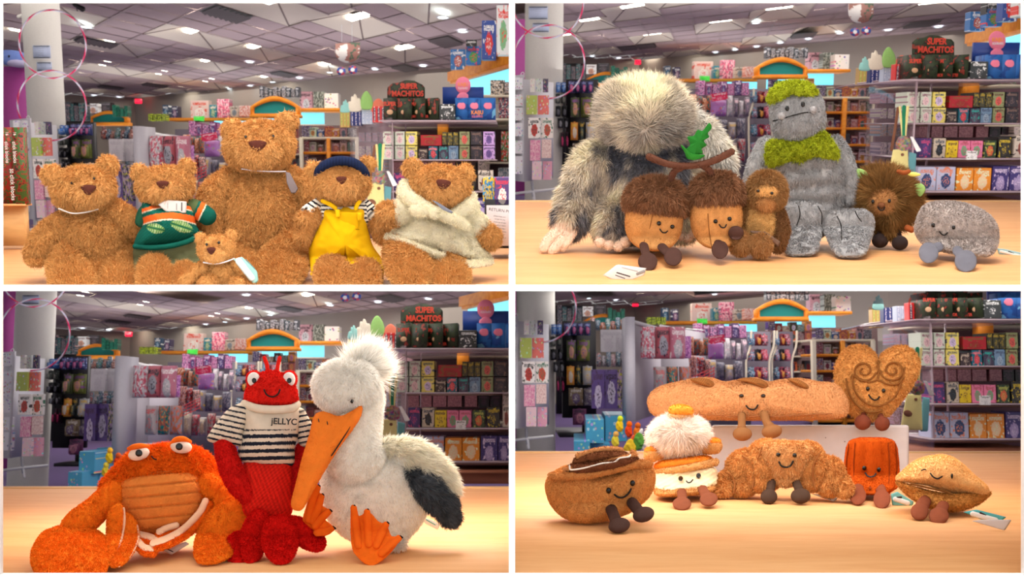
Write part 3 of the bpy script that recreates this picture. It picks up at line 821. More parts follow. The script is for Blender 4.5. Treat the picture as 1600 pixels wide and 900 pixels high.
        if y0 > p.b[1]+15:
            for dx in (-8, 8): lmesh(p, 'cord', *(lambda v: (np.array([p.at(q[0], q[1], D+.02+q[2]/100) for q in v[0]]), v[1]))(limb([(x-1+dx, y0), (x-1+dx, 38)], [.35]*2, nu=6, seg=4)), STEEL, None, r, True)
    for i, (dx, lab) in enumerate(((0, 'left'), (18, 'right'))):
        sx, sy = {'TL': (533, 111), 'TR': (1336, 50), 'BL': (539, 465), 'BR': None}[key] or (0, 0)
        if not sx: continue
        r = root(p, 'round_sign', f'small round blue and red sign hanging {["beside", "just past"][i]} the ceiling sign above the {A}', 'sign', sx+dx, sy, 19)
        th = np.arange(24)/24*2*math.pi
        fr = np.array([p.at(sx+dx+7*math.cos(t), sy-i*2+6.5*math.sin(t), 19) for t in th]); V = np.concatenate([fr, fr+[0, .04, 0]])
        lmesh(p, 'disc', V, [np.array([[j, (j+1) % 24, 24+(j+1) % 24, 24+j] for j in range(24)]), np.array([[0, j+1, j] for j in range(1, 23)])], ROUNDSIGN, None, r)
        fr = np.array([p.at(sx+dx+3.2*math.cos(t), sy-i*2+3*math.sin(t), 18.98) for t in th])
        lmesh(p, 'emblem', fr, [np.array([[0, j+1, j] for j in range(1, 23)])], WHITEP, None, r)
    # exit sign
    x, y = p.ex, p.ey; D = wall_d(0)-1.2
    r = root(p, 'exit_sign', f'glowing red exit sign on the far wall behind the {A}', 'exit sign', x, y, D)
    board(p, None, 'housing', None, None, x-4.5, y-3.5, x+4.5, y+3.5, D, dep=.15, mat=EXITM, parent=r, raw=True)
    text(p, 'EXIT', x, y, D, 4.2, WHITEP, r, off=.03)
    # ledges and arches on the far wall
    def ledge(x0, x1, y, nm, t=4.5):
        D0, D1 = wall_d(x0-200)-2.7, wall_d(x1-200)-2.7
        board(p, 'far', 'wall_shelf', f'{nm} orange wooden ledge on the far wall behind the {A}', 'shelf', x0, y, x1, y+t, min(D0, D1), None, 1.0, ORANGEW)
    ledge(248, 386, 548, 'long'); ledge(463, 532, 533, 'short')
    def arch(x0, x1, yt, yb, D, nm):
        (X0, Yt), (X1, Yb) = mp(p, 'far', x0, yt), mp(p, 'far', x1, yb)
        W = X1-X0; H = Yb-Yt; sh = H*.52
        O = [(X0, Yb), (X0, Yt+sh)]+[(X0+W*t, Yt+sh*(1-math.sin(math.pi*t))) for t in np.linspace(.08, .92, 12)]+[(X1, Yt+sh), (X1, Yb)]
        r = root(p, 'arched_sign', f'{nm} arched sign with teal field and orange wooden surround behind the {A}', 'sign', (X0+X1)/2, Yb, D)
        O = np.array(O); c = np.array([(X0+X1)/2, (Yt+Yb)/2+H*.12])
        I = c+(O-c)*np.array([.87, .62]); n = len(O)
        o3 = np.array([p.at(*q, D) for q in O]); i3 = np.array([p.at(*q, D) for q in I])
        V = np.concatenate([o3, i3, o3+[0, .3, 0], i3+[0, .12, 0]])
        Q = [[i, (i+1) % n, n+(i+1) % n, n+i] for i in range(n)]+[[2*n+i, 2*n+(i+1) % n, (i+1) % n, i] for i in range(n)]+[[n+i, n+(i+1) % n, 3*n+(i+1) % n, 3*n+i] for i in range(n)]
        lmesh(p, 'surround', V, [np.array(Q)], ORANGEW, None, r)
        cc = p.at(*c, D)+[0, .12, 0]
        lmesh(p, 'teal_field', np.vstack([i3+[0, .12, 0], [cc]]), [np.array([[i, (i+1) % n, n] for i in range(n)])], TEAL, None, r)
        board(p, None, 'base_rail', None, None, X0-1, Yb-3, X1+1, Yb+2, D-.15, dep=.4, mat=ORANGEW, parent=r, raw=True)
    arch(385, 465, 514, 546, 25, 'large'); arch(120, 182, 537, 558, 30, 'small')
    # lit window bands under the ledges
    for nm, x0, y0, x1, y1, D in (('widest', 326, 553, 386, 576, 31), ('middle', 402, 548, 461, 565, 29.5), ('narrow', 464, 540, 506, 558, 28)):
        r = root(p, 'light_band', f'{nm} glowing pale blue window band low on the far wall behind the {A}', 'lit panel', (x0+x1)/2, y1, D, 'far')
        board(p, 'far', 'lit_face', None, None, x0, y0, x1, y1, D, dep=.1, mat=CYANM, parent=r)
        board(p, 'far', 'lower_rail', None, None, x0-1, y1, x1+1, y1+2, D-.05, dep=.2, mat=CREAM, parent=r)
    # the clutter standing on the ledges
    L = [(287, 521, 317, 549, 'large white and salmon toy carton', 'title', (240, 210, 200), (250, 240, 230), (230, 90, 70)),
         (318, 528, 330, 549, 'small teal toy carton', 'figure', (30, 130, 150), (120, 170, 130), (240, 230, 200)),
         (331, 519, 351, 548, 'tall pink doll carton', 'busy', (230, 110, 150), (250, 200, 215), (90, 60, 90)),
         (352, 530, 366, 547, 'small cream and blue toy carton', 'figure', (200, 200, 190), (130, 160, 180), (90, 90, 90)),
         (367, 529, 385, 546, 'pale coral toy carton', 'busy', (240, 200, 190), (220, 130, 110), (250, 245, 240)),
         (241, 528, 251, 549, 'narrow dark blue toy carton', 'figure', (30, 60, 90), (60, 110, 140), (220, 220, 220)),
         (256, 530, 266, 549, 'narrow purple toy carton', 'figure', (50, 40, 80), (130, 90, 120), (220, 220, 220)),
         (467, 507, 487, 535, 'pink craft kit carton', 'title', (236, 180, 190), (240, 236, 236), (80, 50, 60)),
         (489, 507, 506, 534, 'green and grey craft kit carton', 'busy', (110, 120, 110), (190, 200, 190), (50, 60, 60)),
         (507, 510, 530, 533, 'white craft kit carton with dark squares', 'sheet', (236, 232, 228), (90, 80, 100), (60, 60, 70)),
         (118, 526, 135, 541, 'white toy carton over the small arch', 'title', (225, 225, 228), (200, 150, 130), (120, 90, 90)),
         (137, 524, 155, 540, 'dark grey toy carton over the small arch', 'figure', (40, 38, 44), (70, 60, 66), (110, 100, 110))]
    for x0, y0, x1, y1, c, st, a_, b_, k_ in L:
        X0, Y0 = mp(p, 'far', x0, y0); X1, Y1 = mp(p, 'far', x1, y1)
        item(p, 'toy_carton', f'{c} on the high ledge behind the {A}', 'carton', (X0, Y0, X1, Y1), (wall_d((x0+x1)/2-200)-2.6), .4, st, a_, b_, k_)
    row(p, 'far', (400, 466, 9), 501, 516, 25.1, 'boxed_figure', 'small grey boxed figure on top of the large arch', 'boxed toy', .25, ['figure', 'busy'], [(60, 64, 74), (110, 112, 118), (40, 60, 70), (90, 80, 84)], [(130, 130, 136), (200, 200, 205)], [(230, 230, 235), (30, 30, 40)], wob=1.2)
    row(p, 'far', (158, 184, 4), 531, 546, 29.6, 'boxed_figure', 'green boxed figure over the small arch', 'boxed toy', .3, 'busy', [(20, 96, 80), (18, 70, 60)], [(40, 130, 100)], [(10, 40, 36)], wob=1.6)
    row(p, 'far', (217, 247, 4), 542, 553, 30, 'toy_car', 'black and yellow boxed vehicle on the far shelf', 'boxed toy', .3, 'busy', [(34, 34, 30), (60, 60, 50)], [(190, 210, 40)], [(10, 10, 10)])
    row(p, 'far', (80, 118, 5), 526, 553, 29, 'dark_toy_pack', 'dark teal pack on the high pegs beyond the column', 'pack', .2, 'busy', [(28, 36, 48), (20, 60, 66), (50, 40, 50)], [(60, 80, 90), (30, 110, 110)], [(190, 150, 150)], wob=1.3)
    board(p, 'far', 'peg_backboard', f'dark backboard of the high pegs beyond the column behind the {A}', 'backboard', 78, 524, 119, 700, 29.3, dep=.1, mat=DARK)
    # tall acrylic-topped shelves of small goods in the distance
    r = root(p, 'display_shelf', f'tall yellow wooden shelf unit of small goods behind the {A}', 'shelving', 500, 700, 24, 'mid')
    board(p, 'mid', 'back_panel', None, None, 462, 560, 560, 740, 24.6, dep=.1, mat=DUSK, parent=r)
    for y in (578, 601, 626, 652, 678, 704): board(p, 'mid', 'shelf', None, None, 462, y, 556, y+4, 23.6, dep=1.0, mat=ORANGEW if y > 590 else CREAM, parent=r)
    for x in (462, 506, 552): board(p, 'mid', 'upright', None, None, x, 580, x+5, 740, 23.5, dep=.2, mat=ORANGEW if x == 506 else CREAM, parent=r)
    CT = [(150, 60, 60), (60, 80, 120), (180, 140, 120), (90, 60, 90), (200, 190, 180), (60, 110, 100), (210, 120, 60), (120, 40, 60), (70, 60, 60)]
    rnd = random.Random(17)
    for k, y in enumerate((578, 601, 626, 652, 678)):
        n = 7
        row(p, 'mid', (466, 552, n), y-15, y, 23.7, 'small_toy', f'{["top", "second", "middle", "fourth", "lowest"][k]}-shelf small toy in the yellow shelf unit', 'small toy', .3, ['busy', 'figure', 'title'], [jit(CT[rnd.randrange(9)], 20, rnd) for _ in range(n)], [jit(CT[rnd.randrange(9)], 20, rnd) for _ in range(n)], [(230, 220, 220), (40, 30, 40)], wob=1.6)
    r = root(p, 'display_shelf', f'low shelf unit under the large arch behind the {A}', 'shelving', 430, 700, 26, 'mid')
    board(p, 'mid', 'back_panel', None, None, 392, 566, 462, 740, 26.6, dep=.1, mat=DUSK, parent=r)
    for y in (580, 604, 628, 654, 680): board(p, 'mid', 'shelf', None, None, 392, y, 462, y+2.5, 25.6, dep=1.0, mat=CREAM, parent=r)
    for k, y in enumerate((566, 580, 604, 628, 654, 680)):
        row(p, 'mid', (394, 461, 6), y-13, y, 25.8, 'small_toy', f'{["topmost", "upper", "second", "middle", "fourth", "lowest"][k]} small toy on the shelves below the large arch', 'small toy', .3, ['busy', 'figure'], [jit(CT[rnd.randrange(9)], 25, rnd) for _ in range(6)], [jit(CT[rnd.randrange(9)], 30, rnd) for _ in range(6)], [(230, 220, 220), (60, 40, 60)], wob=1.8)
    # curved grey racks in the middle distance
    for k, (x0, x1) in enumerate(((363, 398), (402, 432))):
        r = root(p, 'wire_rack', f'{["first", "second"][k]} grey rack with curved white side posts behind the {A}', 'rack', (x0+x1)/2, 690, 18+k*.5, 'mid')
        board(p, 'mid', 'back_panel', None, None, x0, 566, x1, 682, 18.6+k*.5, dep=.08, mat=GREYD, parent=r)
        X0, Y0 = mp(p, 'mid', x0, 600); _, Y1 = mp(p, 'mid', x0, 690)
        for xx in (x0, x1):
            XX, _ = mp(p, 'mid', xx, 0); Y_, _q = mp(p, 'mid', 0, 566)[1], 0
            pts = [(XX+6, Y_, 0), (XX+5, Y_+22, 0), (XX-1, Y_+42, 0), (XX-2, Y_+60, 0), (XX-1, Y_+118, 0)]
            lmesh(p, 'side_post', *(lambda v: (np.array([p.at(q[0], q[1], 18.2+k*.5+q[2]/100) for q in v[0]]), v[1]))(limb(pts, [1.7]*5, nu=8, seg=16)), CREAM, None, r, True)
        for j, y in enumerate((588, 612, 640, 668)):
            row(p, 'mid', (x0+3, x1-2, 3), y-19, y, 18.1+k*.5, 'carded_toy', f'{["top", "second", "third", "bottom"][j]}-row carded toy on the {["first", "second"][k]} curved grey rack', 'carded toy', .15, ['busy', 'figure'], [(70, 70, 100), (150, 50, 60), (60, 50, 60), (180, 60, 90)][j:]+[(90, 90, 110)], [(60, 130, 160), (220, 150, 60), (200, 60, 80)], [(230, 220, 230), (30, 30, 40)], 'card')
    # white gondola with pegs of bagged toys
    if key != 'TR':
        r = root(p, 'gondola', f'white panelled gondola end with metal pegs behind the {A}', 'display stand', 190, 700, 12, 'gon')
        board(p, 'gon', 'end_panel', None, None, 180, 556, 193, 720, 12, dep=.5, mat=GREYB, parent=r)
        board(p, 'gon', 'top_rail', None, None, 192, 561, 262, 567, 12.3, 17, dep=.1, mat=WHITE, parent=r)
        board(p, 'gon', 'back_panel', None, None, 192, 564, 232, 720, 12.3, 15, dep=.1, mat=GREYL, parent=r)
        board(p, 'gon', 'back_panel', None, None, 232, 568, 300, 720, 15.2, 19, dep=.1, mat=GREYL, parent=r)
        for i in range(8):
            X, Y = mp(p, 'gon', 212+i*10, 571+i*.6)
            lmesh(p, 'peg', *(lambda v: (np.array([p.at(q[0], q[1], 12.4+i*.35+q[2]/100) for q in v[0]]), v[1]))(limb([(X, Y, 0), (X+15, Y+2, 0)], [.9]*2, nu=8, seg=4)), WHITE, None, r, True)
        row(p, 'gon', [(203, 226), (224, 250), (247, 272)], 571, 626, 12.2, 'bagged_toy', 'grey bag with pink striped header on the top peg', 'bagged toy', .2, ['busy', 'figure', 'title'], [(200, 90, 110), (190, 100, 110), (200, 120, 140)], [(190, 186, 190), (160, 160, 170)], [(240, 225, 225), (60, 50, 60)], 'bag')
        row(p, 'gon', [(223, 242), (243, 261), (262, 281)], 634, 684, 12.6, 'bagged_toy', 'bag of dolls with teal band on the lower peg', 'bagged toy', .2, ['figure', 'busy', 'busy'], [(190, 180, 180), (170, 90, 80), (200, 110, 70)], [(150, 150, 156), (20, 130, 130)], [(220, 110, 110), (230, 160, 80)], 'bag')
        row(p, 'gon', [(263, 280)], 586, 624, 12.4, 'bagged_toy', 'slim lilac toy pack hanging slanted on the peg', 'bagged toy', .1, 'busy', [(196, 110, 190)], [(230, 170, 220)], [(120, 60, 140)], 'bag', same=True)
    row(p, 'mid', [(272, 284), (281, 294), (291, 302), (298, 308)], 577, 606, 13.6, 'bagged_toy', 'orange and teal doll bag on the upper pegs', 'bagged toy', .2, 'busy', [(214, 110, 60), (190, 90, 60), (220, 140, 90)], [(240, 190, 160), (20, 120, 120)], [(120, 50, 40)], 'bag', wob=1.5)
    row(p, 'mid', [(276, 288), (288, 300), (298, 309)], 606, 640, 13.8, 'bagged_toy', 'red and brown doll bag on the middle pegs', 'bagged toy', .2, 'busy', [(150, 60, 60), (210, 50, 40), (120, 90, 90)], [(230, 160, 140), (90, 60, 90)], [(240, 220, 220)], 'bag', wob=1.5)
    X0, Y0 = mp(p, 'mid', 306, 573); X1, Y1 = mp(p, 'mid', 330, 611)
    item(p, 'toy_pouch', f'bright pink and lilac craft pouch with blue discs behind the {A}', 'pouch', (X0, Y0+10, X1, Y1), 13.2, .25, 'sheet', (190, 130, 200), (240, 90, 150), (250, 200, 60), 'bag')
    item(p, 'toy_pouch', f'red header card above the lilac craft pouch behind the {A}', 'pouch', (X0-1, Y0-1, X1-1, Y0+11), 13.1, .05, 'title', (232, 40, 90), (240, 60, 110), (250, 220, 230), tilt=-.15)
    row(p, 'mid', [(304, 318), (317, 331), (330, 345), (344, 358)], 614, 646, 14.5, 'clear_bag', 'clear grey bag of small toys on the middle pegs', 'bagged toy', .2, ['figure', 'busy'], [(150, 140, 150), (128, 120, 132), (160, 150, 150)], [(190, 180, 186), (90, 90, 110)], [(220, 180, 90), (60, 50, 70)], 'bag', wob=2)
    row(p, 'mid', (284, 358, 6), 648, 684, 15, 'clear_bag', 'clear dull bag of small toys on the bottom pegs', 'bagged toy', .2, ['figure', 'busy'], [(170, 150, 140), (140, 120, 120), (160, 150, 150)], [(190, 160, 130), (180, 60, 70)], [(230, 210, 180), (60, 50, 70)], 'bag', wob=2)
    row(p, 'mid', (284, 362, 7), 556, 576, 19, 'boxed_doll', 'purple boxed doll standing behind the pegs', 'boxed doll', .3, ['busy', 'figure'], [(130, 60, 120), (170, 90, 140), (90, 60, 110)], [(220, 130, 180), (70, 60, 120)], [(240, 220, 240)], wob=1.5)
    row(p, 'mid', (330, 364, 4), 580, 612, 17, 'clear_bag', 'frosted bag of figures beside the lilac pouch', 'bagged toy', .2, ['busy', 'figure'], [(160, 156, 160), (130, 120, 130)], [(200, 198, 200), (110, 100, 120)], [(230, 190, 200)], 'bag', wob=2)
    X0, Y0 = mp(p, 'mid', 283, 545); 
    item(p, 'green_toy', f'bright green toy bag on the rack top behind the {A}', 'bagged toy', (X0+6, Y0, X0+22, Y0+10), 19, .3, 'busy', (60, 220, 60), (90, 240, 80), (30, 170, 40), 'bag')
    board(p, 'mid', 'peg_backboard', f'dull grey backboard of the peg goods behind the {A}', 'backboard', 262, 566, 366, 720, 19.6, dep=.1, mat=GREYD)
    if key in ('BL', 'TL', 'BR'):
        r = root(p, 'wire_basket', f'slanted red wire basket on the pegs behind the {A}', 'basket', 295, 650, 12.8, 'mid')
        for j in range(4):
            a = mp(p, 'mid', 276, 642-j*5+12); b = mp(p, 'mid', 313, 625-j*5+12)
            lmesh(p, 'wire', *(lambda v: (np.array([p.at(q[0], q[1], 12.8+q[2]/100) for q in v[0]]), v[1]))(limb([(*a, 0), (*b, 0)], [.7]*2, nu=6, seg=4)), REDW, None, r, True)
        for j in range(6):
            a = mp(p, 'mid', 277+j*7, 655-j*3.2); b = mp(p, 'mid', 277+j*7, 638-j*3.2)
            lmesh(p, 'wire', *(lambda v: (np.array([p.at(q[0], q[1], 12.8+q[2]/100) for q in v[0]]), v[1]))(limb([(*a, 0), (*b, 0)], [.6]*2, nu=6, seg=4)), REDW, None, r, True)
    # white sheets and black rack
    row(p, 'gon', [(141, 165), (163, 181)], 576, 611, 13.2, 'card_sheet', 'plain white card sheet hanging beside the gondola', 'card', .06, 'title', [(222, 218, 220)], [(214, 208, 212)], [(204, 200, 204)], 'box')
    row(p, 'gon', (126, 180, 7), 560, 577, 15, 'small_pack', 'small dark hanging pack beside the black rack', 'pack', .1, 'busy', [(70, 40, 50), (40, 50, 80), (120, 90, 80), (60, 90, 60)], [(160, 80, 60), (60, 110, 130)], [(230, 220, 220)], 'card', wob=2)
    row(p, 'gon', (128, 180, 7), 612, 634, 15, 'small_pack', 'small mixed pack above the purple leaflets', 'pack', .1, 'busy', [(60, 60, 90), (150, 80, 80), (80, 80, 90)], [(180, 170, 180), (60, 110, 130)], [(230, 220, 220)], 'card', wob=2)
    r = root(p, 'black_rack', f'black metal peg rack on a flat base behind the {A}', 'rack', 112, 728, 14.2, 'left')
    board(p, 'left', 'back_panel', None, None, 88, 556, 138, 700, 14.4, dep=.1, mat=DARK, parent=r)
    board(p, 'left', 'post', None, None, 118, 700, 124, 726, 14.5, dep=.1, mat=DARK, parent=r)
    a = p.onplane(*mp(p, 'left', 84, 724), FLOOR)
    board(p, 'left', 'base_plate', None, None, 84, 724, 132, 729, 14.1, dep=1.6, mat=DARK, parent=r)
    R4 = [((91, 131, 4), 558, 577, 'blue purple card with pink foot atop the black rack', [(66, 60, 110), (58, 66, 120)], [(210, 90, 140)], [(150, 160, 210)]),
          ([(95, 109), (111, 130)], 583, 615, 'green doll card with legs on the black rack', [(90, 100, 60), (120, 130, 60)], [(214, 160, 120)], [(150, 90, 160)]),
          ([(95, 107), (108, 117), (119, 134)], 622, 651, 'orange and grey card on the black rack third row', [(232, 150, 60), (70, 80, 80), (200, 200, 200)], [(220, 210, 200), (90, 110, 100)], [(240, 200, 80)]),
          ([(98, 120), (121, 139)], 655, 682, 'patterned grey card on the black rack fourth row', [(140, 120, 90), (150, 140, 160)], [(110, 90, 120)], [(220, 210, 200)]),
          ([(104, 125)], 686, 711, 'pink doll bag on the lowest black rack peg', [(130, 70, 110)], [(200, 130, 150)], [(60, 50, 70)]),
          ([(72, 80), (80, 88)], 560, 576, 'bright blue small card at the black rack side', [(70, 120, 200)], [(110, 160, 220)], [(220, 230, 240)]),
          ([(71, 79), (80, 88)], 578, 593, 'grey tool card at the black rack side', [(90, 96, 90)], [(150, 150, 140)], [(40, 50, 50)]),
          ([(71, 80), (81, 90)], 597, 614, 'black tool card at the black rack side', [(36, 36, 42)], [(110, 110, 120)], [(10, 10, 10)]),
          ([(75, 83), (84, 92)], 616, 632, 'charcoal card lower at the black rack side', [(56, 56, 62)], [(150, 150, 156)], [(20, 20, 20)]),
          ([(79, 85), (86, 93)], 638, 662, 'magenta and black card at the black rack side', [(60, 30, 50)], [(220, 60, 120)], [(10, 10, 10)])]
    for xs, y0, y1, c, co, ti, ik in R4:
        row(p, 'left', xs, y0, y1, 14.2, 'carded_toy', c, 'carded toy', .12, 'figure', co, ti, ik, 'card')
    # purple leaflets
    row(p, 'pack', [(131, 150), (149, 170), (168, 186)], 631, 689, 12.6, 'purple_pack', 'tall purple craft pack with yellow corner label', 'craft pack', .08, ['title', 'figure', 'busy'], [(96, 70, 136), (110, 84, 150), (56, 50, 86)], [(206, 190, 216), (210, 196, 220), (190, 160, 190)], [(80, 50, 90), (60, 40, 70), (210, 200, 60)])
    # spinner of sticker cards
    r = root(p, 'spinner_rack', f'white wire spinner rack on four-legged foot beside the column near the {A}', 'spinner rack', 35, 740, 12, 'left')
    board(p, 'left', 'side_panel', None, None, -14, 552, 22, 712, 12.6, 12.0, dep=.05, mat=GRIDW, parent=r)
    board(p, 'left', 'side_panel', None, None, 22, 556, 68, 716, 12.0, 12.9, dep=.05, mat=GRIDW, parent=r)
    lp = lambda pts, rad, z=12.4: (lambda v: (np.array([p.at(q[0], q[1], z+q[2]/100) for q in v[0]]), v[1]))(limb([(*mp(p, 'left', *q), 0) for q in pts], rad, nu=10, seg=8))
    lmesh(p, 'pole', *lp([(34, 714), (36, 738)], [2.2, 2.2]), STEEL, None, r, True)
    for q in ((74, 727), (2, 735), (38, 745)): lmesh(p, 'foot', *lp([(36, 731), q], [2.4, 2.0]), WHITE, None, r, True)
    lmesh(p, 'hook_loop', *lp([(18, 553), (17, 547), (21, 545), (22, 552)], [.6]*4), WHITE, None, r, True)
    def cards(xs, y0, y1, c, co, ti, ik, st='sheet', D=11.9):
        row(p, 'left', xs, y0, y1, D, 'sticker_card', c+' on the spinner', 'sticker pack', .05, st, co, ti, ik, 'box')
    Z = [(232, 230, 236)]
    for k, (y0, y1, ti) in enumerate(((553, 572, (110, 100, 160)), (580, 598, (240, 140, 110)), (600, 620, (200, 90, 80)), (624, 645, (70, 150, 210)), (652, 672, (200, 210, 120)), (676, 704, (90, 160, 190)))):
        cards([(-8, 3), (4, 20)], y0, y1, ['top', 'second', 'third', 'fourth', 'fifth', 'lowest'][k]+' white sticker card on the turned-away side', Z, [ti], [(90, 60, 90)], D=11.95)
    cards([(31, 39), (40, 49), (51, 60)], 555, 576, 'little dangling charm card at the top', [(220, 214, 206), (214, 220, 214), (70, 60, 90)], [(200, 150, 150), (60, 50, 60)], [(80, 60, 70)])
    cards([(25, 43), (43, 61)], 581, 611, 'square sheet of tiny stickers with coloured rim', [(176, 190, 90), (236, 120, 110)], [(240, 234, 220)], [(120, 100, 80)])
    cards([(28, 48), (48, 68)], 616, 648, 'white sheet with red rainbow print', [(240, 232, 226)], [(190, 60, 50), (200, 80, 60)], [(60, 60, 60), (60, 120, 90)], 'figure')
    cards([(31, 48)], 651, 683, 'bright pink sticker strip', [(230, 150, 180)], [(240, 190, 200)], [(200, 90, 140)], 'busy')
    cards([(49, 65)], 650, 679, 'pale peach sticker strip', [(232, 196, 190)], [(240, 214, 206)], [(200, 150, 150)], 'busy')
    cards([(34, 50), (51, 66)], 684, 713, 'pink-edged sheet of tiny prints, bottom row', [(236, 200, 206), (236, 170, 190)], [(240, 232, 236)], [(150, 90, 110)])
    # boxes standing on the carpet
    if key in ('BL', 'BR'):
        for nm, x0, y0, x1, y1, D in (('upper near', 128, 705, 154, 741, 11.6), ('upper far', 155, 700, 186, 738, 12.2), ('lower outer', 111, 737, 134, 764, 11.4), ('lower inner', 134, 741, 162, 764, 11.8)):
            X0, Y0 = mp(p, 'pack', x0, y0); X1, Y1 = mp(p, 'pack', x1, y1)
            item(p, 'toy_carton', f'{nm} sky-blue carton stacked on the purple carpet behind the {A}', 'carton', (X0, Y0, X1, Y1), D, 1.3, 'sheet', (70, 160, 196), (150, 200, 214), (230, 150, 140), yaw=-.06)
        for i, (x, y, c, nm) in enumerate(((171, 712, (236, 196, 40), 'yellow'), (184, 720, (224, 70, 30), 'red'), (165, 735, (220, 200, 60), 'mustard'), (196, 722, (226, 120, 40), 'orange'))):
            X, Y = mp(p, 'pack', x, y)
            t = Toy(p, 'plush_figure', f'small {nm} figure in the bin behind the {A}', 'small toy', X, Y+12, D=11)
            t.add('body', blob((X, Y+3, 0), (5.5, 10, 5), lump=2, ls=4), c, FELT); t.add('head', blob((X+1, Y-8, 0), (4.5, 5, 4.5)), jit(c, 30), FELT)
    if key == 'BR':
        for i, (x, y) in enumerate(((985, 700), (998, 690), (1012, 700))):
            t = Toy(p, 'plush_figure', f'{ORD[i]} spotted toy in the bin behind the cream cake toy', 'small toy', x, y+14, D=10.5)
            t.add('body', blob((x, y, 0), (9, 14, 6), lump=3, ls=4), [(230, 190, 50), (90, 150, 60), (220, 210, 200)][i], FELT); t.add('ear', blob((x+3, y-14, 0), (3, 7, 3), rot=20), [(220, 90, 50), (236, 226, 220), (240, 235, 235)][i], FELT)
    near(p)

def acr(p, r, x0, y, x1, D, dep, t=2.0):
    board(p, 'near', 'shelf', None, None, x0, y, x1, y+t, D, dep=dep, mat=ACRYLE, parent=r)
def near(p):
    A = p.anchor; key = p.key; D = 8.0
    XR = 812 if key != 'TL' else 817
    # back shelving behind the acrylic case
    r = root(p, 'back_shelving', f'dusky rose back shelving behind the clear case near the {A}', 'shelving', 690, 750, 10, 'near')
    board(p, 'near', 'back_panel', None, None, 575, 549, XR+30, 755, 10.6, dep=.1, mat=DUSKP, parent=r)
    for y in (553, 616, 672, 724): board(p, 'near', 'shelf', None, None, 628, y, XR+20, y+2.5, 9.6, dep=1, mat=CREAM if y == 553 else BROWNS, parent=r)
    board(p, 'near', 'pillar', None, None, 714, 548, 732, 572, 9.5, dep=.2, mat=ORANGEW, parent=r)
    board(p, 'near', 'crate_base', None, None, 600, 742, XR+30, 756, 9.0, dep=1.2, mat=TERRA, parent=r)
    # clear display case
    r = root(p, 'acrylic_case', f'clear acrylic display case with shelves behind the {A}', 'display case', 700, 724, D, 'near')
    for y in (544, 613, 669, 721): acr(p, r, 634 if y > 544 else 612, y, XR if key == 'TL' else XR+10, D-.05, 1.3)
    board(p, 'near', 'shelf', None, None, 556, 552, 620, 554, 10.0, 8.4, dep=1.2, mat=ACRYLE, parent=r)
    for x in (634, 657): board(p, 'near', 'upright', None, None, x, 546, x+1.5, 724, D+.0 if x == 634 else D+1.2, dep=.03, mat=ACRYLE, parent=r)
    board(p, 'near', 'side_wall', None, None, 560, 556, 634, 724, 10.2, 8.0, dep=.03, mat=ACRYL, parent=r)
    # red and green game display
    r = root(p, 'game_display', f'green boxed game display with red lettering on the clear case behind the {A}', 'display box', 665, 543, D, 'near')
    (X0, Y0), (X1, Y1) = mp(p, 'near', 626, 476), mp(p, 'near', 692, 508)
    O = [(X0, Y1), (X0, Y0+10), (X0+8, Y0+3), (X0+18, Y0+2), (X0+28, Y0-2), (X0+42, Y0-1), (X0+52, Y0+4), (X1-4, Y0+5), (X1, Y0+10), (X1, Y1)]
    V, Fc = pillow(O, 0, .5, .5, n=50, rings=3, sharp=True)
    V = np.array([p.at(q[0], q[1], D+.35-q[2]*.02) for q in V])
    lmesh(p, 'header_card', V, Fc, GAMEM, None, r)
    for i, (x0, x1) in enumerate(((619, 642), (643, 668), (668, 692), (692, 716))):
        board(p, 'near', 'game_box', None, None, x0, 506, x1-.6, 543, D+(.25 if i == 0 else .1), D+(.0 if i else .1), dep=.22, mat=GAMEM, parent=r)
        text(p, ['SUPER', 'SUP', 'MACHI', 'MA'][i], (x0+x1)/2, 516, D+.08-(.0), 6, RED, r, 'near', .8, bold=.02)
        X, Y = mp(p, 'near', (x0+x1)/2+(0 if i else 0), 530)
        lmesh(p, 'mascot', *(lambda v: (np.array([p.at(q[0], q[1], D+.06-q[2]*.003) for q in v[0]]), v[1]))(blob((X, Y, 0), (5, 4, 2), nu=16, nv=8)), FIGM, None, r, True)
    k = MAPS['near'][key][0]
    text(p, 'SUPER', 664, 485, D+.3, 9*k, RED, r, 'near', .82, bold=.03)
    text(p, 'MACHITOS', 662, 498, D+.3, 9*k, RED, r, 'near', .85, bold=.03)
    text(p, 'JUNIOR MONSTER', 678, 538, D+.08, 4.5*k, RED, r, 'near', .75, bold=.02)
    # small dark box and blue display
    (X0, Y0), (X1, Y1) = mp(p, 'near', 717, 516), mp(p, 'near', 745, 543)
    item(p, 'game_box', f'dark grey game box with white dish print between two displays behind the {A}', 'game box', (X0, Y0, X1, Y1), D, .4, 'figure', (50, 54, 56), (56, 60, 64), (226, 226, 226))
    r = root(p, 'blue_display', f'blue boxed toy display with pink round topper behind the {A}', 'display box', 770, 543, D, 'near')
    xe = 816 if key == 'TL' else 800 if key == 'BR' else 797
    board(p, 'near', 'header_card', None, None, 723, 486, min(xe, 795), 516, D+.35, dep=.03, mat=BLUEB, parent=r)
    for i, (x0, x1) in enumerate(((745, 768), (768, 790), (790, 816))):
        board(p, 'near', 'toy_box', None, None, x0, 505, min(x1, xe)-.4, 543, D+.05, dep=.22, mat=BLUED, parent=r)
        X, Y = mp(p, 'near', (x0+x1)/2, 519)
        if X < p.b[2]-8:
            lmesh(p, 'pink_print', *(lambda v: (np.array([p.at(q[0], q[1], D+.03-q[2]*.002) for q in v[0]]), v[1]))(blob((X, Y, 0), (7*k, 6*k, 2), nu=18, nv=8, lump=1.5, ls=4)), PINKP, None, r, True)
    X, Y = mp(p, 'near', 759, 483)
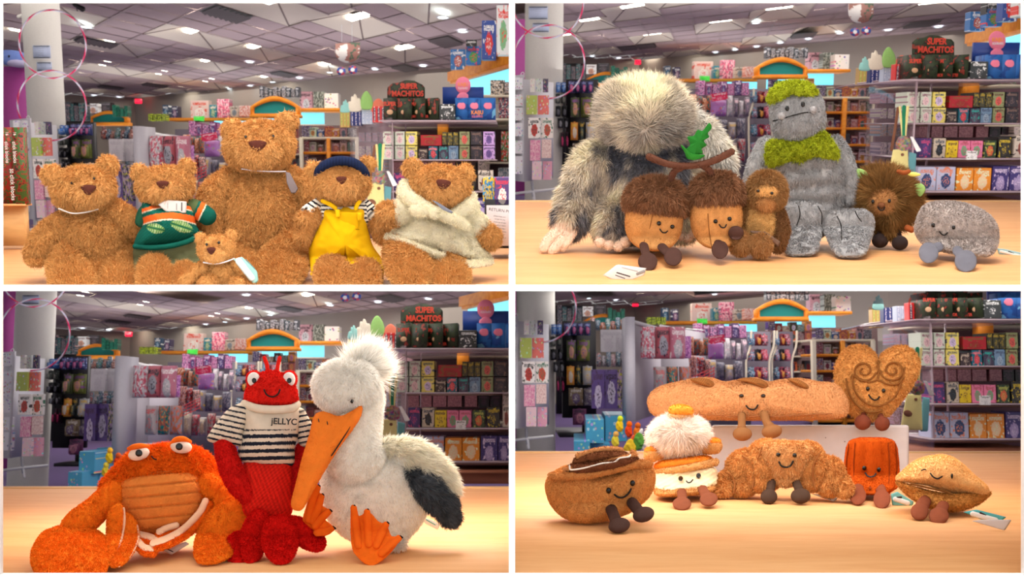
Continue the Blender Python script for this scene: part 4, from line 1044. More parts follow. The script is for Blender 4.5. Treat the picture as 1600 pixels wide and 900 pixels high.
    if Y > p.b[1]+3:
        lmesh(p, 'round_topper', *(lambda v: (np.array([p.at(q[0], q[1], D+.3-q[2]*.004) for q in v[0]]), v[1]))(blob((X, Y, 0), (13.5*k, 15*k, 3), p=2, nu=30, nv=14)), PINKP, None, r, True)
        text(p, 'KAIJU', X, Y-1, D+.22, 5.5*k, ORNG, r, None, .9, bold=.03); text(p, 'SQUISHIES', X, Y+5, D+.22, 3.2*k, WHITEP, r, None, .8)
        lmesh(p, 'pink_figure', *(lambda v: (np.array([p.at(q[0], q[1], D+.25-q[2]*.004) for q in v[0]]), v[1]))(blob((X, Y+21*k, 0), (10*k, 9*k, 3), nu=24, nv=12, lump=1.5, ls=4)), PINKP, None, r, True)
    if mp(p, 'near', 785, 0)[0] < p.b[2]-12:
        text(p, 'KAIJU', 784, 531, D+.03, 6.5*k, ORNG, r, 'near', .9, bold=.03); text(p, 'SQUISHIES', 784, 538, D+.03, 3.6*k, PINKP, r, 'near', .8, bold=.02)
    # fancy cards left of the game display, in the depth of the case
    L = [(543, 560, 530, 563, 'orange and green game pack', 'stripe', (200, 160, 90), (170, 180, 90), (230, 200, 120)), (561, 581, 531, 560, 'navy pack with three figures', 'stripe', (40, 50, 110), (60, 70, 140), (240, 230, 230)),
         (581, 600, 529, 557, 'pale blue pack with three figures', 'stripe', (190, 200, 220), (160, 176, 210), (240, 240, 244)), (600, 622, 524, 554, 'red pack with three dark figures', 'stripe', (220, 50, 50), (70, 50, 80), (230, 210, 210))]
    for x0, x1, y0, y1, c, st, a_, b_, k_ in L:
        X0, Y0 = mp(p, 'near', x0, y0-4); X1, Y1 = mp(p, 'near', x1, y1-6)
        item(p, 'game_pack', f'{c} on the clear case end behind the {A}', 'game pack', (X0, Y0, X1, Y1), 8.4+(622-x1)*.02, .1, st, a_, b_, k_)
    for x0, x1, y0, y1, c, co in ((544, 560, 508, 530, 'pale teal cloud', (150, 212, 206)), (556, 580, 498, 528, 'cream cloud', (236, 226, 206)), (579, 600, 493, 524, 'green hill', (150, 200, 110)), (599, 622, 506, 530, 'orange and blue rocket', (226, 120, 90))):
        (X0, Y0), (X1, Y1) = mp(p, 'near', x0, y0), mp(p, 'near', x1, y1)
        w_, h2 = X1-X0, Y1-Y0; O = [(X0, Y1), (X0, Y0+h2*.6), (X0+w_*.12, Y0+h2*.42), (X0+w_*.22, Y0+h2*.46), (X0+w_*.28, Y0+h2*.14), (X0+w_*.42, Y0+h2*.16), (X0+w_*.5, Y0), (X0+w_*.64, Y0+h2*.06), (X0+w_*.72, Y0+h2*.24), (X0+w_*.9, Y0+h2*.26), (X1, Y0+h2*.5), (X1, Y1)] if 'cloud' in c else [(X0, Y1), (X0+w_*.03, Y0+h2*.45), (X0+w_*.25, Y0+h2*.12), (X0+w_*.5, Y0), (X0+w_*.75, Y0+h2*.14), (X1, Y0+h2*.5), (X1, Y1)]
        V, Fc = pillow(O, 0, .5, .5, n=40, rings=3)
        if Y0 < p.b[1]+2: continue
        o = lmesh(p, 'topper_card', np.array([p.at(q[0], q[1], 8.8-q[2]*.02) for q in V]), Fc, flat('card_'+c.replace(' ', '_'), co, .6), None)
        if o: tag(o, f'{c} shaped display topper card behind the {A}', 'topper card')
    g = 'blind boxes in the clear case'
    def bx(xs, y0, y1, c, st, co, ti, ik, D_=D+.05, dep=.25, nm='blind_box'):
        for i, (a, b) in enumerate(xs):
            (X0, Y0), (X1, Y1) = mp(p, 'near', a, y0), mp(p, 'near', b, y1)
            if X0 > p.b[2]-3: continue
            lab = c if len(xs) == 1 else f'{c}, {ORD[i]} of {["none", "one", "two", "three", "four", "five", "six"][len(xs)]},'
            item(p, nm, f'{lab} behind the {A}', 'blind box', (X0+.4, Y0, X1-.4, Y1), D_, dep, st, co, ti, ik)
    for tier, y0, y1 in (('upper', 564, 588), ('lower', 589, 613)):
        bx([(618, 638), (639, 657)], y0, y1, f'{tier} pale green and pink box', 'figure', (206, 212, 196), (232, 196, 200), (150, 110, 120))
        bx([(658, 679)], y0, y1, f'{tier} yellow and lilac box with grey cat print', 'figure', (232, 214, 110), (214, 190, 226), (70, 80, 100))
        bx([(752, 771)], y0, y1, f'{tier} olive box with red creature', 'figure', (140, 146, 100), (216, 90, 80), (90, 40, 40))
        bx([(772, 793)], y0, y1, f'{tier} black star print box', 'figure', (36, 30, 42), (50, 42, 56), (130, 100, 90))
        bx([(794, 815)], y0, y1, f'{tier} violet patterned box', 'figure', (200, 160, 220), (110, 80, 150), (60, 40, 100))
    bx([(684, 722)], 570, 589, 'wide red box', 'title', (170, 20, 36), (150, 20, 30), (120, 90, 40))
    bx([(722, 731), (731, 741), (741, 751)], 565, 588, 'narrow dark box with yellow figure', 'figure', (56, 54, 36), (70, 66, 40), (190, 160, 40))
    bx([(680, 697)], 594, 613, 'dark brown box with cream print', 'figure', (54, 40, 46), (70, 54, 56), (200, 180, 160))
    bx([(698, 715)], 590, 613, 'teal box with red bowl', 'figure', (20, 100, 120), (200, 60, 70), (240, 120, 130))
    bx([(716, 733)], 590, 613, 'dark plum box with teal title', 'title', (60, 50, 76), (90, 76, 100), (40, 170, 160))
    bx([(733, 751)], 589, 613, 'blue-grey box', 'title', (110, 140, 170), (150, 170, 190), (60, 70, 100))
    bx([(637, 657)], 637, 668, 'purple box with pink figure', 'figure', (70, 50, 110), (90, 60, 130), (220, 80, 130), nm='blind_box')
    bx([(659, 679)], 637, 668, 'cream box with black figure', 'figure', (206, 190, 170), (30, 30, 34), (60, 70, 90))
    bx([(679, 698)], 641, 668, 'yellow box with brown figures', 'figure', (236, 206, 40), (230, 196, 50), (110, 70, 40))
    bx([(698, 717), (717, 737)], 641, 668, 'pink box with green figure', 'figure', (240, 130, 170), (120, 170, 130), (200, 90, 110))
    bx([(738, 758)], 641, 668, 'dark green box with orange mushroom', 'figure', (50, 70, 44), (220, 100, 60), (200, 200, 90))
    bx([(760, 781)], 636, 668, 'black box with gold rim and yellow bottle', 'figure', (40, 36, 34), (60, 54, 44), (220, 190, 40))
    bx([(785, 812)], 632, 668, 'cream box with red arch print', 'figure', (214, 200, 186), (150, 70, 60), (60, 50, 50))
    bx([(634, 664), (664, 694)], 682, 720, 'large pale box with blue astronaut', 'figure', (196, 196, 222), (50, 70, 120), (230, 140, 110))
    bx([(695, 722), (722, 750)], 684, 721, 'orange box with chef figure', 'figure', (244, 150, 40), (250, 214, 170), (240, 240, 200))
    bx([(751, 778), (778, 806)], 681, 720, 'dark purple box with fairy figure', 'title', (64, 50, 120), (170, 150, 200), (220, 200, 230))
    bx([(637, 655), (656, 675), (676, 698), (699, 722), (726, 746)], 617, 636, 'dusky rose box on the back shelf', 'busy', (130, 80, 90), (150, 100, 106), (110, 64, 76), 9.6)
    bx([(747, 765), (766, 784)], 617, 637, 'black box on the back shelf', 'figure', (24, 22, 26), (44, 30, 44), (70, 40, 60), 9.6)
    bx([(785, 806)], 614, 632, 'pale box with square code on the back shelf', 'title', (220, 200, 196), (226, 210, 200), (90, 80, 80), 9.5)
    bx([(740, 760), (760, 790)], 546, 552, 'flat red and green box high on the back shelf', 'busy', (120, 40, 60), (80, 120, 80), (220, 200, 200), 9.5)
    CT = [(190, 130, 140), (150, 110, 130), (110, 130, 150), (200, 180, 170), (160, 90, 90), (120, 100, 130)]
    rnd = random.Random(3)
    for k2, (y0, y1) in enumerate(((566, 582), (590, 606), (614, 634), (644, 666), (676, 700))):
        bx([(576, 587), (588, 598), (599, 610), (611, 622)], y0, y1, f'{["top", "second", "middle", "fourth", "lowest"][k2]} row dusty pink carton at the case end', 'busy', jit(CT[k2], 16, rnd), jit(CT[(k2+2) % 6], 20, rnd), (226, 210, 210), 10.1, .3)
    # price card, tote bags, pompom
    (X0, Y0), (X1, Y1) = mp(p, 'near', 712, 657), mp(p, 'near', 728, 671)
    item(p, 'price_card', f'white price card clipped to the clear shelf behind the {A}', 'price card', (X0, Y0, X1, Y1), D-.12, .02, 'title', (236, 232, 232), (236, 232, 232), (120, 116, 116))
    (X0, Y0), (X1, Y1) = mp(p, 'near', 588, 655), mp(p, 'near', 630, 708)
    if not hidden(p, X0, Y0, X1, Y1):
        def loc(v, dd, k3=.004): return np.array([p.at(q[0], q[1], dd-q[2]*k3) for q in v[0]]), v[1]
        r = root(p, 'tote_bag', f'yellow tote bag with striped strap hanging by the case behind the {A}', 'tote bag', (X0+X1)/2, Y1, 7.6)
        w_ = X1-X0
        lmesh(p, 'bag_body', *loc(pillow([(X0+w_*.2, Y0), (X0+w_*.75, Y0-1), (X0+w_*.8, Y1), (X0-2, Y1)], 0, 4, 4, n=60, rings=6, sharp=True), 7.6), YELC, None, r, True)
        lmesh(p, 'brown_patch', *loc(blob((X0+w_*.25, Y0+30, 4), (7, 5, 2), rot=15), 7.6), BROWNC, None, r, True)
        lmesh(p, 'heart_patch', *loc(blob((X0+w_*.55, Y0+8, 4), (2.6, 2.4, 1)), 7.6), BROWNC, None, r, True)
        for c0, c1, m_, nm in ((605, 609, YELC, 'yellow_strap'), (610, 617, GREENC, 'green_strap'), (617, 622, YELC, 'yellow_strap')):
            a, b = mp(p, 'near', (c0+c1)/2, 588), mp(p, 'near', 613, 650)
            lmesh(p, nm, *loc(limb([(*a, 0), ((a[0]+b[0])/2, (a[1]+b[1])/2, 0), (*b, 0)], [(c1-c0)/2*.9]*3, nu=10, seg=12, flat_=.25), 7.6), m_, None, r, True)
        a, b, c = mp(p, 'near', 604, 590), mp(p, 'near', 600, 620), mp(p, 'near', 594, 655)
        r2 = root(p, 'tote_bag', f'teal striped tote bag behind the yellow one near the {A}', 'tote bag', X1, Y1, 7.8)
        lmesh(p, 'bag_body', *loc(pillow([(X0+w_*.8, Y0+4), (X1+3, Y0+6), (X1, Y1+2), (X0+w_*.7, Y1+2)], 0, 3, 3, n=40, rings=5, sharp=True), 7.75), TEALC, None, r2, True)
        lmesh(p, 'brown_strap', *loc(limb([(*a, 0), (*b, 0), (*c, 0)], [2.4]*3, nu=10, seg=12, flat_=.3), 7.7), BROWNC, None, r2, True)
        X, Y = mp(p, 'near', 613, 645)
        t = Toy(p, 'pompom_charm', f'multicoloured pompom charm with white tag by the tote bags behind the {A}', 'pompom', X, Y+12, D=7.3)
        kk = MAPS['near'][key][0]
        t.add('pompom', blob((X, Y, 0), (12*kk, 12*kk, 10), lump=2, ls=3), (150, 120, 110), PLUSH, vcol=lambda P: np.array(lin((150, 120, 110)))*(1+.9*np.stack([vnoise(P/2.5, 1), vnoise(P/2.5, 2), vnoise(P/2.5, 3)], 1)))
        t.add('tag', pillow([(X+10, Y-10), (X+14, Y-11), (X+28, Y+12), (X+20, Y+14)], 4, .4, .4, n=24, rings=3, sharp=True), (236, 234, 236), FELT)
    # high ledge at the wall side
    if key in ('TL', 'TR', 'BL'):
        g0, g1 = {'TL': ((699, 113), (797, 80)), 'TR': ((1508, 54), (1600, 26)), 'BL': ((717, 464), (797, 443))}[key]
        r = root(p, 'wall_shelf', f'thick orange ledge high on the side wall above the {A}', 'shelf', g0[0], g0[1], 11)
        P0, P1 = p.at(*g0, 12.5), p.at(*g1, 9.5); zt = (P0[2]+P1[2])/2
        # the ledge is level: put both ends where the ray meets its height
        P0 = p.onplane(*g0, 1.09); P1 = p.onplane(*g1, 1.09)
        dz = .11; dx = np.array([.9, 0, 0])
        V = np.array([P0, P1, P1+dx, P0+dx, P0-[0, 0, dz], P1-[0, 0, dz], P1+dx-[0, 0, dz], P0+dx-[0, 0, dz]])
        lmesh(p, 'board', V, [np.array([[0, 1, 2, 3], [4, 5, 6, 7], [0, 1, 5, 4], [1, 2, 6, 5], [3, 0, 4, 7]])], ORANGEW, None, r)
        V2 = V.copy(); V2[:, 2] -= .03; V2[:, 0] += .03
        lmesh(p, 'moulding', V2*[1, 1, 1], [np.array([[0, 1, 5, 4], [4, 5, 6, 7], [3, 0, 4, 7]])], ORANGEW, None, r)
        V3 = np.array([P0-[-.1, 0, .13], P1-[-.1, 0, .13], P1-[-.1, 0, .45], P0-[-.1, 0, .45]])
        lmesh(p, 'lit_face', V3, [np.array([[0, 1, 2, 3]])], CYANM, None, r)
        if key != 'BL':
            BX = [(704, 77, 727, 108, 'blue playset', (50, 110, 170), (180, 90, 80), (230, 230, 230)), (728, 62, 745, 82, 'black board game', (36, 34, 36), (60, 60, 60), (220, 220, 220)),
                  (728, 72, 752, 101, 'blue and green playset', (40, 110, 180), (70, 150, 80), (230, 60, 60)), (753, 32, 775, 93, 'tall blue and red drink machine', (50, 80, 160), (220, 50, 50), (240, 240, 240)),
                  (776, 8, 800, 86, 'tall white marble run', (226, 230, 230), (120, 180, 130), (230, 60, 50))]
            for i, (x0, y0, x1, y1, c, a_, b_, k_) in enumerate(BX):
                if key == 'TR': x0, x1, y0, y1 = 1516+(x0-704)*1.06, 1516+(x1-704)*1.06, y0-59, y1-60
                if y0 < p.b[1]-60 or y1 < 12: continue
                item(p, 'toy_carton', f'{c} carton standing on the orange side ledge above the {A}', 'carton', (x0, y0, x1, y1), 12-(x0-p.b[0]-700)*.028, .14, 'figure', a_, b_, k_)
        rr = link('side_shelving', None, loc=p.world(P1).tolist()); tag(rr, f'cream side-wall shelves beside the blue display near the {A}', 'shelving')
        for i, y in enumerate({'TL': (148, 185, 253, 300), 'TR': (88, 132, 195, 240), 'BL': (501, 551, 612, 660)}[key]):
            xl = {'TL': 757, 'TR': 1562, 'BL': 770}[key]+(0 if i else 0)
            board(p, None, 'shelf', None, None, xl-10*(i == 0), y, p.b[2]+3, y+3, 9.3, dep=1.2, mat=CREAM, parent=rr, raw=True)
        if key == 'TL':
            for i, (x0, y0, x1, y1, c, a_, b_) in enumerate(((766, 125, 789, 148, 'dark vehicle kit box', (60, 50, 46), (190, 170, 150)), (786, 128, 800, 146, 'grey kit box', (90, 90, 96), (150, 120, 110)), (779, 152, 800, 184, 'dark blue figure box', (46, 50, 80), (160, 60, 80)), (783, 205, 800, 252, 'green farm playset box', (50, 120, 50), (220, 60, 50)), (778, 262, 800, 300, 'grey blue toy bag', (130, 150, 170), (220, 220, 225)))):
                item(p, 'toy_carton', f'{c} on the cream side-wall shelves near the {A}', 'carton', (x0, y0, x1, y1), 9.4, .4, 'busy', a_, b_, (230, 225, 220))
# extra materials the goods need
def busy_flat(name, c1, c2, c3, sc):
    m, N, L, b = newmat(name, .5)
    tc = N.new('ShaderNodeTexCoord'); no = N.new('ShaderNodeTexNoise'); no.inputs['Scale'].default_value = sc; no.inputs['Detail'].default_value = 3
    L.new(tc.outputs['Object'], no.inputs['Vector'])
    cr = N.new('ShaderNodeValToRGB'); cr.color_ramp.interpolation = 'CONSTANT'
    e = cr.color_ramp.elements; e[0].color = lin4(c1); e[0].position = 0; e[1].color = lin4(c2); e[1].position = .5
    q = e.new(.6); q.color = lin4(c3)
    L.new(no.outputs['Fac'], cr.inputs[0]); L.new(cr.outputs[0], b.inputs['Base Color']); return m
GAMEM = busy_flat('game_print', (44, 58, 30), (30, 36, 22), (150, 52, 34), 24)
BUSYSIGN = busy_flat('picture_print', (90, 110, 90), (170, 120, 110), (236, 230, 226), 5)
ROUNDSIGN = busy_flat('round_print', (50, 90, 170), (190, 60, 80), (40, 60, 130), 9)
BLUED = busy_flat('blue_box_print', (40, 110, 190), (30, 80, 160), (120, 190, 230), 9)
FIGM = flat('figure_print', (214, 170, 130), .5); REDW = flat('red_wire', (226, 60, 70), .4)
DUSK = flat('dusk_panel', (110, 84, 84), .8); DUSKP = flat('dusky_rose_panel', (128, 92, 100), .8); BROWNS = flat('brown_shelf', (110, 74, 64), .6)
TERRA = flat('terracotta_crate', (196, 120, 86), .7); GREYD = flat('dull_grey_panel', (128, 118, 130), .8); GREYL = flat('light_grey_panel', (188, 180, 188), .7)
YELC = flat('yellow_canvas', (236, 222, 150), .9, .3, 200); BROWNC = flat('brown_leather', (130, 80, 56), .7); GREENC = flat('green_strap', (20, 130, 90), .8); TEALC = flat('teal_canvas', (110, 170, 180), .9)
def grid_mat():
    m, N, L, b = newmat('wire_grid', .5, (226, 224, 232))
    return m
GRIDW = grid_mat()
for p in PANELS: shop(p)

# things standing on the first picture's counter sides
p = TL
r = root(p, 'block_set', 'red and green click block packets standing on the wooden cabinet', 'toy pack', 20, 322, 4.6)
board(p, None, 'packet', None, None, -6, 199, 17, 322, 4.75, dep=.04, mat=busy_flat('click_red', (150, 30, 24), (60, 90, 40), (190, 60, 30), 60), parent=r, raw=True)
board(p, None, 'packet', None, None, 17.5, 199, 35, 320, 4.7, dep=.04, mat=busy_flat('click_green', (60, 100, 44), (150, 36, 28), (40, 50, 24), 60), parent=r, raw=True)
for s_, x, y, h in (('16', 14, 209, 4), ('click blocks', 14, 238, 5), ('16', 26, 209, 4), ('click blocks', 26, 238, 5), ('50', 21, 267, 5), ('click blocks', 23, 293, 6)):
    text(p, s_, x, y, 4.7, h, WHITEP, r, rot=-math.pi/2, off=.02, font_w=1.0)
r = root(p, 'wooden_cabinet', 'light wooden cabinet block holding the click block packets', 'cabinet', 20, 380, 4.6)
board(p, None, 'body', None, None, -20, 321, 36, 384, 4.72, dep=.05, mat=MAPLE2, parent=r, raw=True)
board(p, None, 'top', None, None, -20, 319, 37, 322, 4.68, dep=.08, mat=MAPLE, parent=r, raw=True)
item(p, 'toy_carton', 'blue and yellow creature carton on the stand beside the robed bear', 'carton', (754, 277, 773, 318), 4.3, .15, 'busy', (60, 150, 210), (230, 200, 70), (40, 40, 60))
item(p, 'toy_carton', 'purple carton showing a white safety panel beside the robed bear', 'carton', (773, 277, 801, 320), 4.25, .2, 'title', (90, 70, 130), (236, 230, 230), (220, 60, 80))
r = root(p, 'policy_sign', 'white return policy notice in black frame beside the robed bear', 'sign', 780, 384, 4.2)
board(p, None, 'frame', None, None, 757, 312, 803, 388, 4.25, dep=.2, mat=DARK, parent=r, raw=True)
board(p, None, 'sheet', None, None, 760, 321, 800, 384, 4.22, dep=.02, mat=flat('notice_paper', (226, 214, 216), .6), parent=r, raw=True)
text(p, 'RETURN POL', 783, 329, 4.2, 4.6, BLACKP, r, rot=-.12)
for j in range(9): text(p, ['please keep your', 'receipt for any', 'exchange of toys', 'bought in store', 'within the days', 'shown on receipt', 'thank you for', 'shopping with us', 'today'][j], 781, 338+j*4.6, 4.2, 2.0, BLACKP, r, rot=-.12)

# ---------------------------------------------------------------- soft toys
def zon(c, r, x, y, k=1.0):
    q = 1-((x-c[0])/r[0])**2-((y-c[1])/r[1])**2
    return c[2]+r[2]*math.sqrt(max(q, .02))*k
GOLD = (196, 138, 80); GOLD2 = (214, 160, 104)
CURL = dict(n=.75, L=5.2, W=1.1, lean=.5, jit=.45, curl=.9, clump=7)
CURLS = dict(n=.62, L=3.2, W=1.0, lean=.45, jit=.5, curl=.9, clump=4)
def fur(n=.6, L=4, W=1.0, lean=.5, jit=.3, curl=.4, clump=0, flow=(0, 1, 0)): return dict(n=n, L=L, W=W, lean=lean, jit=jit, curl=curl, clump=clump, flow=flow)
def bear(t, head, hr, hrot, ears, er, muz, mr, nose, nw, eyes, torso=None, tr=None, arms=(), legs=(), hz=22, gold=GOLD, F_=CURL, nrot=0, eyer=2.0, D=1.7):
    """head centre/radii, ear centres, muzzle, nose, eyes, torso, arms [(pts, radii)], legs [(pts, radii)]"""
    hc = (head[0], head[1], hz); rz = hr[1]*.85; H = (hr[0], hr[1], rz)
    a = dict(fur=F_, disp=D, ds=6)
    ho = t.add('head', blob(hc, H, hrot, p=2.12, nu=70, nv=46), gold, **a)
    for e in ears:
        eo = t.add('ear', blob((e[0]+(-3 if e[0] < head[0] else 3), e[1]-2, hz-2), (er*1.08, er*1.05, er*.5), nu=30, nv=20), gold, parent=ho, **a)
    mz = zon(hc, H, muz[0], muz[1])-mr[1]*.15
    mc = (muz[0], muz[1], mz); M_ = (mr[0], mr[1], mr[1]*.72)
    mo = t.add('muzzle', blob(mc, M_, hrot, nu=50, nv=32), tuple(min(255, v+6) for v in gold), parent=ho, **a)
    nz = zon(mc, M_, nose[0], nose[1])
    w, h = nw
    O = [(-w/2, -h*.38), (0, -h*.55), (w/2, -h*.38), (w*.42, h*.05), (w*.12, h*.5), (-w*.12, h*.5), (-w*.42, h*.05)]
    cr, sr = math.cos(math.radians(nrot)), math.sin(math.radians(nrot))
    O = [(nose[0]+x*cr-y*sr, nose[1]+x*sr+y*cr) for x, y in O]
    t.add('nose', pillow(O, nz+2.5, 3.5, 2, n=40, rings=8), (80, 42, 34), FELT, parent=ho, label='brown suede nose')
    for e in eyes: t.eye(e[0], e[1], zon(hc, H, e[0], e[1])+1.6, eyer, parent=ho)
    if torso: t.add('torso', blob((torso[0], torso[1], torso[2] if len(torso) > 2 else 0), tr, p=2.2, nu=80, nv=56), gold, **a)
    for P, R in arms: t.add('arm', limb(P, R, nu=44, seg=34), gold, **a)
    for P, R in legs: t.add('leg', limb(P, R, nu=44, seg=34), gold, **a)
    return ho
def ribbon(t, pts, r, c=(214, 210, 208), name='ribbon', label=None):
    return t.add(name, limb(pts, [r]*len(pts), nu=10, seg=30, flat_=.6), c, FELT, label=label, var=0)
def swing(t, O, z, c=(232, 228, 226), edge=None, name='tag', lines=(), label=None, parent=None):
    """paper swing tag with small print"""
    o = t.add(name, pillow(O, z, .5, .5, n=36, rings=3, sharp=True), c, FELT, label=label, var=0, parent=parent)
    for (x0, y0, x1, y1, w, col) in lines:
        t.add('print_line', limb([(x0, y0, z+.6), (x1, y1, z+.6)], [w, w], nu=6, seg=3, flat_=.3), col, FELT, parent=o, var=0)
    return o

# --- first picture: six bears
t = Toy(TL, 'teddy_bear', 'plain golden teddy bear beside the click block packets', 'teddy bear', 140, 434, low=(465, 60))
bear(t, (130, 296), (50, 35), -4, [(84, 276), (165, 262)], 15, (140, 302), (30, 22), (138.5, 297), (23, 15), [(112, 286), (147, 279)],
     (145, 385, 0), (60, 62, 46), arms=[([(96, 350, 14), (70, 372, 22), (57, 396, 28)], [18, 20, 18]), ([(178, 330, 10), (197, 345, 18), (211, 355, 22)], [18, 20, 17])],
     legs=[([(98, 398, 24), (106, 424, 54), (113, 438, 72)], [24, 30, 34]), ([(190, 402, 16), (187, 426, 40), (184, 440, 54)], [22, 25, 28])])
ribbon(t, [(92, 326, 42), (112, 333, 50), (132, 332, 52), (153, 327, 48)], 1.15, (204, 196, 190), label='thin white neck ribbon')

t = Toy(TL, 'teddy_bear', 'teddy bear in green and orange leaf sweater with olive shorts', 'teddy bear', 264, 434, low=(462, 56))
bear(t, (258, 292), (44, 31), -3, [(221, 272), (289, 263)], 11.5, (258, 298), (26, 18), (254, 289), (19, 12), [], hz=20,
     legs=[([(241, 424, 52), (242, 434, 60)], [25, 28]), ([(289, 430, 48), (289, 438, 54)], [20, 21])])
GRN, ORA, CRM, LEAF, LEAF2 = map(lambda c: np.array(lin(c)), ((14, 84, 72), (226, 96, 36), (220, 206, 180), (84, 132, 66), (160, 180, 130)))
def sweater(P):
    x, y = P[:, 0], P[:, 1]
    n = vnoise(P/1.6, 2)*.7
    arc = y+n-.018*(x-262)**2*.25-(x-262)*-.03
    C = np.tile(GRN, (len(P), 1))
    k = ((x*.9).astype(int)+(y).astype(int)) % 5 == 0
    C[k] = C[k]*1.35
    def band(v, a, b, c): C[(v > a) & (v < b)] = c
    band(arc, 318, 323.5, ORA); band(arc, 323.5, 325, CRM)
    band(arc, 332, 342, ORA); band(arc, 342, 344, CRM)
    for (cx, cy, rx, ry, rot) in ((243, 357, 15, 8, 12), (284, 354, 19, 9, 18)):
        a = math.radians(rot); u = (x-cx)*math.cos(a)+(y-cy)*math.sin(a); v = -(x-cx)*math.sin(a)+(y-cy)*math.cos(a)
        d = np.abs(u/rx)**1.6+np.abs(v/ry)**1.6+n*.1
        C[d < 1] = LEAF; C[(d < 1) & (np.abs(v) > 2.2) & (((u*.6).astype(int) % 2) == 0)] = LEAF2; C[(d < 1.1) & (np.abs(v) < .9)] = GRN*.8
    return C
def sleeve(P):
    x, y = P[:, 0], P[:, 1]; s = (x-300)*.72+(y-320)*.35+vnoise(P/1.6, 2)*.5
    C = np.tile(GRN, (len(P), 1)); C[s < 6] = lin((84, 98, 62)); C[(s > 9) & (s < 15)] = ORA; C[(s > 15) & (s < 16.6)] = CRM
    return C
so = t.add('sweater', pillow([(224, 316), (245, 320), (290, 318), (302, 330), (306, 350), (312, 366), (296, 378), (262, 385), (228, 388), (210, 386), (214, 368), (224, 350), (222, 334)], 20, 46, 50, n=190, rings=60, p=.55), (14, 84, 72), CLOTH, vcol=sweater, disp=.5, ds=3, var=.06)
t.add('sleeve', limb([(296, 324, 12), (312, 330, 18), (324, 338, 22)], [15, 14.5, 14], nu=70, seg=60), (14, 84, 72), CLOTH, vcol=sleeve, disp=.4, ds=3, parent=so, var=.06)
t.add('sleeve', limb([(232, 324, 6), (224, 334, 6), (220, 346, 4)], [10, 10, 9], nu=30, seg=20), (40, 92, 70), CLOTH, parent=so, disp=.3)
t.add('hem', limb([(211, 385, 34), (238, 387, 54), (268, 384, 58), (296, 376, 50), (314, 365, 32)], [4.2]*5, nu=12, seg=90, lump=.5, ls=2), (16, 88, 76), CLOTH, parent=so)
t.add('shorts', join(pillow([(214, 380), (262, 380), (312, 370), (320, 396), (314, 412), (290, 412), (268, 420), (262, 400), (256, 418), (226, 432), (212, 440), (208, 412)], 12, 36, 40, n=150, rings=30, p=.5, lump=4, ls=14)), (100, 104, 74), CLOTH, label='olive corduroy shorts', var=.1)
swing(t, [(247, 320), (258, 312), (292, 315), (291, 333), (276, 332), (258, 330)], 54, (214, 204, 200), lines=[(276, 318, 276, 328, .5, (120, 110, 110)), (284, 317, 284, 329, .9, (80, 74, 76)), (262, 317, 262, 326, .4, (150, 140, 140))], label='white paper swing tag')

t = Toy(TL, 'teddy_bear', 'biggest teddy bear, sitting at the centre above the others', 'teddy bear', 408, 424, low=(455, 78))
bear(t, (405, 229), (55, 39), -4, [(366, 205), (445, 193)], 15, (404, 239), (33, 24), (402.5, 228), (27, 16), [(384, 214), (427, 213)],
     (406, 348, 0), (74, 88, 60), hz=34, arms=[([(360, 282, 14), (334, 306, 26), (326, 340, 34), (330, 366, 38)], [20, 22, 22, 18]), ([(452, 280, 14), (478, 302, 22), (486, 330, 24)], [20, 21, 19])],
     legs=[([(462, 372, 30), (450, 400, 62), (440, 414, 86)], [27, 33, 38]), ([(356, 390, 30), (376, 420, 60), (388, 432, 76)], [27, 31, 33])], eyer=2.2)
ribbon(t, [(378, 264, 56), (402, 267, 62), (428, 268, 60), (446, 268, 52)], 1.1, (206, 200, 206), label='thin pale neck ribbon')
swing(t, [(446, 268), (453, 270), (466, 295), (462, 302), (455, 302), (448, 286)], 60, (128, 116, 118), label='grey paper swing tag')

t = Toy(TL, 'teddy_bear', 'tiny teddy bear with white tag crouching before the olive shorts', 'teddy bear', 348, 450, D=3.22)
bear(t, (338, 390), (29, 22), -4, [(317, 375), (358, 370)], 8.5, (336, 398), (17, 12), (330, 392), (13.5, 10.5), [(323, 382), (342, 379)],
     (345, 430, 0), (28, 26, 24), hz=18, arms=[([(316, 420, 10), (300, 432, 18), (290, 440, 22)], [11, 10, 9.5]), ([(366, 414, 8), (378, 424, 12), (386, 436, 14)], [11, 11, 10])],
     legs=[([(330, 440, 20), (322, 447, 34)], [13, 14]), ([(366, 442, 18), (372, 448, 32)], [12, 13])], F_=CURLS, D=.8, eyer=2.0)
ribbon(t, [(318, 410, 26), (336, 412, 32), (352, 409, 32), (366, 404, 26)], 1.2, (226, 220, 222))
swing(t, [(364, 405), (378, 401), (402, 424), (404, 440), (396, 446), (386, 424)], 32, (150, 196, 190), lines=[(373, 408, 393, 434, 5.5, (214, 226, 224)), (384, 405, 398, 420, .6, (90, 150, 150))], label='pale teal and white swing tag')

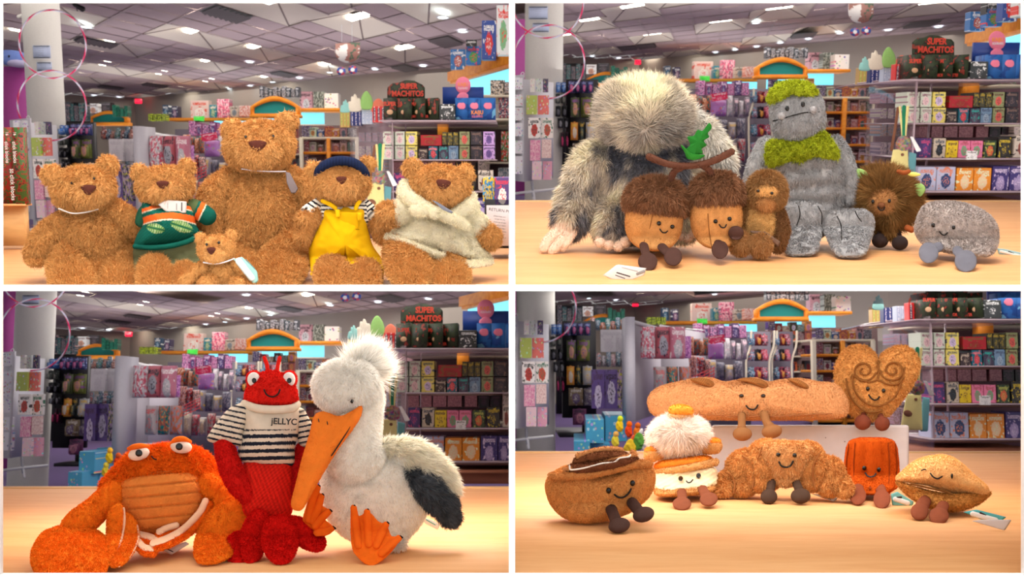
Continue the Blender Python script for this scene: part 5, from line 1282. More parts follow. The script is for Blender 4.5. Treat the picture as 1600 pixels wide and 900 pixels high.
t = Toy(TL, 'teddy_bear', 'teddy bear in yellow dungarees, striped shirt and navy beanie', 'teddy bear', 540, 432, low=(458, 60))
ho = bear(t, (534, 287), (43, 32), -2, [(493, 266), (572, 258)], 10, (534, 293), (25, 18), (533.5, 282), (16, 12), [],
     arms=[([(494, 336, 14), (480, 346, 24)], [15, 16]), ([(582, 338, 8), (594, 356, 16), (598, 368, 20)], [13, 14, 12])], hz=24,
     legs=[([(519, 424, 52), (520, 431, 62)], [25, 27]), ([(571, 428, 46), (571, 435, 56)], [23, 24])])
t.add('arm', limb([(482, 352, 18), (474, 372, 28)], [13, 12], nu=30, seg=20), GOLD, fur=CURL, disp=1)
def ribs(P): return np.array(lin((26, 36, 66)))[None, :]*(1-.35*(np.cos((P[:, 0]-535)*1.3+(P[:, 0]-535)**3*.00002) > .3))[:, None]
t.add('beanie', limb([(494, 284, 16), (499, 266, 34), (516, 254, 44), (536, 251, 46), (556, 256, 42), (570, 270, 32), (574, 284, 14)], [5, 7, 7.5, 7.5, 7.5, 7, 5], nu=22, seg=160, flat_=1.3), (30, 42, 78), CLOTH, vcol=ribs, parent=None, label='ribbed navy knitted beanie')
t.add('beanie_crown', blob((535, 262, 8), (39, 14, 34), nu=60, nv=24), (28, 38, 70), CLOTH, vcol=ribs)
def stripes(P, u, per=6.4, w=.42, a=(236, 230, 216), b=(26, 26, 34)):
    s = ((u+vnoise(P/3, 4)*.5)/per) % 1
    return np.where((s < w)[:, None], np.array(lin(b))[None, :], np.array(lin(a))[None, :])
sh = t.add('shirt', pillow([(500, 314), (534, 318), (572, 314), (584, 330), (580, 352), (540, 362), (500, 358), (488, 334)], 2, 38, 34, n=150, rings=40), (236, 230, 216), CLOTH, vcol=lambda P: stripes(P, P[:, 1]))
t.add('sleeve', limb([(500, 322, 8), (484, 334, 18)], [14, 16], nu=60, seg=40), (236, 230, 216), CLOTH, vcol=lambda P: stripes(P, P[:, 0]*.55-P[:, 1]*.85, 6.6), parent=sh)
t.add('sleeve', limb([(568, 322, 8), (580, 334, 14)], [12, 14], nu=60, seg=40), (236, 230, 216), CLOTH, vcol=lambda P: stripes(P, P[:, 0]*.6+P[:, 1]*.8, 6.2), parent=sh)
YEL = (226, 172, 10)
du = t.add('dungarees', join(pillow([(510, 324), (564, 323), (571, 342), (577, 366), (584, 386), (599, 408), (600, 426), (590, 424), (574, 412), (556, 410), (545, 414), (540, 402), (536, 408), (520, 414), (500, 424), (488, 430), (484, 410), (483, 386), (494, 360), (503, 340)], 18, 42, 44, n=180, rings=34, p=.5, lump=3, ls=16)), YEL, CLOTH, var=.06)
t.add('seam', limb([(545, 358, 52), (545, 385, 50), (544, 408, 40)], [.5]*3, nu=6, seg=16), (160, 112, 6), FELT, parent=du, var=0)
for P in ([(504, 314, 40), (515, 319, 46), (524, 325, 48)], [(562, 315, 38), (558, 320, 44), (556, 326, 46)]):
    t.add('strap', limb(P, [3.4]*3, nu=12, seg=12, flat_=.4), (220, 166, 10), CLOTH, parent=du)
t.add('pocket', pillow([(527, 330), (561, 332), (561, 358), (530, 355)], 50, 3, 2, n=50, rings=6, sharp=True), (218, 162, 8), CLOTH, parent=du, var=.04)
t.add('pocket_hem', limb([(530, 355, 53), (545, 357, 54), (561, 358.5, 52)], [.6]*3, nu=6, seg=10), (150, 104, 8), FELT, parent=du, var=0)
for x, y in ((527, 333), (561, 338)):
    t.add('strap_end', pillow([(x-3.5, y-6), (x+4, y-6), (x+4.5, y+6), (x-2.5, y+7)], 54, 1.5, 1, n=24, rings=4, sharp=True), (232, 178, 16), CLOTH, parent=du)
t.add('cuff', limb([(487, 428, 34), (504, 418, 60), (522, 410, 66), (540, 406, 56)], [2.6]*4, nu=10, seg=24), (214, 158, 8), CLOTH, parent=du)
t.add('cuff', limb([(546, 412, 52), (560, 409, 60), (580, 414, 58), (598, 427, 34)], [2.6]*4, nu=10, seg=24), (214, 158, 8), CLOTH, parent=du)

t = Toy(TL, 'teddy_bear', 'teddy bear in cream fleece robe tied with bow', 'teddy bear', 686, 434, low=(464, 60))
bear(t, (688, 292), (46, 32), 6, [(647, 265), (723, 274)], 13, (693, 299), (27, 21), (692.5, 289), (22, 16), [], hz=26, nrot=8,
     arms=[([(618, 334, 22), (606, 334, 32)], [17, 18]), ([(752, 362, 14), (764, 371, 20)], [17, 18])],
     legs=[([(624, 392, 24), (634, 414, 54), (644, 424, 66)], [24, 30, 32]), ([(700, 408, 18), (706, 428, 46), (704, 438, 56)], [25, 26, 28])])
t.add('torso', blob((690, 392, 0), (48, 40, 34), nu=50, nv=32), (170, 116, 66), fur=CURL, disp=1)
CRE = (236, 226, 196); FL = fur(.5, 2.6, 1.1, .3, .6, .8, 3)
def fold(P):
    d = 1+.0*P[:, 0]
    return np.array(lin(CRE))[None, :]*d[:, None]
ro = t.add('robe', pillow([(652, 326), (690, 340), (730, 334), (742, 352), (756, 376), (768, 404), (764, 414), (726, 412), (694, 408), (690, 398), (660, 388), (628, 378), (606, 374), (612, 362), (632, 344)], 10, 46, 40, n=170, rings=34, p=.5, lump=9, ls=16), CRE, WPLUSH, fur=FL, label='cream fleece robe skirt')
t.add('robe_hem', limb([(606, 370, 26), (632, 378, 50), (662, 390, 60), (690, 400, 56)], [5.5]*4, nu=16, seg=60), CRE, WPLUSH, fur=FL, parent=ro)
t.add('robe_hem', limb([(690, 408, 54), (716, 413, 56), (742, 412, 46), (766, 408, 20)], [5.8]*4, nu=16, seg=60), CRE, WPLUSH, fur=FL, parent=ro)
t.add('sleeve', limb([(652, 328, 10), (634, 330, 22), (622, 332, 28)], [20, 21, 20], nu=40, seg=24), CRE, WPLUSH, fur=FL, parent=ro)
t.add('sleeve', limb([(726, 340, 8), (742, 352, 14), (750, 360, 16)], [21, 22, 20], nu=40, seg=24), CRE, WPLUSH, fur=FL, parent=ro)
t.add('collar', limb([(632, 288, 20), (636, 304, 36), (652, 318, 50), (676, 330, 60), (700, 336, 60)], [8, 11, 11, 9, 7], nu=26, seg=40), CRE, WPLUSH, fur=FL, parent=ro, label='rolled fleece collar')
t.add('collar', limb([(628, 296, 8), (634, 316, 24), (656, 330, 42)], [8, 10, 9], nu=22, seg=30), CRE, WPLUSH, fur=FL, parent=ro)
t.add('collar', limb([(737, 308, 20), (732, 322, 38), (714, 334, 50), (700, 338, 56)], [8, 11, 10, 7], nu=26, seg=34), CRE, WPLUSH, fur=FL, parent=ro)
t.add('collar', limb([(742, 322, 10), (736, 338, 26), (716, 348, 40)], [8, 10, 8], nu=22, seg=24), CRE, WPLUSH, fur=FL, parent=ro)
t.add('bow', blob((658, 329, 62), (19, 10, 7), rot=8), CRE, WPLUSH, fur=FL, parent=ro); t.add('bow', limb([(690, 336, 62), (712, 344, 60), (728, 353, 54)], [8, 9, 7], nu=24, seg=24), CRE, WPLUSH, fur=FL, parent=ro)
t.add('bow_knot', blob((679, 333, 68), (8, 10, 6)), CRE, WPLUSH, fur=FL, parent=ro)
swing(t, [(674, 312), (684, 316), (708, 331), (706, 334), (692, 328)], 74, (120, 122, 134), label='dark edged folded swing tag')

# --- second picture
YC = {k: np.array(lin(c)) for k, c in dict(cream=(238, 224, 186), grey=(150, 144, 142), dark=(80, 82, 92), warm=(190, 176, 158), white=(226, 220, 208)).items()}
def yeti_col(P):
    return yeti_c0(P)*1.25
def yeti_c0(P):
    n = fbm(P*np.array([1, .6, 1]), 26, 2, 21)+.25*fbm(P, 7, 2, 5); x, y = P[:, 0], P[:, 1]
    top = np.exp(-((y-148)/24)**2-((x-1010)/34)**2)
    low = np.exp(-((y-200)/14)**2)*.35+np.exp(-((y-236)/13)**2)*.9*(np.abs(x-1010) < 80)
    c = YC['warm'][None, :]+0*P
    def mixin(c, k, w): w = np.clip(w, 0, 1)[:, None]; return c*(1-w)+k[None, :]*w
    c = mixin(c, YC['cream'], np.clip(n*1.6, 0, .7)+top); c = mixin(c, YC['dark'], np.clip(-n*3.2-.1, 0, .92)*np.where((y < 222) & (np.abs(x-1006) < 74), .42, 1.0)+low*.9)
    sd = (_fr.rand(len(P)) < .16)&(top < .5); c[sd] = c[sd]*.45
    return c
def head_flow(P):
    d = np.column_stack([P[:, 0]-1006, P[:, 1]-205, 0*P[:, 0]+.0]); d /= np.linalg.norm(d, axis=1, keepdims=True)+1e-9
    return d*.9+np.array([0, .25, 0])
t = Toy(TR, 'yeti_plush', 'large shaggy grey and cream yeti with long arms', 'soft toy', 1005, 388, low=(398, 64))
LONG = dict(n=.62, L=17, W=1.0, lean=.55, jit=.30, curl=.35, clump=14)
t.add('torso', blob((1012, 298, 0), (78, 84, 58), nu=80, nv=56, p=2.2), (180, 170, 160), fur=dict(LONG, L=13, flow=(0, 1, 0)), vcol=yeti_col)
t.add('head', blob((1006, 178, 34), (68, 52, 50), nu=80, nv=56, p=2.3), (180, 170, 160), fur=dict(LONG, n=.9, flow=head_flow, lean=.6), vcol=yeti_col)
t.add('arm', limb([(948, 240, 10), (918, 270, 20), (902, 310, 30), (892, 342, 40)], [26, 28, 25, 26], nu=50, seg=50), (180, 170, 160), fur=dict(LONG, L=15, flow=(-.15, 1, 0)), vcol=yeti_col)
def paler(P): c = yeti_col(P); return c*.4+YC['white'][None, :]*.6
t.add('arm', limb([(1078, 190, -8), (1108, 222, -6), (1124, 256, -4), (1128, 300, 0)], [20, 23, 22, 20], nu=50, seg=50), (200, 190, 175), fur=dict(LONG, L=13, flow=(.1, 1, 0)), vcol=paler)
PKB = (244, 208, 184)
ha = t.add('hand', limb([(890, 350, 46), (878, 362, 54), (866, 378, 62)], [20, 17, 11], nu=36, seg=24), PKB, fur=fur(.5, 2.2, .9, .4), disp=.4, label='peach plush hand')
for P in ([(872, 360, 62), (856, 376, 70), (850, 388, 72)], [(884, 366, 64), (868, 386, 72), (862, 392, 72)], [(894, 362, 58), (884, 378, 66), (878, 386, 66)]):
    t.add('finger', limb(P, [8, 8, 7], nu=22, seg=16), PKB, fur=fur(.5, 1.8, .9, .4), parent=ha)
t.add('leg', limb([(962, 340, 30), (956, 356, 46)], [32, 27], nu=44, seg=20), (180, 170, 160), fur=dict(LONG, L=12), vcol=yeti_col)
for x, y in ((938, 380), (951, 384), (966, 386), (976, 380)):
    t.add('toe', limb([(x+2, y-8, 54), (x, y-2, 66)], [9, 8.5], nu=24, seg=10), PKB, fur=fur(.5, 2, .9, .4))
t.add('leg', limb([(1062, 344, 20), (1066, 356, 34)], [26, 22], nu=44, seg=20), (180, 170, 160), fur=dict(LONG, L=11), vcol=yeti_col)
for x, y in ((1064, 368), (1074, 370), (1082, 364)):
    t.add('toe', limb([(x, y-8, 40), (x, y, 50)], [8, 8], nu=24, seg=10), PKB, fur=fur(.5, 2, .9, .4))

t = Toy(TR, 'acorn_plush', 'pair of smiling acorns joined by a brown twig with green leaf', 'soft toy', 1070, 400, low=(424, 54))
CAPF = fur(.8, 8, 1.1, .62, .4, .5, 6); BR1 = (122, 84, 60); NUT = (190, 134, 80)
def capc(P):
    n = vnoise(P/2.2, 8); return np.array(lin(BR1))[None, :]*(1+.5*n)[:, None]
def nutc(P):
    return np.array(lin(NUT))[None, :]*(1+.10*np.sin(P[:, 0]*2.2+vnoise(P/6, 3)*2))[:, None]
ac = []
for (cx, cy, rx, ry, rot, bx, by, brx, bry, brot) in ((1026, 318, 50, 40, 6, 1022, 344, 45, 48, 6), (1120, 306, 42, 36, -3, 1119, 337, 41, 51, 2)):
    b_ = t.add('nut_body', blob((bx, by, 8), (brx, bry, brx*.9), rot, nu=70, nv=50, p=2.35), NUT, fur=fur(.6, 1.2, .8, .6, .15), vcol=nutc)
    V, Fc = blob((0, 0, 0), (rx, ry, rx*.95), 0, nu=70, nv=50, p=2.1); V[:, 1] = np.where(V[:, 1] > 12, 12+(V[:, 1]-12)*.12, V[:, 1])
    V = V @ rotm('Z', rot).T+np.array([cx, cy, 10])
    t.add('cap', (V, Fc), BR1, fur=CAPF, vcol=capc, label='shaggy brown acorn cap')
for e in ((1029.7, 349, 3.6), (1050.5, 354.3, 3.4), (1118, 346, 3.4), (1140, 342, 3.4)):
    c = (1022, 344, 8) if e[0] < 1070 else (1119, 337, 8); rr_ = (45, 48, 41) if e[0] < 1070 else (41, 51, 37)
    t.eye(e[0], e[1], zon(c, rr_, e[0], e[1])+1.8, e[2], e[2])
t.smile([(1031, 358), (1035, 363), (1040, 363.5), (1043, 361)], zon((1022, 344, 8), (45, 48, 41), 1037, 361)+1.6)
t.smile([(1124, 351), (1127, 355), (1132, 355.5), (1135, 351)], zon((1119, 337, 8), (41, 51, 37), 1130, 354)+1.6)
t.add('seam', limb([(1020, 334, 53), (1014, 360, 46), (1002, 386, 34)], [.6]*3, nu=6, seg=20), (120, 76, 40), FELT)
t.add('seam', limb([(1106, 334, 46), (1108, 360, 44), (1112, 386, 30)], [.6]*3, nu=6, seg=20), (120, 76, 40), FELT)
DB = (74, 50, 44)
for P, R, foot, fr_ in (([(1006, 384, 34), (1010, 400, 48)], [7, 7], (1012, 409, 56), (15, 14.5, 13)), ([(1034, 386, 34), (1044, 396, 46)], [7, 7], (1051.5, 401, 52), (14, 14.5, 12)),
                       ([(1122, 378, 30), (1124, 385, 30)], [7, 7], (1125, 390, 30), (13, 14.5, 11)), ([(1146, 368, 34), (1152, 362, 40)], [6, 6], (1150, 364, 42), (12, 11, 9))):
    lo = t.add('leg', limb(P, R, nu=20, seg=10), DB, CLOTH); t.add('foot', blob(foot, fr_, nu=34, nv=24), DB, CLOTH, parent=lo, disp=.3)
TW = (88, 56, 44)
t.add('twig', limb([(1015, 245, 40), (1036, 254, 46), (1062, 259, 48), (1096, 257, 48), (1122, 248, 46), (1143, 237, 42)], [5.6, 5, 5, 5, 5.2, 5.2], nu=20, seg=50), TW, fur=fur(.6, 1.4, .8, .5), label='brown twig')
for P in ([(1066, 261, 44), (1054, 268, 40), (1048, 280, 30)], [(1098, 258, 44), (1108, 266, 36), (1112, 276, 26)]):
    t.add('stalk', limb(P, [5, 5, 5], nu=18, seg=16), TW, fur=fur(.6, 1.4, .8, .5))
t.add('leaf', pillow([(1074, 248), (1070, 236), (1078, 226), (1074, 214), (1084, 212), (1090, 203), (1098, 204), (1108, 192), (1112, 200), (1106, 208), (1108, 214), (1100, 220), (1104, 227), (1096, 233), (1098, 240), (1086, 242), (1084, 248)], 50, 5, 4, n=110, rings=12), (32, 104, 36), CLOTH, label='green oak leaf')
t.add('leaf', pillow([(1064, 226), (1082, 240), (1101, 242), (1094, 248), (1080, 250), (1072, 242)], 50, 5, 4, n=60, rings=8), (40, 116, 40), CLOTH)
t = Toy(TR, 'paper_tag', 'white price tag lying on the counter in front of the acorns', 'tag', 975, 436)
swing(t, [(942, 430), (964, 413), (1010, 419), (1007, 430), (970, 444)], 1.0, (226, 222, 222), lines=[(972, 418, 996, 424, .8, (170, 166, 170)), (964, 426, 984, 432, 1.0, (70, 66, 70)), (962, 430, 976, 435, .8, (110, 106, 110)), (996, 428, 1006, 424, 2.2, (140, 138, 138))])

t = Toy(TR, 'sasquatch_plush', 'small brown furry ape with tan face and round paws', 'soft toy', 1188, 401)
BRN = (146, 106, 66)
t.add('torso', blob((1190, 352, 0), (34, 44, 26), nu=50, nv=34), (206, 160, 100), fur=fur(.6, 4, 1.1, .4, .6, .8, 4), disp=.8)
hd = t.add('head', blob((1198, 300, 12), (30, 31, 26), nu=60, nv=40, p=2.2), BRN, fur=fur(.9, 6.5, 1.0, .45, .35))
t.add('face', blob((1198, 300, 33), (19, 13, 9), nu=40, nv=24), (206, 154, 94), parent=hd, fur=fur(.5, 1.8, .9, .4))
t.add('muzzle', blob((1197, 318, 32), (14, 12, 11), nu=40, nv=24), (170, 120, 74), parent=hd, fur=fur(.8, 4, .9, .5))
for x, y in ((1184.5, 298.5), (1206, 302)): t.eye(x, y, 42, 2.6, 2.4, parent=hd)
t.add('leg', limb([(1180, 372, 20), (1186, 380, 36)], [9, 9], nu=20, seg=8), BRN)
t.add('arm', limb([(1166, 332, 8), (1154, 352, 14), (1158, 372, 22)], [10, 10, 10], nu=24, seg=20), BRN, fur=fur(.9, 5, 1.0, .45))
t.add('arm', limb([(1216, 336, 8), (1222, 360, 14), (1216, 384, 16)], [11, 11, 10], nu=24, seg=20), (120, 84, 54), fur=fur(.9, 5, 1.0, .45))
for x, y in ((1157, 381), (1189, 384)): t.add('paw', blob((x, y, 46), (16, 18, 14), nu=44, nv=30), (168, 124, 80), fur=fur(.95, 5.5, 1.0, .4, .4), disp=.5)
swing(t, [(1172, 360), (1196, 362), (1220, 378), (1216, 386), (1196, 366), (1173, 364)], 46, (112, 90, 78), label='thin brown card tag')

t = Toy(TR, 'troll_plush', 'tall grey troll with green mossy hair and collar', 'soft toy', 1262, 384, low=(402, 34))
GRY = (144, 144, 146)
def troll(P): return np.array(lin(GRY))[None, :]*(1+.22*fbm(P*np.array([1, .45, 1]), 5, 2, 3))[:, None]
GF = fur(.7, 4.2, .9, .6, .22, .3, 8)
V, Fc = blob((1258, 290, 0), (62, 84, 52), nu=90, nv=70, p=2.3)
V[:, 2] += np.where(V[:, 2] > 0, 2.5*np.sin((V[:, 1]+.12*(V[:, 0]-1256))/15*2*math.pi*.55), 0)
t.add('torso', (V, Fc), GRY, fur=GF, vcol=troll)
hc, hr = (1246, 180, 24), (42, 42, 38)
hd = t.add('head', blob(hc, hr, -8, nu=80, nv=56, p=2.8), GRY, fur=GF, vcol=troll)
MOSS = (150, 160, 36)
def mossc(P): return np.array(lin(MOSS))[None, :]*(1+.5*vnoise(P/2.4, 6))[:, None]
MF = fur(1.0, 4.5, 1.3, .25, .8, 1.0, 3)
t.add('moss_hair', pillow([(1201, 158), (1204, 146), (1218, 133), (1242, 128), (1264, 132), (1276, 144), (1272, 150), (1256, 150), (1238, 144), (1224, 154), (1212, 160)], 42, 20, 26, n=110, rings=20, lump=3, ls=6), MOSS, fur=MF, vcol=mossc, parent=hd, disp=1, ds=4, label='yellow-green mossy hair')
t.add('knob', blob((1218, 132, 20), (9, 6.5, 8)), (44, 70, 44), FELT, parent=hd); t.add('knob', blob((1208, 142, 22), (8, 7, 8), rot=-30), (40, 64, 40), FELT, parent=hd)
t.add('moss_collar', pillow([(1201, 224), (1222, 222), (1252, 222), (1282, 206), (1300, 222), (1310, 244), (1300, 246), (1282, 242), (1264, 250), (1248, 259), (1234, 252), (1216, 256), (1200, 256)], 38, 20, 30, n=130, rings=24, lump=3, ls=6), MOSS, fur=MF, vcol=mossc, disp=1, ds=4, label='yellow-green mossy collar')
for x, y in ((1230, 169.5), (1254.5, 163)): t.eye(x, y, 60, 3.2, 4.4, parent=hd)
t.add('mouth', limb([(1208, 189, 52), (1224, 185, 60), (1240, 180, 64), (1258, 176, 63), (1280, 175, 52)], [1.0]*5, nu=8, seg=30), (40, 38, 42), STITCH, parent=hd, var=0)
for x, y in ((1221, 181), (1270.5, 171)): t.add('tooth', blob((x, y, 62), (5.5, 5.5, 4.5)), (150, 148, 150), parent=hd, fur=fur(.5, 2, .9))
t.add('arm', limb([(1198, 232, 0), (1184, 262, 4), (1176, 300, 8)], [18, 17, 16], nu=40, seg=40), GRY, fur=GF, vcol=lambda P: troll(P)*1.25)
t.add('arm', limb([(1306, 226, -6), (1318, 250, -4), (1326, 280, 0), (1328, 310, 2)], [14, 15, 15, 14], nu=40, seg=40), GRY, fur=GF, vcol=troll)
for O, zc, cre in (([(1224, 322), (1238, 314), (1262, 314), (1280, 318), (1290, 328), (1286, 352), (1280, 380), (1274, 394), (1252, 399), (1230, 396), (1222, 378), (1216, 350)], 52, [[(1248, 322), (1250, 336), (1245, 352)], [(1278, 322), (1284, 334), (1284, 350)]]),
                   ([(1288, 340), (1300, 330), (1326, 327), (1350, 328), (1362, 336), (1366, 352), (1358, 380), (1350, 397), (1326, 401), (1306, 396), (1292, 370), (1284, 352)], 56, [[(1308, 338), (1314, 352), (1315, 374)], [(1336, 330), (1340, 338), (1346, 346)]])):
    fo = t.add('foot', pillow(O, zc, 24, 40, n=110, rings=24, p=.55), GRY, fur=fur(.8, 2.8, .8, .6, .14, .3, 8, flow=(0, 1, 0)), vcol=lambda P: troll(P)*1.06)
    for c in cre: t.add('toe_crease', limb([(x, y, zc+25.0) for x, y in c], [.8]*3, nu=8, seg=16), (84, 82, 84), STITCH, parent=fo, var=0)

t = Toy(TR, 'hedgehog_plush', 'shaggy brown woodland ball with tan face and felt leaves', 'soft toy', 1384, 386, low=(391, 36))
def shag(P): return np.array(lin((124, 90, 52)))[None, :]*(1+.55*fbm(P, 9, 2, 4))[:, None]
def radial(P):
    d = np.column_stack([P[:, 0]-1380, P[:, 1]-312, 0*P[:, 0]]); d /= np.linalg.norm(d, axis=1, keepdims=True)+1e-9; return d+np.array([0, .15, 0])
t.add('body', blob((1381, 312, 0), (50, 46, 40), nu=70, nv=50), (120, 86, 50), fur=dict(n=1.0, L=17, W=1.0, lean=.55, jit=.32, curl=.3, clump=9, flow=radial), vcol=shag)
fc = t.add('face', blob((1379.5, 317, 38), (23, 23, 12), nu=50, nv=34), (168, 120, 76), fur=fur(.7, 2.6, 1.0, .2, .7, .9, 3), disp=.6)
for x, y in ((1364, 315), (1389.5, 314)): t.eye(x, y, 49, 2.6, 3.2, parent=fc)
t.add('snout', blob((1377, 321, 50), (6, 5, 4)), (120, 76, 50), FELT, parent=fc); t.smile([(1371.5, 323.5), (1375, 328), (1380, 328), (1382.5, 324)], 52, parent=fc)
t.add('beard', limb([(1388, 346, 28), (1390, 362, 30)], [16, 10], nu=30, seg=16), (112, 80, 48), fur=dict(n=1.0, L=11, W=1.0, lean=.6, jit=.3, curl=.3, clump=7, flow=(0, 1, 0)), vcol=shag)
for P, f in (([(1378, 360, 22), (1376, 370, 30)], (1375, 376, 36)), ([(1400, 362, 22), (1404, 372, 32)], (1406, 379.5, 38))):
    lo = t.add('leg', limb(P, [6.5, 6.5], nu=20, seg=10), (58, 46, 46), CLOTH); t.add('foot', blob(f, (13, 11.5, 11), nu=34, nv=24), (58, 48, 48), CLOTH, parent=lo)
LG = (150, 190, 110)
for O, z, c in (([(1331, 265), (1346, 264), (1358, 272), (1350, 278), (1338, 280), (1333, 274)], 22, LG), ([(1427, 290), (1440, 287), (1446, 296), (1438, 307), (1430, 300)], 22, LG), ([(1418, 270), (1430, 269), (1439, 273), (1430, 276), (1421, 275)], 30, (226, 216, 110))):
    t.add('felt_leaf', pillow(O, z, 2.5, 2.5, n=50, rings=6), c, FELT, label='pale green felt leaf' if c == LG else 'pale yellow felt leaf')
for P, c in (([(1312, 284, 24), (1320, 292, 28), (1330, 299, 28)], (112, 56, 40)), ([(1404, 268, 34), (1412, 270, 34), (1420, 268, 30)], (140, 74, 40)), ([(1418, 356, 36), (1424, 359, 38)], (168, 90, 50))):
    t.add('felt_twig', limb(P, [3.5 if len(P) > 2 else 5]*len(P), nu=14, seg=12), c, FELT)

t = Toy(TR, 'pebble_plush', 'smiling grey speckled pebble with round slate feet', 'soft toy', 1490, 402, low=(426, 52))
def spk(P): n = vnoise(P/1.7, 5)*.5+vnoise(P/5, 6)*.5; return np.array(lin((164, 154, 150)))[None, :]*(1+.45*n)[:, None]
pb = t.add('body', pillow([(1430, 360), (1434, 340), (1444, 322), (1460, 316), (1482, 315), (1510, 319), (1540, 332), (1556, 350), (1560, 372), (1554, 392), (1540, 400), (1506, 398), (1466, 390), (1440, 378)], 6, 38, 38, n=140, rings=34, p=.5), (164, 154, 150), fur=fur(.7, 3, 1.0, .4, .45), vcol=spk)
for x, y in ((1458, 352), (1490, 355.5)): t.eye(x, y, 42, 3.0, 3.3, parent=pb)
t.smile([(1468, 362), (1472, 366.5), (1477, 367), (1480.5, 363.5)], 45, parent=pb)
SL = (104, 104, 114)
for P, f, fr_ in (([(1466, 386, 34), (1458, 390, 44)], (1451, 395, 50), (15.5, 16.5, 12)), ([(1496, 392, 36), (1502, 400, 46)], (1509, 408, 54), (17.5, 17.5, 13))):
    lo = t.add('leg', limb(P, [8, 8], nu=22, seg=10), SL, CLOTH); t.add('foot', blob(f, fr_, nu=40, nv=28), SL, CLOTH, parent=lo)
t = Toy(TR, 'paper_tag', 'blue edged card tag lying beside the grey pebble', 'tag', 1578, 398)
swing(t, [(1558, 388), (1570, 389), (1597, 395), (1597, 405), (1560, 397)], 1.0, (150, 190, 200), lines=[(1564, 393, 1594, 400, 2.2, (232, 232, 232)), (1576, 393, 1584, 396, .9, (60, 60, 60))])
# --- third picture
OR1 = (246, 104, 22); OR3 = (252, 122, 30); OR2 = (226, 124, 50); CR2 = (250, 206, 170)
OF = fur(.8, 2.4, .9, .5, .3, .5, 8)
t = Toy(BL, 'crab_plush', 'big orange crab with googly eyes and corduroy belly', 'soft toy', 250, 862, low=(905, 60))
sh = t.add('shell', pillow([(156, 764), (170, 742), (190, 720), (212, 704), (240, 698), (268, 695), (296, 698), (318, 706), (336, 724), (345, 750), (340, 790), (322, 820), (280, 836), (230, 836), (200, 820), (186, 790)], 0, 46, 44, n=170, rings=40, p=.5), OR1, fur=fur(.75, 6, 1.1, .5, .5, .7, 8), disp=1)
Vp, Fp = pillow([(186, 758), (202, 744), (228, 734), (260, 729), (290, 732), (310, 742), (318, 762), (316, 792), (300, 818), (272, 830), (240, 832), (216, 826), (200, 808), (188, 786)], 26, 34, 20, n=150, rings=60, p=.5)
yy = Vp[:, 1]+(Vp[:, 0]-250)*.09
Vp[:, 2] += np.where(Vp[:, 2] > 26, -3.2*np.exp(-(((yy-757+8.6) % 17.2-8.6)/1.9)**2), 0)
def belly(P): yy = P[:, 1]+(P[:, 0]-250)*.09; return np.array(lin((222, 128, 58)))[None, :]*(1-.22*np.exp(-(((yy-757+8.6) % 17.2-8.6)/1.3)**2))[:, None]
t.add('belly', (Vp, Fp), OR2, fur=fur(.4, 1.4, .9, .6), vcol=belly, parent=sh, label='ribbed orange corduroy belly')
for (x, y, px, py, rot) in ((217, 709, 217, 708, -14), (283, 698, 280, 698, 6)):
    ey = t.add('eye', blob((x, y, 32), (17, 10.5, 9), rot, nu=36, nv=24), (240, 222, 206), FELT, parent=sh, label='white eye with black pupil')
    t.add('pupil', blob((px, py, 41.5), (5.6, 5.6, 2)), (14, 12, 14), EYE, parent=ey, var=0)
    t.add('eyelid', limb([(x-16, y-5-rot*-.2, 30), (x-8, y-10.5, 36), (x+3, y-12, 36), (x+14, y-9+rot*.2, 30)], [3, 4.5, 4.5, 3], nu=18, seg=26), (240, 108, 30), FELT, parent=ey)
t.smile([(237, 713), (240, 716.5), (244, 718)], 50, parent=sh)
t.add('arm', limb([(182, 768, 20), (165, 785, 26), (152, 795, 30)], [20, 22, 20], nu=44, seg=20), OR3, fur=OF, disp=.5)
t.add('arm', limb([(146, 800, 32), (128, 815, 40), (116, 826, 46)], [21, 23, 22], nu=44, seg=20), OR3, fur=OF, disp=.5)
cl = t.add('claw', pillow([(60, 840), (74, 828), (104, 820), (140, 824), (164, 838), (174, 860), (168, 886), (158, 900), (110, 912), (66, 906), (50, 884), (49, 862)], 52, 38, 34, n=130, rings=26, lump=4, ls=40), OR3, fur=OF)
t.add('pincer', pillow([(168, 806), (178, 790), (188, 787), (194, 798), (193, 818), (188, 844), (180, 864), (170, 874), (160, 860), (166, 836)], 60, 12, 12, n=90, rings=12), OR3, fur=OF, parent=cl)
t.add('pincer', pillow([(192, 802), (204, 804), (214, 818), (217, 840), (208, 864), (190, 884), (172, 884), (176, 868), (188, 846), (194, 824)], 52, 12, 12, n=90, rings=12), OR3, fur=OF, parent=cl)
t.add('pincer_lining', limb([(193, 795, 62), (194, 815, 64), (190, 840, 62), (184, 858, 60)], [2.4]*4, nu=12, seg=24), CR2, FELT, parent=cl)
t.add('pincer_lining', limb([(214, 822, 54), (215, 842, 56), (204, 866, 54), (186, 884, 52)], [2.4]*4, nu=12, seg=24), CR2, FELT, parent=cl)
t.add('arm', limb([(322, 756, 22), (332, 764, 28)], [20, 19], nu=44, seg=14), OR3, fur=OF, disp=.5)
t.add('arm', limb([(350, 774, 30), (354, 790, 36)], [20, 20], nu=44, seg=14), OR3, fur=OF, disp=.5)
t.add('claw', pillow([(338, 790), (352, 780), (372, 776), (390, 782), (399, 800), (396, 824), (384, 846), (362, 868), (336, 880), (312, 880), (303, 866), (306, 840), (318, 812)], 50, 26, 26, n=120, rings=22, lump=3, ls=30), OR3, fur=OF)
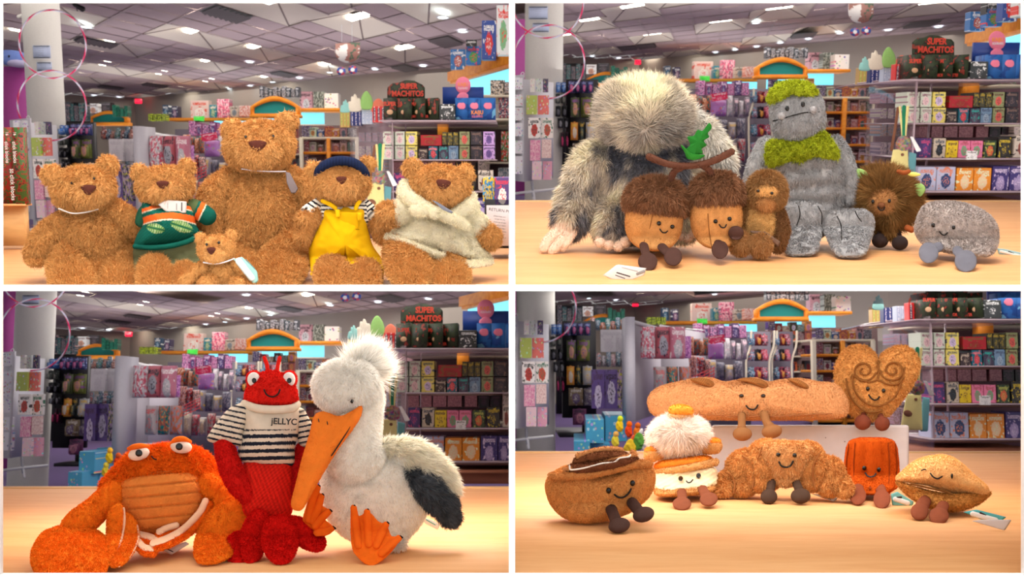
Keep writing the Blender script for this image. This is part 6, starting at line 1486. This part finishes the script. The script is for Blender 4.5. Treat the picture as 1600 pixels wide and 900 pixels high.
for P in ([(322, 784, 44), (314, 800, 50), (300, 816, 54), (284, 830, 56), (262, 842, 56), (240, 850, 54)], [(216, 846, 40), (226, 856, 46), (238, 858, 48)], [(276, 822, 46), (262, 826, 48), (250, 832, 50)], [(220, 836, 38), (236, 840, 44), (244, 844, 46)]):
    k = len(P); lo = t.add('leg', limb([(x+4*(k > 3), y+5, z-4) for x, y, z in P], [7.5]*k, nu=20, seg=30), OR1, fur=OF)
    t.add('leg_lining', limb([(x-1, y-1, z+3) for x, y, z in P], [5.2]*k, nu=18, seg=30), CR2, FELT, parent=lo, disp=.3)
t = Toy(BL, 'paper_tag', 'small white price tag lying just under the crab', 'tag', 272, 866)
swing(t, [(254, 860), (290, 846), (296, 850), (268, 867)], 40, (222, 206, 200), lines=[(262, 858, 270, 862, .8, (60, 50, 50))])

t = Toy(BL, 'lobster_plush', 'red lobster in striped hooded jumper standing by the crab', 'soft toy', 425, 866, low=(882, 40))
RD = (222, 36, 28); RF = fur(.6, 3.2, 1.0, .5, .4, .5, 6)
V, Fc = blob((424, 622, 8), (41, 42, 30), nu=60, nv=44, p=2.0); V[:, 1] = np.where(V[:, 1] > 626, 626+(V[:, 1]-626)*.25, V[:, 1])
hd = t.add('head', (V, Fc), RD, fur=RF)
for x in (397, 452):
    e = t.add('eye_rim', blob((x, 593, 12), (12.5, 14, 9), rot=-12 if x < 420 else 12), RD, fur=fur(.6, 2, .9), parent=hd)
    e2 = t.add('eye', blob((x-.5, 593, 19), (10, 11.5, 6)), (244, 240, 234), FELT, parent=e, label='white eye with black pupil'); t.add('pupil', blob((x, 594.5, 26), (3.6, 4, 1.4)), (14, 12, 14), EYE, parent=e2, var=0)
for P in ([(419, 586, 10), (417, 570, 10), (413, 559, 10)], [(432, 586, 10), (434, 572, 10), (437, 559, 10)]):
    t.add('antenna', limb(P, [2.8]*3, nu=14, seg=14), RD, fur=fur(.6, 1.2, .8))
t.smile([(412.5, 609), (417, 617), (426, 620), (434, 616), (437.5, 609)], 36.5, 1.0, parent=hd)
SW = dict(per=11.5, w=.5, a=(226, 212, 192), b=(30, 36, 50))
def jump(P):
    C = stripes(P, P[:, 1]-670+3+.02*(P[:, 0]-420), **SW); C[P[:, 1] < 671] = lin((226, 212, 192)); return C
ju = t.add('jumper', pillow([(376, 636), (390, 628), (430, 626), (462, 630), (468, 650), (466, 680), (460, 700), (459, 727), (430, 729), (400, 726), (373, 718), (374, 690), (378, 664)], 6, 34, 30, n=170, rings=70, p=.5), (226, 212, 192), CLOTH, vcol=jump, disp=.4, ds=8)
t.add('collar', limb([(382, 631, 16), (402, 638, 36), (430, 640, 40), (456, 638, 26), (464, 632, 10)], [6.5]*5, nu=20, seg=40), (232, 218, 196), CLOTH, parent=ju, label='cream turned-over collar')
def slv(P, a, b): return stripes(P, P[:, 0]*a+P[:, 1]*b, 8.2, .36, (226, 212, 192), (30, 36, 50))
t.add('sleeve', pillow([(384, 630), (388, 650), (380, 676), (378, 695), (352, 694), (325, 688), (332, 670), (346, 652), (362, 636)], 14, 20, 18, n=130, rings=50, p=.5), (226, 212, 192), CLOTH, vcol=lambda P: slv(P, -.22, .97), parent=ju, disp=.8, ds=10)
t.add('sleeve', limb([(466, 650, 0), (476, 672, 2), (480, 690, 2)], [13, 14, 13], nu=60, seg=60), (226, 212, 192), CLOTH, vcol=lambda P: slv(P, .2, .98), parent=ju, disp=.8, ds=10)
lab_ = t.add('jumper_print', blob((446, 662, 43), (.6, .6, .3)), (26, 26, 30), FELT, parent=ju, var=0)
ww = t.T(np.array([[444, 659, 49]]))[0]
c = bpy.data.curves.new('lettering', 'FONT'); c.body = 'jELLYC'; c.align_x = 'CENTER'; c.align_y = 'CENTER'; c.size = 9.5*t.s/.72; c.extrude = .0006; c.offset = .0005; c.materials.append(BLACKP)
o = lettering('lettering', c); o.parent = ju
o.matrix_basis = Matrix.Translation(Vector(ww)-Vector(t.base)) @ BL.M @ Matrix.Rotation(math.pi/2, 4, 'X') @ Matrix.Rotation(-.04, 4, 'Z')
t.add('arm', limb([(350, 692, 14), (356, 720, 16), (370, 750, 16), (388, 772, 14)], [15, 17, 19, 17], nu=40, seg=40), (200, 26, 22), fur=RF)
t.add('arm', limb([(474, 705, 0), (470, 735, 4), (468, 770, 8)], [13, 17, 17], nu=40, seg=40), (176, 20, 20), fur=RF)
def scales(P): return np.array(lin((206, 34, 24)))[None, :]*(1+.35*np.sin(P[:, 0]*.9+P[:, 1]*.35)*np.sin(P[:, 1]*.7))[:, None]
t.add('tail', pillow([(384, 722), (420, 722), (452, 722), (458, 760), (452, 806), (420, 812), (384, 804), (378, 760)], 4, 30, 28, n=110, rings=30, p=.5), RD, FELT, vcol=scales, disp=2.0, ds=5, label='scaly textured red tail')
for c, r, rot in (((374, 856, 14), (24, 26, 16), 24), ((398, 838, 26), (22, 44, 16), 14), ((437, 843, 56), (28, 39, 15), -6), ((476, 834, 34), (38, 20, 16), 36)):
    t.add('tail_fan', blob(c, r, rot, nu=50, nv=34), (208, 22, 18), fur=fur(.9, 2.8, .9, .5, .3))

t = Toy(BL, 'pelican_plush', 'white pelican with long orange beak and dark grey wing tip', 'soft toy', 590, 860, low=(884, 88))
WH = (252, 246, 236); WF = fur(.6, 4.5, 1.0, .5, .35, .4, 6)
t.add('body', pillow([(506, 720), (520, 704), (556, 696), (600, 694), (640, 702), (664, 730), (672, 770), (664, 806), (640, 838), (612, 856), (572, 852), (536, 836), (512, 808), (502, 770)], 0, 66, 56, n=150, rings=34, p=.5), WH, WPLUSH, fur=WF)
t.add('neck', limb([(562, 622, 22), (556, 660, 30), (552, 696, 36), (558, 720, 36)], [38, 40, 44, 46], nu=60, seg=40), WH, WPLUSH, fur=WF)
hd = t.add('head', blob((541, 604, 44), (52, 42, 42), -4, nu=80, nv=54, p=2.2), (252, 247, 238), WPLUSH, fur=dict(WF, L=6))
def tuft(P): d = np.column_stack([P[:, 0]-566, (P[:, 1]-585), 0*P[:, 0]]); d /= np.linalg.norm(d, axis=1, keepdims=True)+1e-9; return d+np.array([.5, -.3, 0])
t.add('crest', limb([(560, 566, 26), (572, 560, 22), (584, 568, 12), (590, 582, 6)], [12, 13, 11, 8], nu=40, seg=20), (250, 245, 236), WPLUSH, fur=dict(n=.9, L=28, W=.9, lean=.5, jit=.45, curl=.25, clump=9, flow=tuft), parent=hd, label='long fluffy white crest')
V, Fc = pillow([(491, 650), (505, 643), (530, 650), (550, 642), (565, 634), (564, 650), (552, 670), (530, 700), (508, 735), (488, 770), (474, 794), (466, 798), (457, 795), (455, 784), (462, 756), (472, 716), (484, 676)], 66, 16, 14, n=150, rings=20)
V[:, 2] += (V[:, 1]-640)*.18+12
bk = t.add('beak', (V, Fc), (238, 118, 40), FELT, fur=fur(.4, 1.0, .8, .5), label='long orange plush beak')
t.add('beak_line', limb([(553, 643, 82), (548, 664, 92), (534, 688, 98), (518, 712, 102)], [1.0]*4, nu=8, seg=30), (30, 26, 26), STITCH, parent=bk, var=0)
for x, y in ((498, 657), (511.5, 661)): t.add('nostril', blob((x, y, 96), (.9, 3.2, 1), rot=-12), (40, 30, 28), STITCH, parent=bk, var=0)
t.eye(550, 627, 84, 2.8, 3.4, parent=hd); 
t.add('eyebrow', limb([(544, 625, 86), (549, 622, 86), (554, 622, 84)], [1.2]*3, nu=8, seg=8), (200, 190, 180), FELT, parent=hd)
def wingflow(P): return np.array([.75, .55, 0])+0*P
t.add('wing', pillow([(584, 700), (600, 690), (630, 688), (664, 696), (690, 716), (710, 742), (714, 768), (690, 762), (664, 742), (640, 736), (616, 724)], 30, 20, 26, n=110, rings=20, lump=3, ls=20), (250, 240, 218), WPLUSH, fur=dict(n=1.0, L=12, W=1.0, lean=.6, jit=.3, curl=.3, clump=8, flow=wingflow), label='fluffy cream wing')
t.add('back', blob((628, 722, 6), (48, 30, 44), 18), WH, WPLUSH, fur=WF)
def gw(P): return np.array(lin((78, 82, 88)))[None, :]*(1+.5*fbm(P, 8, 2, 3))[:, None]
t.add('wing_tip', limb([(644, 744, 40), (668, 762, 40), (692, 788, 34), (704, 808, 28)], [13, 21, 20, 13], nu=50, seg=30), (78, 82, 88), fur=dict(n=1.2, L=10, W=1.0, lean=.6, jit=.35, curl=.3, clump=8, flow=wingflow), vcol=gw, label='dark grey wing tip')
t.add('tail', blob((618, 846, 10), (16, 16, 12)), (244, 238, 230), WPLUSH, fur=dict(WF, L=7))
OG = (236, 98, 22)
def foot(O, zc, toes, nm):
    f = t.add('foot', pillow(O, zc, 8, 8, n=130, rings=16, p=.5), OG, FELT, fur=fur(.35, 1.0, .8), label='webbed orange foot')
    for P in toes:
        t.add('toe', limb(P, [6.4]*(len(P)-1)+[5.2], nu=20, seg=20), OG, FELT, parent=f)
        x, y, z = P[-1]; x0, y0, _ = P[-2]; d = np.array([x-x0, y-y0]); d = d/np.linalg.norm(d)
        t.add('claw', limb([(x+d[0]*2+d[1]*-1.5, y+d[1]*2-2, z+2), (x+d[0]*4+2.5, y+d[1]*4+1.5, z+2)], [1.6, 1.4], nu=10, seg=6), (26, 24, 26), FELT, parent=f, var=0)
foot([(549, 790), (560, 806), (576, 800), (592, 815), (604, 820), (612, 838), (626, 840), (612, 862), (594, 878), (578, 884), (560, 872), (549, 850)], 84, 
     [[(560, 852, 88), (556, 820, 92), (552.5, 794, 92)], [(576, 850, 90), (575, 822, 94), (573.5, 800, 94)], [(588, 852, 90), (596, 834, 94), (603, 820, 93)], [(596, 864, 88), (612, 850, 90), (623, 841, 90)]], 'near')
foot([(474, 806), (490, 762), (500, 770), (504, 790), (512, 796), (508, 812), (520, 824), (506, 838), (490, 830), (476, 818)], 56,
     [[(482, 812, 60), (488, 786, 64), (496, 762, 64)], [(488, 814, 62), (496, 796, 66), (502, 776, 66)], [(492, 822, 62), (504, 808, 64), (513, 800, 64)], [(496, 832, 60), (510, 830, 62), (518, 826, 62)]], 'far')
t = Toy(BL, 'paper_tag', 'folded white tag under the dark grey wing tip', 'tag', 674, 826, D=2.9)
swing(t, [(660, 808), (674, 812), (688, 820), (684, 828), (664, 818)], 2, (214, 222, 222), lines=[(666, 812, 680, 820, .8, (90, 160, 160))])

# --- fourth picture
t = Toy(BR, 'white_crate', 'glossy white block carrying the baguette and heart pastry', 'block', 1265, 742, D=3.9)
V, Fc = bxg(np.array([1112, 664, -60.]), np.array([1420, 746, 6.])); 
bm = bmesh.new(); me_ = mk('tmp', V, Fc, None, None, False); bm.from_mesh(me_); bmesh.ops.bevel(bm, geom=bm.edges[:], offset=5, segments=4, affect='EDGES', profile=.6); bm.to_mesh(me_); bm.free()
Vb = np.array([v.co[:] for v in me_.vertices]); me_.calc_loop_triangles(); Tb = np.array([q.vertices[:] for q in me_.loop_triangles])
# the top slopes back from the front edge at the height where the camera looks on to it
t.add('block_body', (Vb, [Tb]), (206, 206, 214), flat('white_gloss', (204, 204, 212), .25, .08, 30), var=.03, smooth=False)
BK = t
for x, y in ((1320, 690), (1322, 728), (1128, 700), (1290, 684)): t.add('scuff', blob((x, y, 7), (.9, .9, .4)), (120, 118, 120), FELT, var=0)
DBR = (74, 52, 46); MBR = (120, 66, 44)
def feet(t, L, c, mat=CLOTH):
    for P, R, f, fr_, *rot in L:
        lo = t.add('leg', limb(P, R, nu=22, seg=14), c, mat); t.add('foot', blob(f, fr_, rot[0] if rot else 0, nu=40, nv=28), c, mat, parent=lo, disp=.2)
SF = fur(.8, 1.8, .9, .5, .3)
BD = BK.D-.06
t = Toy(BR, 'baguette_plush', 'long smiling baguette lying on the white block', 'soft toy', 1168, 656, D=BD)
BG = (198, 144, 98)
bo = t.add('loaf', pillow([(1012, 632), (1016, 616), (1030, 605), (1056, 598), (1086, 592), (1110, 591), (1130, 597), (1150, 595), (1180, 591), (1200, 597), (1222, 594), (1250, 592), (1280, 597), (1306, 601), (1322, 620), (1325, 642), (1316, 652), (1280, 655), (1200, 656), (1110, 655), (1050, 652), (1022, 648)], 8, 32, 32, n=190, rings=28, p=.5), BG, fur=SF, disp=.4, ds=10)
def cord(P): return np.array(lin((134, 88, 48)))[None, :]*(1+.3*np.sin(P[:, 0]*1.7+P[:, 1]*1.2))[:, None]
for O in ([(1078, 593), (1088, 590), (1106, 592), (1116, 599), (1113, 606), (1102, 604), (1090, 600)], [(1150, 594), (1164, 590), (1186, 592), (1200, 600), (1196, 607), (1180, 602), (1164, 597)], [(1230, 592), (1244, 592), (1258, 598), (1264, 605), (1260, 608), (1248, 604), (1238, 598)]):
    t.add('slash', pillow(O, 30, 8, 8, n=60, rings=10), (134, 88, 48), CLOTH, vcol=cord, parent=bo, label='dark brown corduroy slash')
t.add('seam', limb([(1040, 646, 30), (1120, 649, 34), (1200, 651, 34), (1300, 646, 30)], [.7]*4, nu=6, seg=50), (150, 96, 60), FELT, parent=bo)
for x in (1158.5, 1192.5): t.eye(x, 618.5, 40, 3.8, 2.9, parent=bo)
t.smile([(1166, 634), (1170, 638.5), (1176, 640), (1181, 638), (1184, 633)], 40.5, 1.1, parent=bo)
CB = (140, 98, 62)
feet(t, [([(1159, 650, 34), (1159, 662, 46), (1159, 668, 50)], [6.5, 6, 7], (1160, 678, 54), (15, 11, 12)), ([(1194, 648, 34), (1198, 660, 46), (1202, 666, 50)], [7, 6.5, 8], (1206, 674, 54), (16, 11, 12), -8)], CB)

t = Toy(BR, 'palmier_plush', 'heart-shaped swirled pastry with smile and brown feet', 'soft toy', 1366, 655, D=BD-.02)
PM = (204, 146, 84); PF = fur(.75, 3.2, 1.1, .3, .6, .8, 4)
O = [(1372, 563), (1364, 550), (1350, 541), (1332, 541), (1316, 552), (1306, 572), (1306, 598), (1314, 624), (1326, 644), (1342, 653), (1364, 657), (1384, 652), (1400, 636), (1420, 610), (1434, 584), (1436, 564), (1426, 548), (1412, 541), (1394, 544), (1380, 552)]
pb = t.add('pastry', pillow(O, 4, 20, 18, n=170, rings=26, p=.5, c=(1370, 600)), PM, fur=PF, disp=1, ds=4)
def sp_(cx, cy, r0, turns, a0, sgn=1, sq=.9):
    a = np.linspace(0, turns*2*math.pi, 50); r = r0*(1-a/a[-1]*.78)
    return [(cx+sgn*r_*math.cos(a0+a_), cy+sq*r_*math.sin(a0+a_), 24.5) for a_, r_ in zip(a, r)]
for P in (sp_(1350, 579, 19, 1.6, .2), sp_(1395, 578, 20, 1.6, .1, -1),
          [(1332, 586, 24), (1334, 606, 25), (1344, 622, 25), (1358, 632, 25), (1374, 634, 25), (1392, 626, 25), (1404, 610, 25), (1410, 590, 24), (1414, 574, 23)],
          [(1322, 592, 23), (1326, 612, 23), (1338, 632, 23), (1356, 644, 22), (1378, 642, 22)],
          [(1332, 586, 24), (1345, 594, 25), (1360, 597, 25), (1372, 594, 25), (1386, 600, 25), (1402, 600, 25), (1412, 590, 24)],
          [(1372, 564, 20), (1373, 580, 24), (1372, 594, 25)]):
    P = [(x, y, z+1.0) for x, y, z in P]
    t.add('swirl_line', limb(P, [1.5]*len(P), nu=8, seg=60), (120, 78, 40), FELT, parent=pb, var=0)
for x, y in ((1356, 607.5), (1380.5, 610.5)): t.eye(x, y, 27, 3.2, 3.5, parent=pb)
t.smile([(1357.5, 617), (1361, 622), (1366, 625), (1371, 624), (1374, 620)], 27, 1.0, parent=pb)
feet(t, [([(1350, 648, 14), (1348, 655, 20)], [5, 5], (1348, 660, 26), (13, 12, 11)), ([(1376, 650, 14), (1378, 658, 20)], [5, 5], (1378.5, 662, 26), (12, 11.5, 10))], (116, 62, 46))

t = Toy(BR, 'cinnamon_bun_plush', 'cinnamon bun with white iced swirl and dark brown legs', 'soft toy', 935, 816, low=(834, 62))
CN = (210, 142, 80); CF = fur(.9, 2.0, .9, .5, .3, .5, 6)
bo = t.add('bun_body', pillow([(853, 764), (856, 748), (868, 736), (890, 728), (930, 736), (980, 730), (1004, 722), (1018, 730), (1023, 746), (1020, 764), (1008, 782), (980, 802), (940, 814), (904, 816), (878, 806), (860, 786)], 0, 56, 50, n=160, rings=34, p=.5), CN, fur=CF, disp=.6, ds=8)
ri = t.add('rim', limb([(862, 744, 30), (886, 744, 48), (920, 742, 56), (952, 735, 56), (984, 727, 48), (1010, 724, 30), (1014, 726, 10)], [6]*7, nu=24, seg=60), (204, 136, 78), fur=CF, parent=bo)
t.add('swirl', join(pillow([(884, 740), (888, 728), (920, 722), (960, 716), (990, 712), (997, 720), (980, 731), (940, 741), (900, 744)], 34, 34, 30, n=90, rings=18, p=.5)), (112, 66, 44), fur=fur(.6, 2.5, 1, .4, .6, .8, 4), parent=bo, label='dark cinnamon swirl')
t.add('swirl', limb([(882, 733, 46), (908, 731, 54), (940, 724, 56), (970, 716, 52), (992, 712, 40), (988, 706, 24)], [3.4]*6, nu=20, seg=60), (196, 134, 84), fur=fur(.6, 2, 1, .4), parent=bo)
t.add('swirl', pillow([(896, 724), (904, 712), (926, 704), (950, 703), (974, 706), (982, 712), (960, 718), (930, 724)], 34, 24, 24, n=80, rings=14, p=.5), (120, 72, 46), fur=fur(.6, 2.5, 1, .4, .6, .8, 4), parent=bo)
t.add('swirl', limb([(904, 712, 44), (926, 706, 46), (948, 702, 44), (970, 704, 36)], [4.5]*4, nu=18, seg=40), (196, 134, 84), fur=fur(.6, 2, 1, .4), parent=bo)
t.add('icing', limb([(890, 728, 62), (892, 734, 63), (910, 732, 65), (926, 728, 66), (942, 724, 66), (960, 722, 64), (968, 716, 62), (982, 714, 54), (985, 711, 48)], [1.3]*9, nu=8, seg=60), (244, 236, 226), FELT, parent=bo, label='white iced stitching', var=0)
for x, y in ((951, 766.5), (988.5, 755)): t.eye(x, y, zon((938, 775, 0), (85, 50, 56), x, y)+2, 4, 4.8, parent=bo)
t.smile([(960.5, 773), (966, 777), (974, 777), (982, 771), (986, 764)], 50, 1.2, parent=bo)
feet(t, [([(955, 796, 44), (960, 808, 54), (963, 816, 60)], [9, 9, 10], (967.5, 821, 66), (17, 12, 14), -10), ([(988, 786, 42), (996, 796, 52), (1000, 802, 56)], [9, 9, 10], (1005.5, 804, 62), (17, 12, 14), -16)], DBR)

t = Toy(BR, 'cream_cake_plush', 'layered cream cake with fluffy white top and orange cap', 'soft toy', 1066, 774, low=(797, 48))
t.add('base_layer', blob((1070, 764, 0), (48, 10, 40), -5, p=2.6), (206, 150, 92), fur=SF)
def ruff(P): return np.array(lin((238, 212, 170)))[None, :]*(1+.12*np.sin(P[:, 0]*.5+P[:, 1]*.9))[:, None]
cr = t.add('cream_layer', blob((1071, 748, 2), (50, 20, 44), -5, nu=90, nv=50, p=2.9), (238, 212, 170), CLOTH, vcol=ruff, disp=2.4, ds=4)
t.add('crust_layer', limb([(1024, 738, 16), (1044, 736, 38), (1070, 732, 44), (1096, 727, 40), (1118, 722, 18)], [5.5]*5, nu=20, seg=60), (210, 156, 98), fur=SF)
t.add('orange_layer', blob((1068, 724, 6), (46, 10, 38), -7, p=2.4), (228, 130, 44), fur=fur(.5, 1.8, .9))
for P in ([(1036, 706, 16), (1018, 710, 24)], [(1102, 700, 16), (1116, 697, 22)]):
    a_ = t.add('arm', limb(P, [10, 12], nu=30, seg=12), (206, 150, 92), fur=SF); t.add('arm_cap', blob((P[1][0], P[1][1]-6, P[1][2]), (11, 7, 11)), (228, 130, 44), parent=a_, fur=fur(.5, 1.5, .9))
def cf(P): d = np.column_stack([P[:, 0]-1062, P[:, 1]-670, 0*P[:, 0]]); d /= np.linalg.norm(d, axis=1, keepdims=True)+1e-9; return d+np.array([0, .3, 0])
t.add('fluffy_top', blob((1061, 681, 16), (44, 29, 34), nu=60, nv=40), (246, 232, 222), WPLUSH, fur=dict(n=1.2, L=11, W=1.0, lean=.5, jit=.35, curl=.3, clump=8, flow=cf), label='long fluffy white cream')
t.add('cap_rim', blob((1063, 650, 24), (20, 9, 18)), (206, 156, 104), fur=SF); t.add('cap', blob((1064, 642, 26), (19, 9.5, 18), 4, p=2.3), (236, 140, 50), fur=fur(.5, 1.8, .9), label='orange velvety cap')
for x, y in ((1063.5, 747.5), (1091.5, 743)): t.eye(x, y, 47.5, 3.8, 4, parent=cr)
t.smile([(1072.5, 751.5), (1075, 754), (1079, 753.5), (1082.5, 749.5)], 49, 1.0, parent=cr)
feet(t, [([(1065, 764, 34), (1066, 778, 44)], [7.5, 7.5], (1065.5, 787, 50), (14.5, 10.5, 12)), ([(1095, 760, 34), (1102, 772, 44)], [7, 8], (1107.5, 780, 48), (14, 11, 12), -6)], MBR)

t = Toy(BR, 'croissant_plush', 'smiling curled croissant between the cream cake and ridged cake', 'soft toy', 1226, 778, low=(789, 52))
CS = (206, 142, 82); KF = fur(.95, 3.8, 1.0, .5, .4, .6, 6)
for P, R in (([(1166, 735, 8), (1160, 750, 12)], [33, 27]), ([(1196, 715, 14), (1192, 735, 18)], [28, 34]), ([(1140, 752, 16), (1132, 760, 20)], [19, 17]), ([(1124, 762, 24), (1122, 766, 26)], [13, 11]),
             ([(1262, 716, 12), (1266, 736, 16)], [26, 32]), ([(1292, 740, 10), (1296, 750, 14)], [28, 26]), ([(1314, 758, 18), (1320, 764, 22)], [17, 14])):
    t.add('segment', limb(P, R, nu=54, seg=20, flat_=.9), CS, fur=KF, disp=.8)
for P in ([(1160, 712, 36), (1172, 722, 44), (1178, 742, 46), (1176, 762, 40)], [(1134, 738, 36), (1144, 744, 40), (1148, 758, 38), (1146, 770, 34)], [(1190, 700, 42), (1184, 716, 48)], [(1282, 706, 36), (1272, 724, 46), (1270, 744, 48), (1274, 764, 42)], [(1308, 742, 32), (1301, 752, 36), (1300, 764, 36), (1304, 774, 30)]):
    t.add('crease', limb(P, [1.5]*len(P), nu=8, seg=20), (140, 88, 48), FELT)
fc = t.add('face', pillow([(1190, 696), (1206, 690), (1232, 690), (1258, 693), (1268, 702), (1264, 722), (1256, 742), (1244, 755), (1228, 760), (1212, 755), (1200, 738), (1190, 714)], 34, 20, 24, n=110, rings=20), (214, 156, 100), fur=KF, disp=.6)
for x, y in ((1216, 710.5), (1241.7, 711.5)): t.eye(x, y, 54.5, 3.4, 3.3, parent=fc)
t.smile([(1217.5, 722), (1221, 728), (1228, 730), (1235, 728), (1239, 721)], 55.5, 1.3, parent=fc)
feet(t, [([(1206, 752, 40), (1204, 764, 48)], [6.5, 7], (1201.5, 776, 54), (13, 12, 11)), ([(1244, 754, 40), (1248, 764, 48)], [6.5, 7], (1251, 775, 54), (15.5, 12, 12))], (72, 54, 44))

t = Toy(BR, 'canele_plush', 'rust-orange ridged cake with smile and brown feet', 'soft toy', 1362, 772, low=(795, 40))
RU = (166, 66, 14)
nth = 96; rings_ = []
ys = [684, 688, 700, 720, 745, 762, 770]; rs = [20, 35, 40.5, 43, 44, 41, 28]
th = np.arange(nth)/nth*2*math.pi; V = []
for k_ in np.linspace(0, 1, 30):
    y = 684+(772-684)*k_; r = np.interp(y, ys, rs)
    fl_ = 1-.16*np.abs(np.sin(th*4+.4))**-0+0*th
    fl_ = .80+.20*np.abs(np.cos(th*4+.39))**.45
    V.append(np.column_stack([1362+r*np.cos(th)*fl_, np.full(nth, y), r*.8*np.sin(th)*fl_]))
V = np.concatenate(V+[[[1362, 684, 0]], [[1362, 773, 0]]]); Q, T3 = grid_faces(30, nth)
cb_ = t.add('ridged_body', (V, [Q, T3]), RU, fur=fur(.5, 1.0, .8, .6, .15), disp=.2)
for x, y in ((1350.3, 731.5), (1373.3, 733.8)): t.eye(x, y, 36, 3.3, 3.8, parent=cb_)
t.smile([(1352, 739), (1355.5, 743.5), (1361, 745), (1366, 743.5), (1368.5, 740)], 37, 1.1, parent=cb_)
for P in ([(1336, 692, 24), (1334, 720, 27), (1335, 750, 26), (1340, 768, 20)], [(1388, 692, 24), (1390, 720, 27), (1389, 750, 26), (1384, 768, 20)], [(1326, 694, 12), (1322, 724, 12), (1324, 752, 12)], [(1399, 694, 12), (1402, 724, 12), (1400, 752, 12)]): t.add('seam', limb(P, [.9]*len(P), nu=8, seg=30), (130, 52, 14), FELT, parent=cb_)
t.add('navel', blob((1359.5, 762, 35), (2.4, 2, 1)), (120, 50, 16), FELT, parent=cb_)
feet(t, [([(1342, 762, 24), (1341, 768, 32)], [8, 8], (1340.5, 775, 40), (13, 14, 11)), ([(1376, 764, 26), (1378, 772, 34)], [8, 8], (1378, 780, 42), (13.5, 14.5, 11))], (126, 66, 44))

t = Toy(BR, 'turnover_plush', 'pale folded turnover pastry winking beside the white tags', 'soft toy', 1476, 800, low=(819, 58))
TP = (240, 182, 120)
def seamc(P): return np.array(lin((186, 128, 66)))[None, :]*(1+.35*vnoise(P/1.8, 4))[:, None]
t.add('filling', pillow([(1401, 752), (1430, 762), (1480, 772), (1544, 768), (1542, 778), (1520, 792), (1488, 799), (1456, 795), (1426, 780), (1408, 764)], 0, 50, 40, n=120, rings=22), (186, 128, 66), fur=fur(.6, 2.2, 1.1, .2, .8, 1, 3), vcol=seamc, label='brown nubbly underside')
to = t.add('pastry_top', pillow([(1400, 748), (1410, 736), (1430, 720), (1456, 712), (1480, 712), (1500, 722), (1522, 742), (1544, 762), (1540, 774), (1510, 773), (1480, 768), (1450, 758), (1420, 753)], 12, 48, 40, n=130, rings=26, lump=2, ls=18), TP, fur=fur(.8, 1.8, .9, .5, .3))
t.add('fold', limb([(1424, 756, 50), (1450, 762, 60), (1476, 768, 62), (1488, 772, 60)], [1.6]*4, nu=8, seg=30), (110, 70, 34), FELT, parent=to)
t.add('wink', limb([(1440, 735, 54), (1443.5, 733.5, 55), (1446, 733.5, 55)], [1]*3, nu=8, seg=8), (24, 20, 20), STITCH, parent=to, var=0)
t.eye(1487.5, 744, 59, 1.8, 4.2, parent=to)
t.smile([(1454, 740), (1458, 745), (1465, 748), (1472, 744.5)], 62, 1.0, parent=to)
feet(t, [([(1445, 784, 44), (1440, 792, 54)], [10, 11], (1437, 799.5, 60), (14, 13.5, 10)), ([(1474, 790, 44), (1470, 798, 52)], [9, 10], (1467, 806, 58), (15.5, 13.5, 10))], (124, 66, 44))
for nm, lab, bx_, by_, O, c, ln in (('paper_tag', 'white tag with teal rim beside the pale turnover', 1528, 818, [(1505, 800), (1526, 796), (1573, 808), (1555, 821)], (90, 180, 190), [(1520, 803, 1556, 813, 4.2, (232, 234, 234)), (1532, 802, 1540, 806, 2, (50, 40, 44))]),
                               ('paper_tag', 'grey-white tag lying under the teal rimmed tag', 1548, 828, [(1518, 814), (1535, 812), (1581, 812), (1570, 829)], (212, 210, 214), []),
                               ('paper_tag', 'teal and white tag between the ridged cake and turnover', 1408, 790, [(1392, 772), (1402, 768), (1428, 784), (1426, 790), (1394, 790)], (120, 190, 190), [(1399, 780, 1418, 786, 4, (226, 228, 228)), (1400, 778, 1408, 777, 1.6, (60, 50, 50))]),
                               ('paper_tag', 'small white tag under the croissant', 1292, 784, [(1268, 772), (1282, 772), (1310, 778), (1303, 784)], (206, 206, 208), [(1286, 777, 1298, 780, .9, (90, 90, 90))])):
    t = Toy(BR, nm, lab, 'tag', bx_, by_); swing(t, O, 2.0, c, lines=ln)
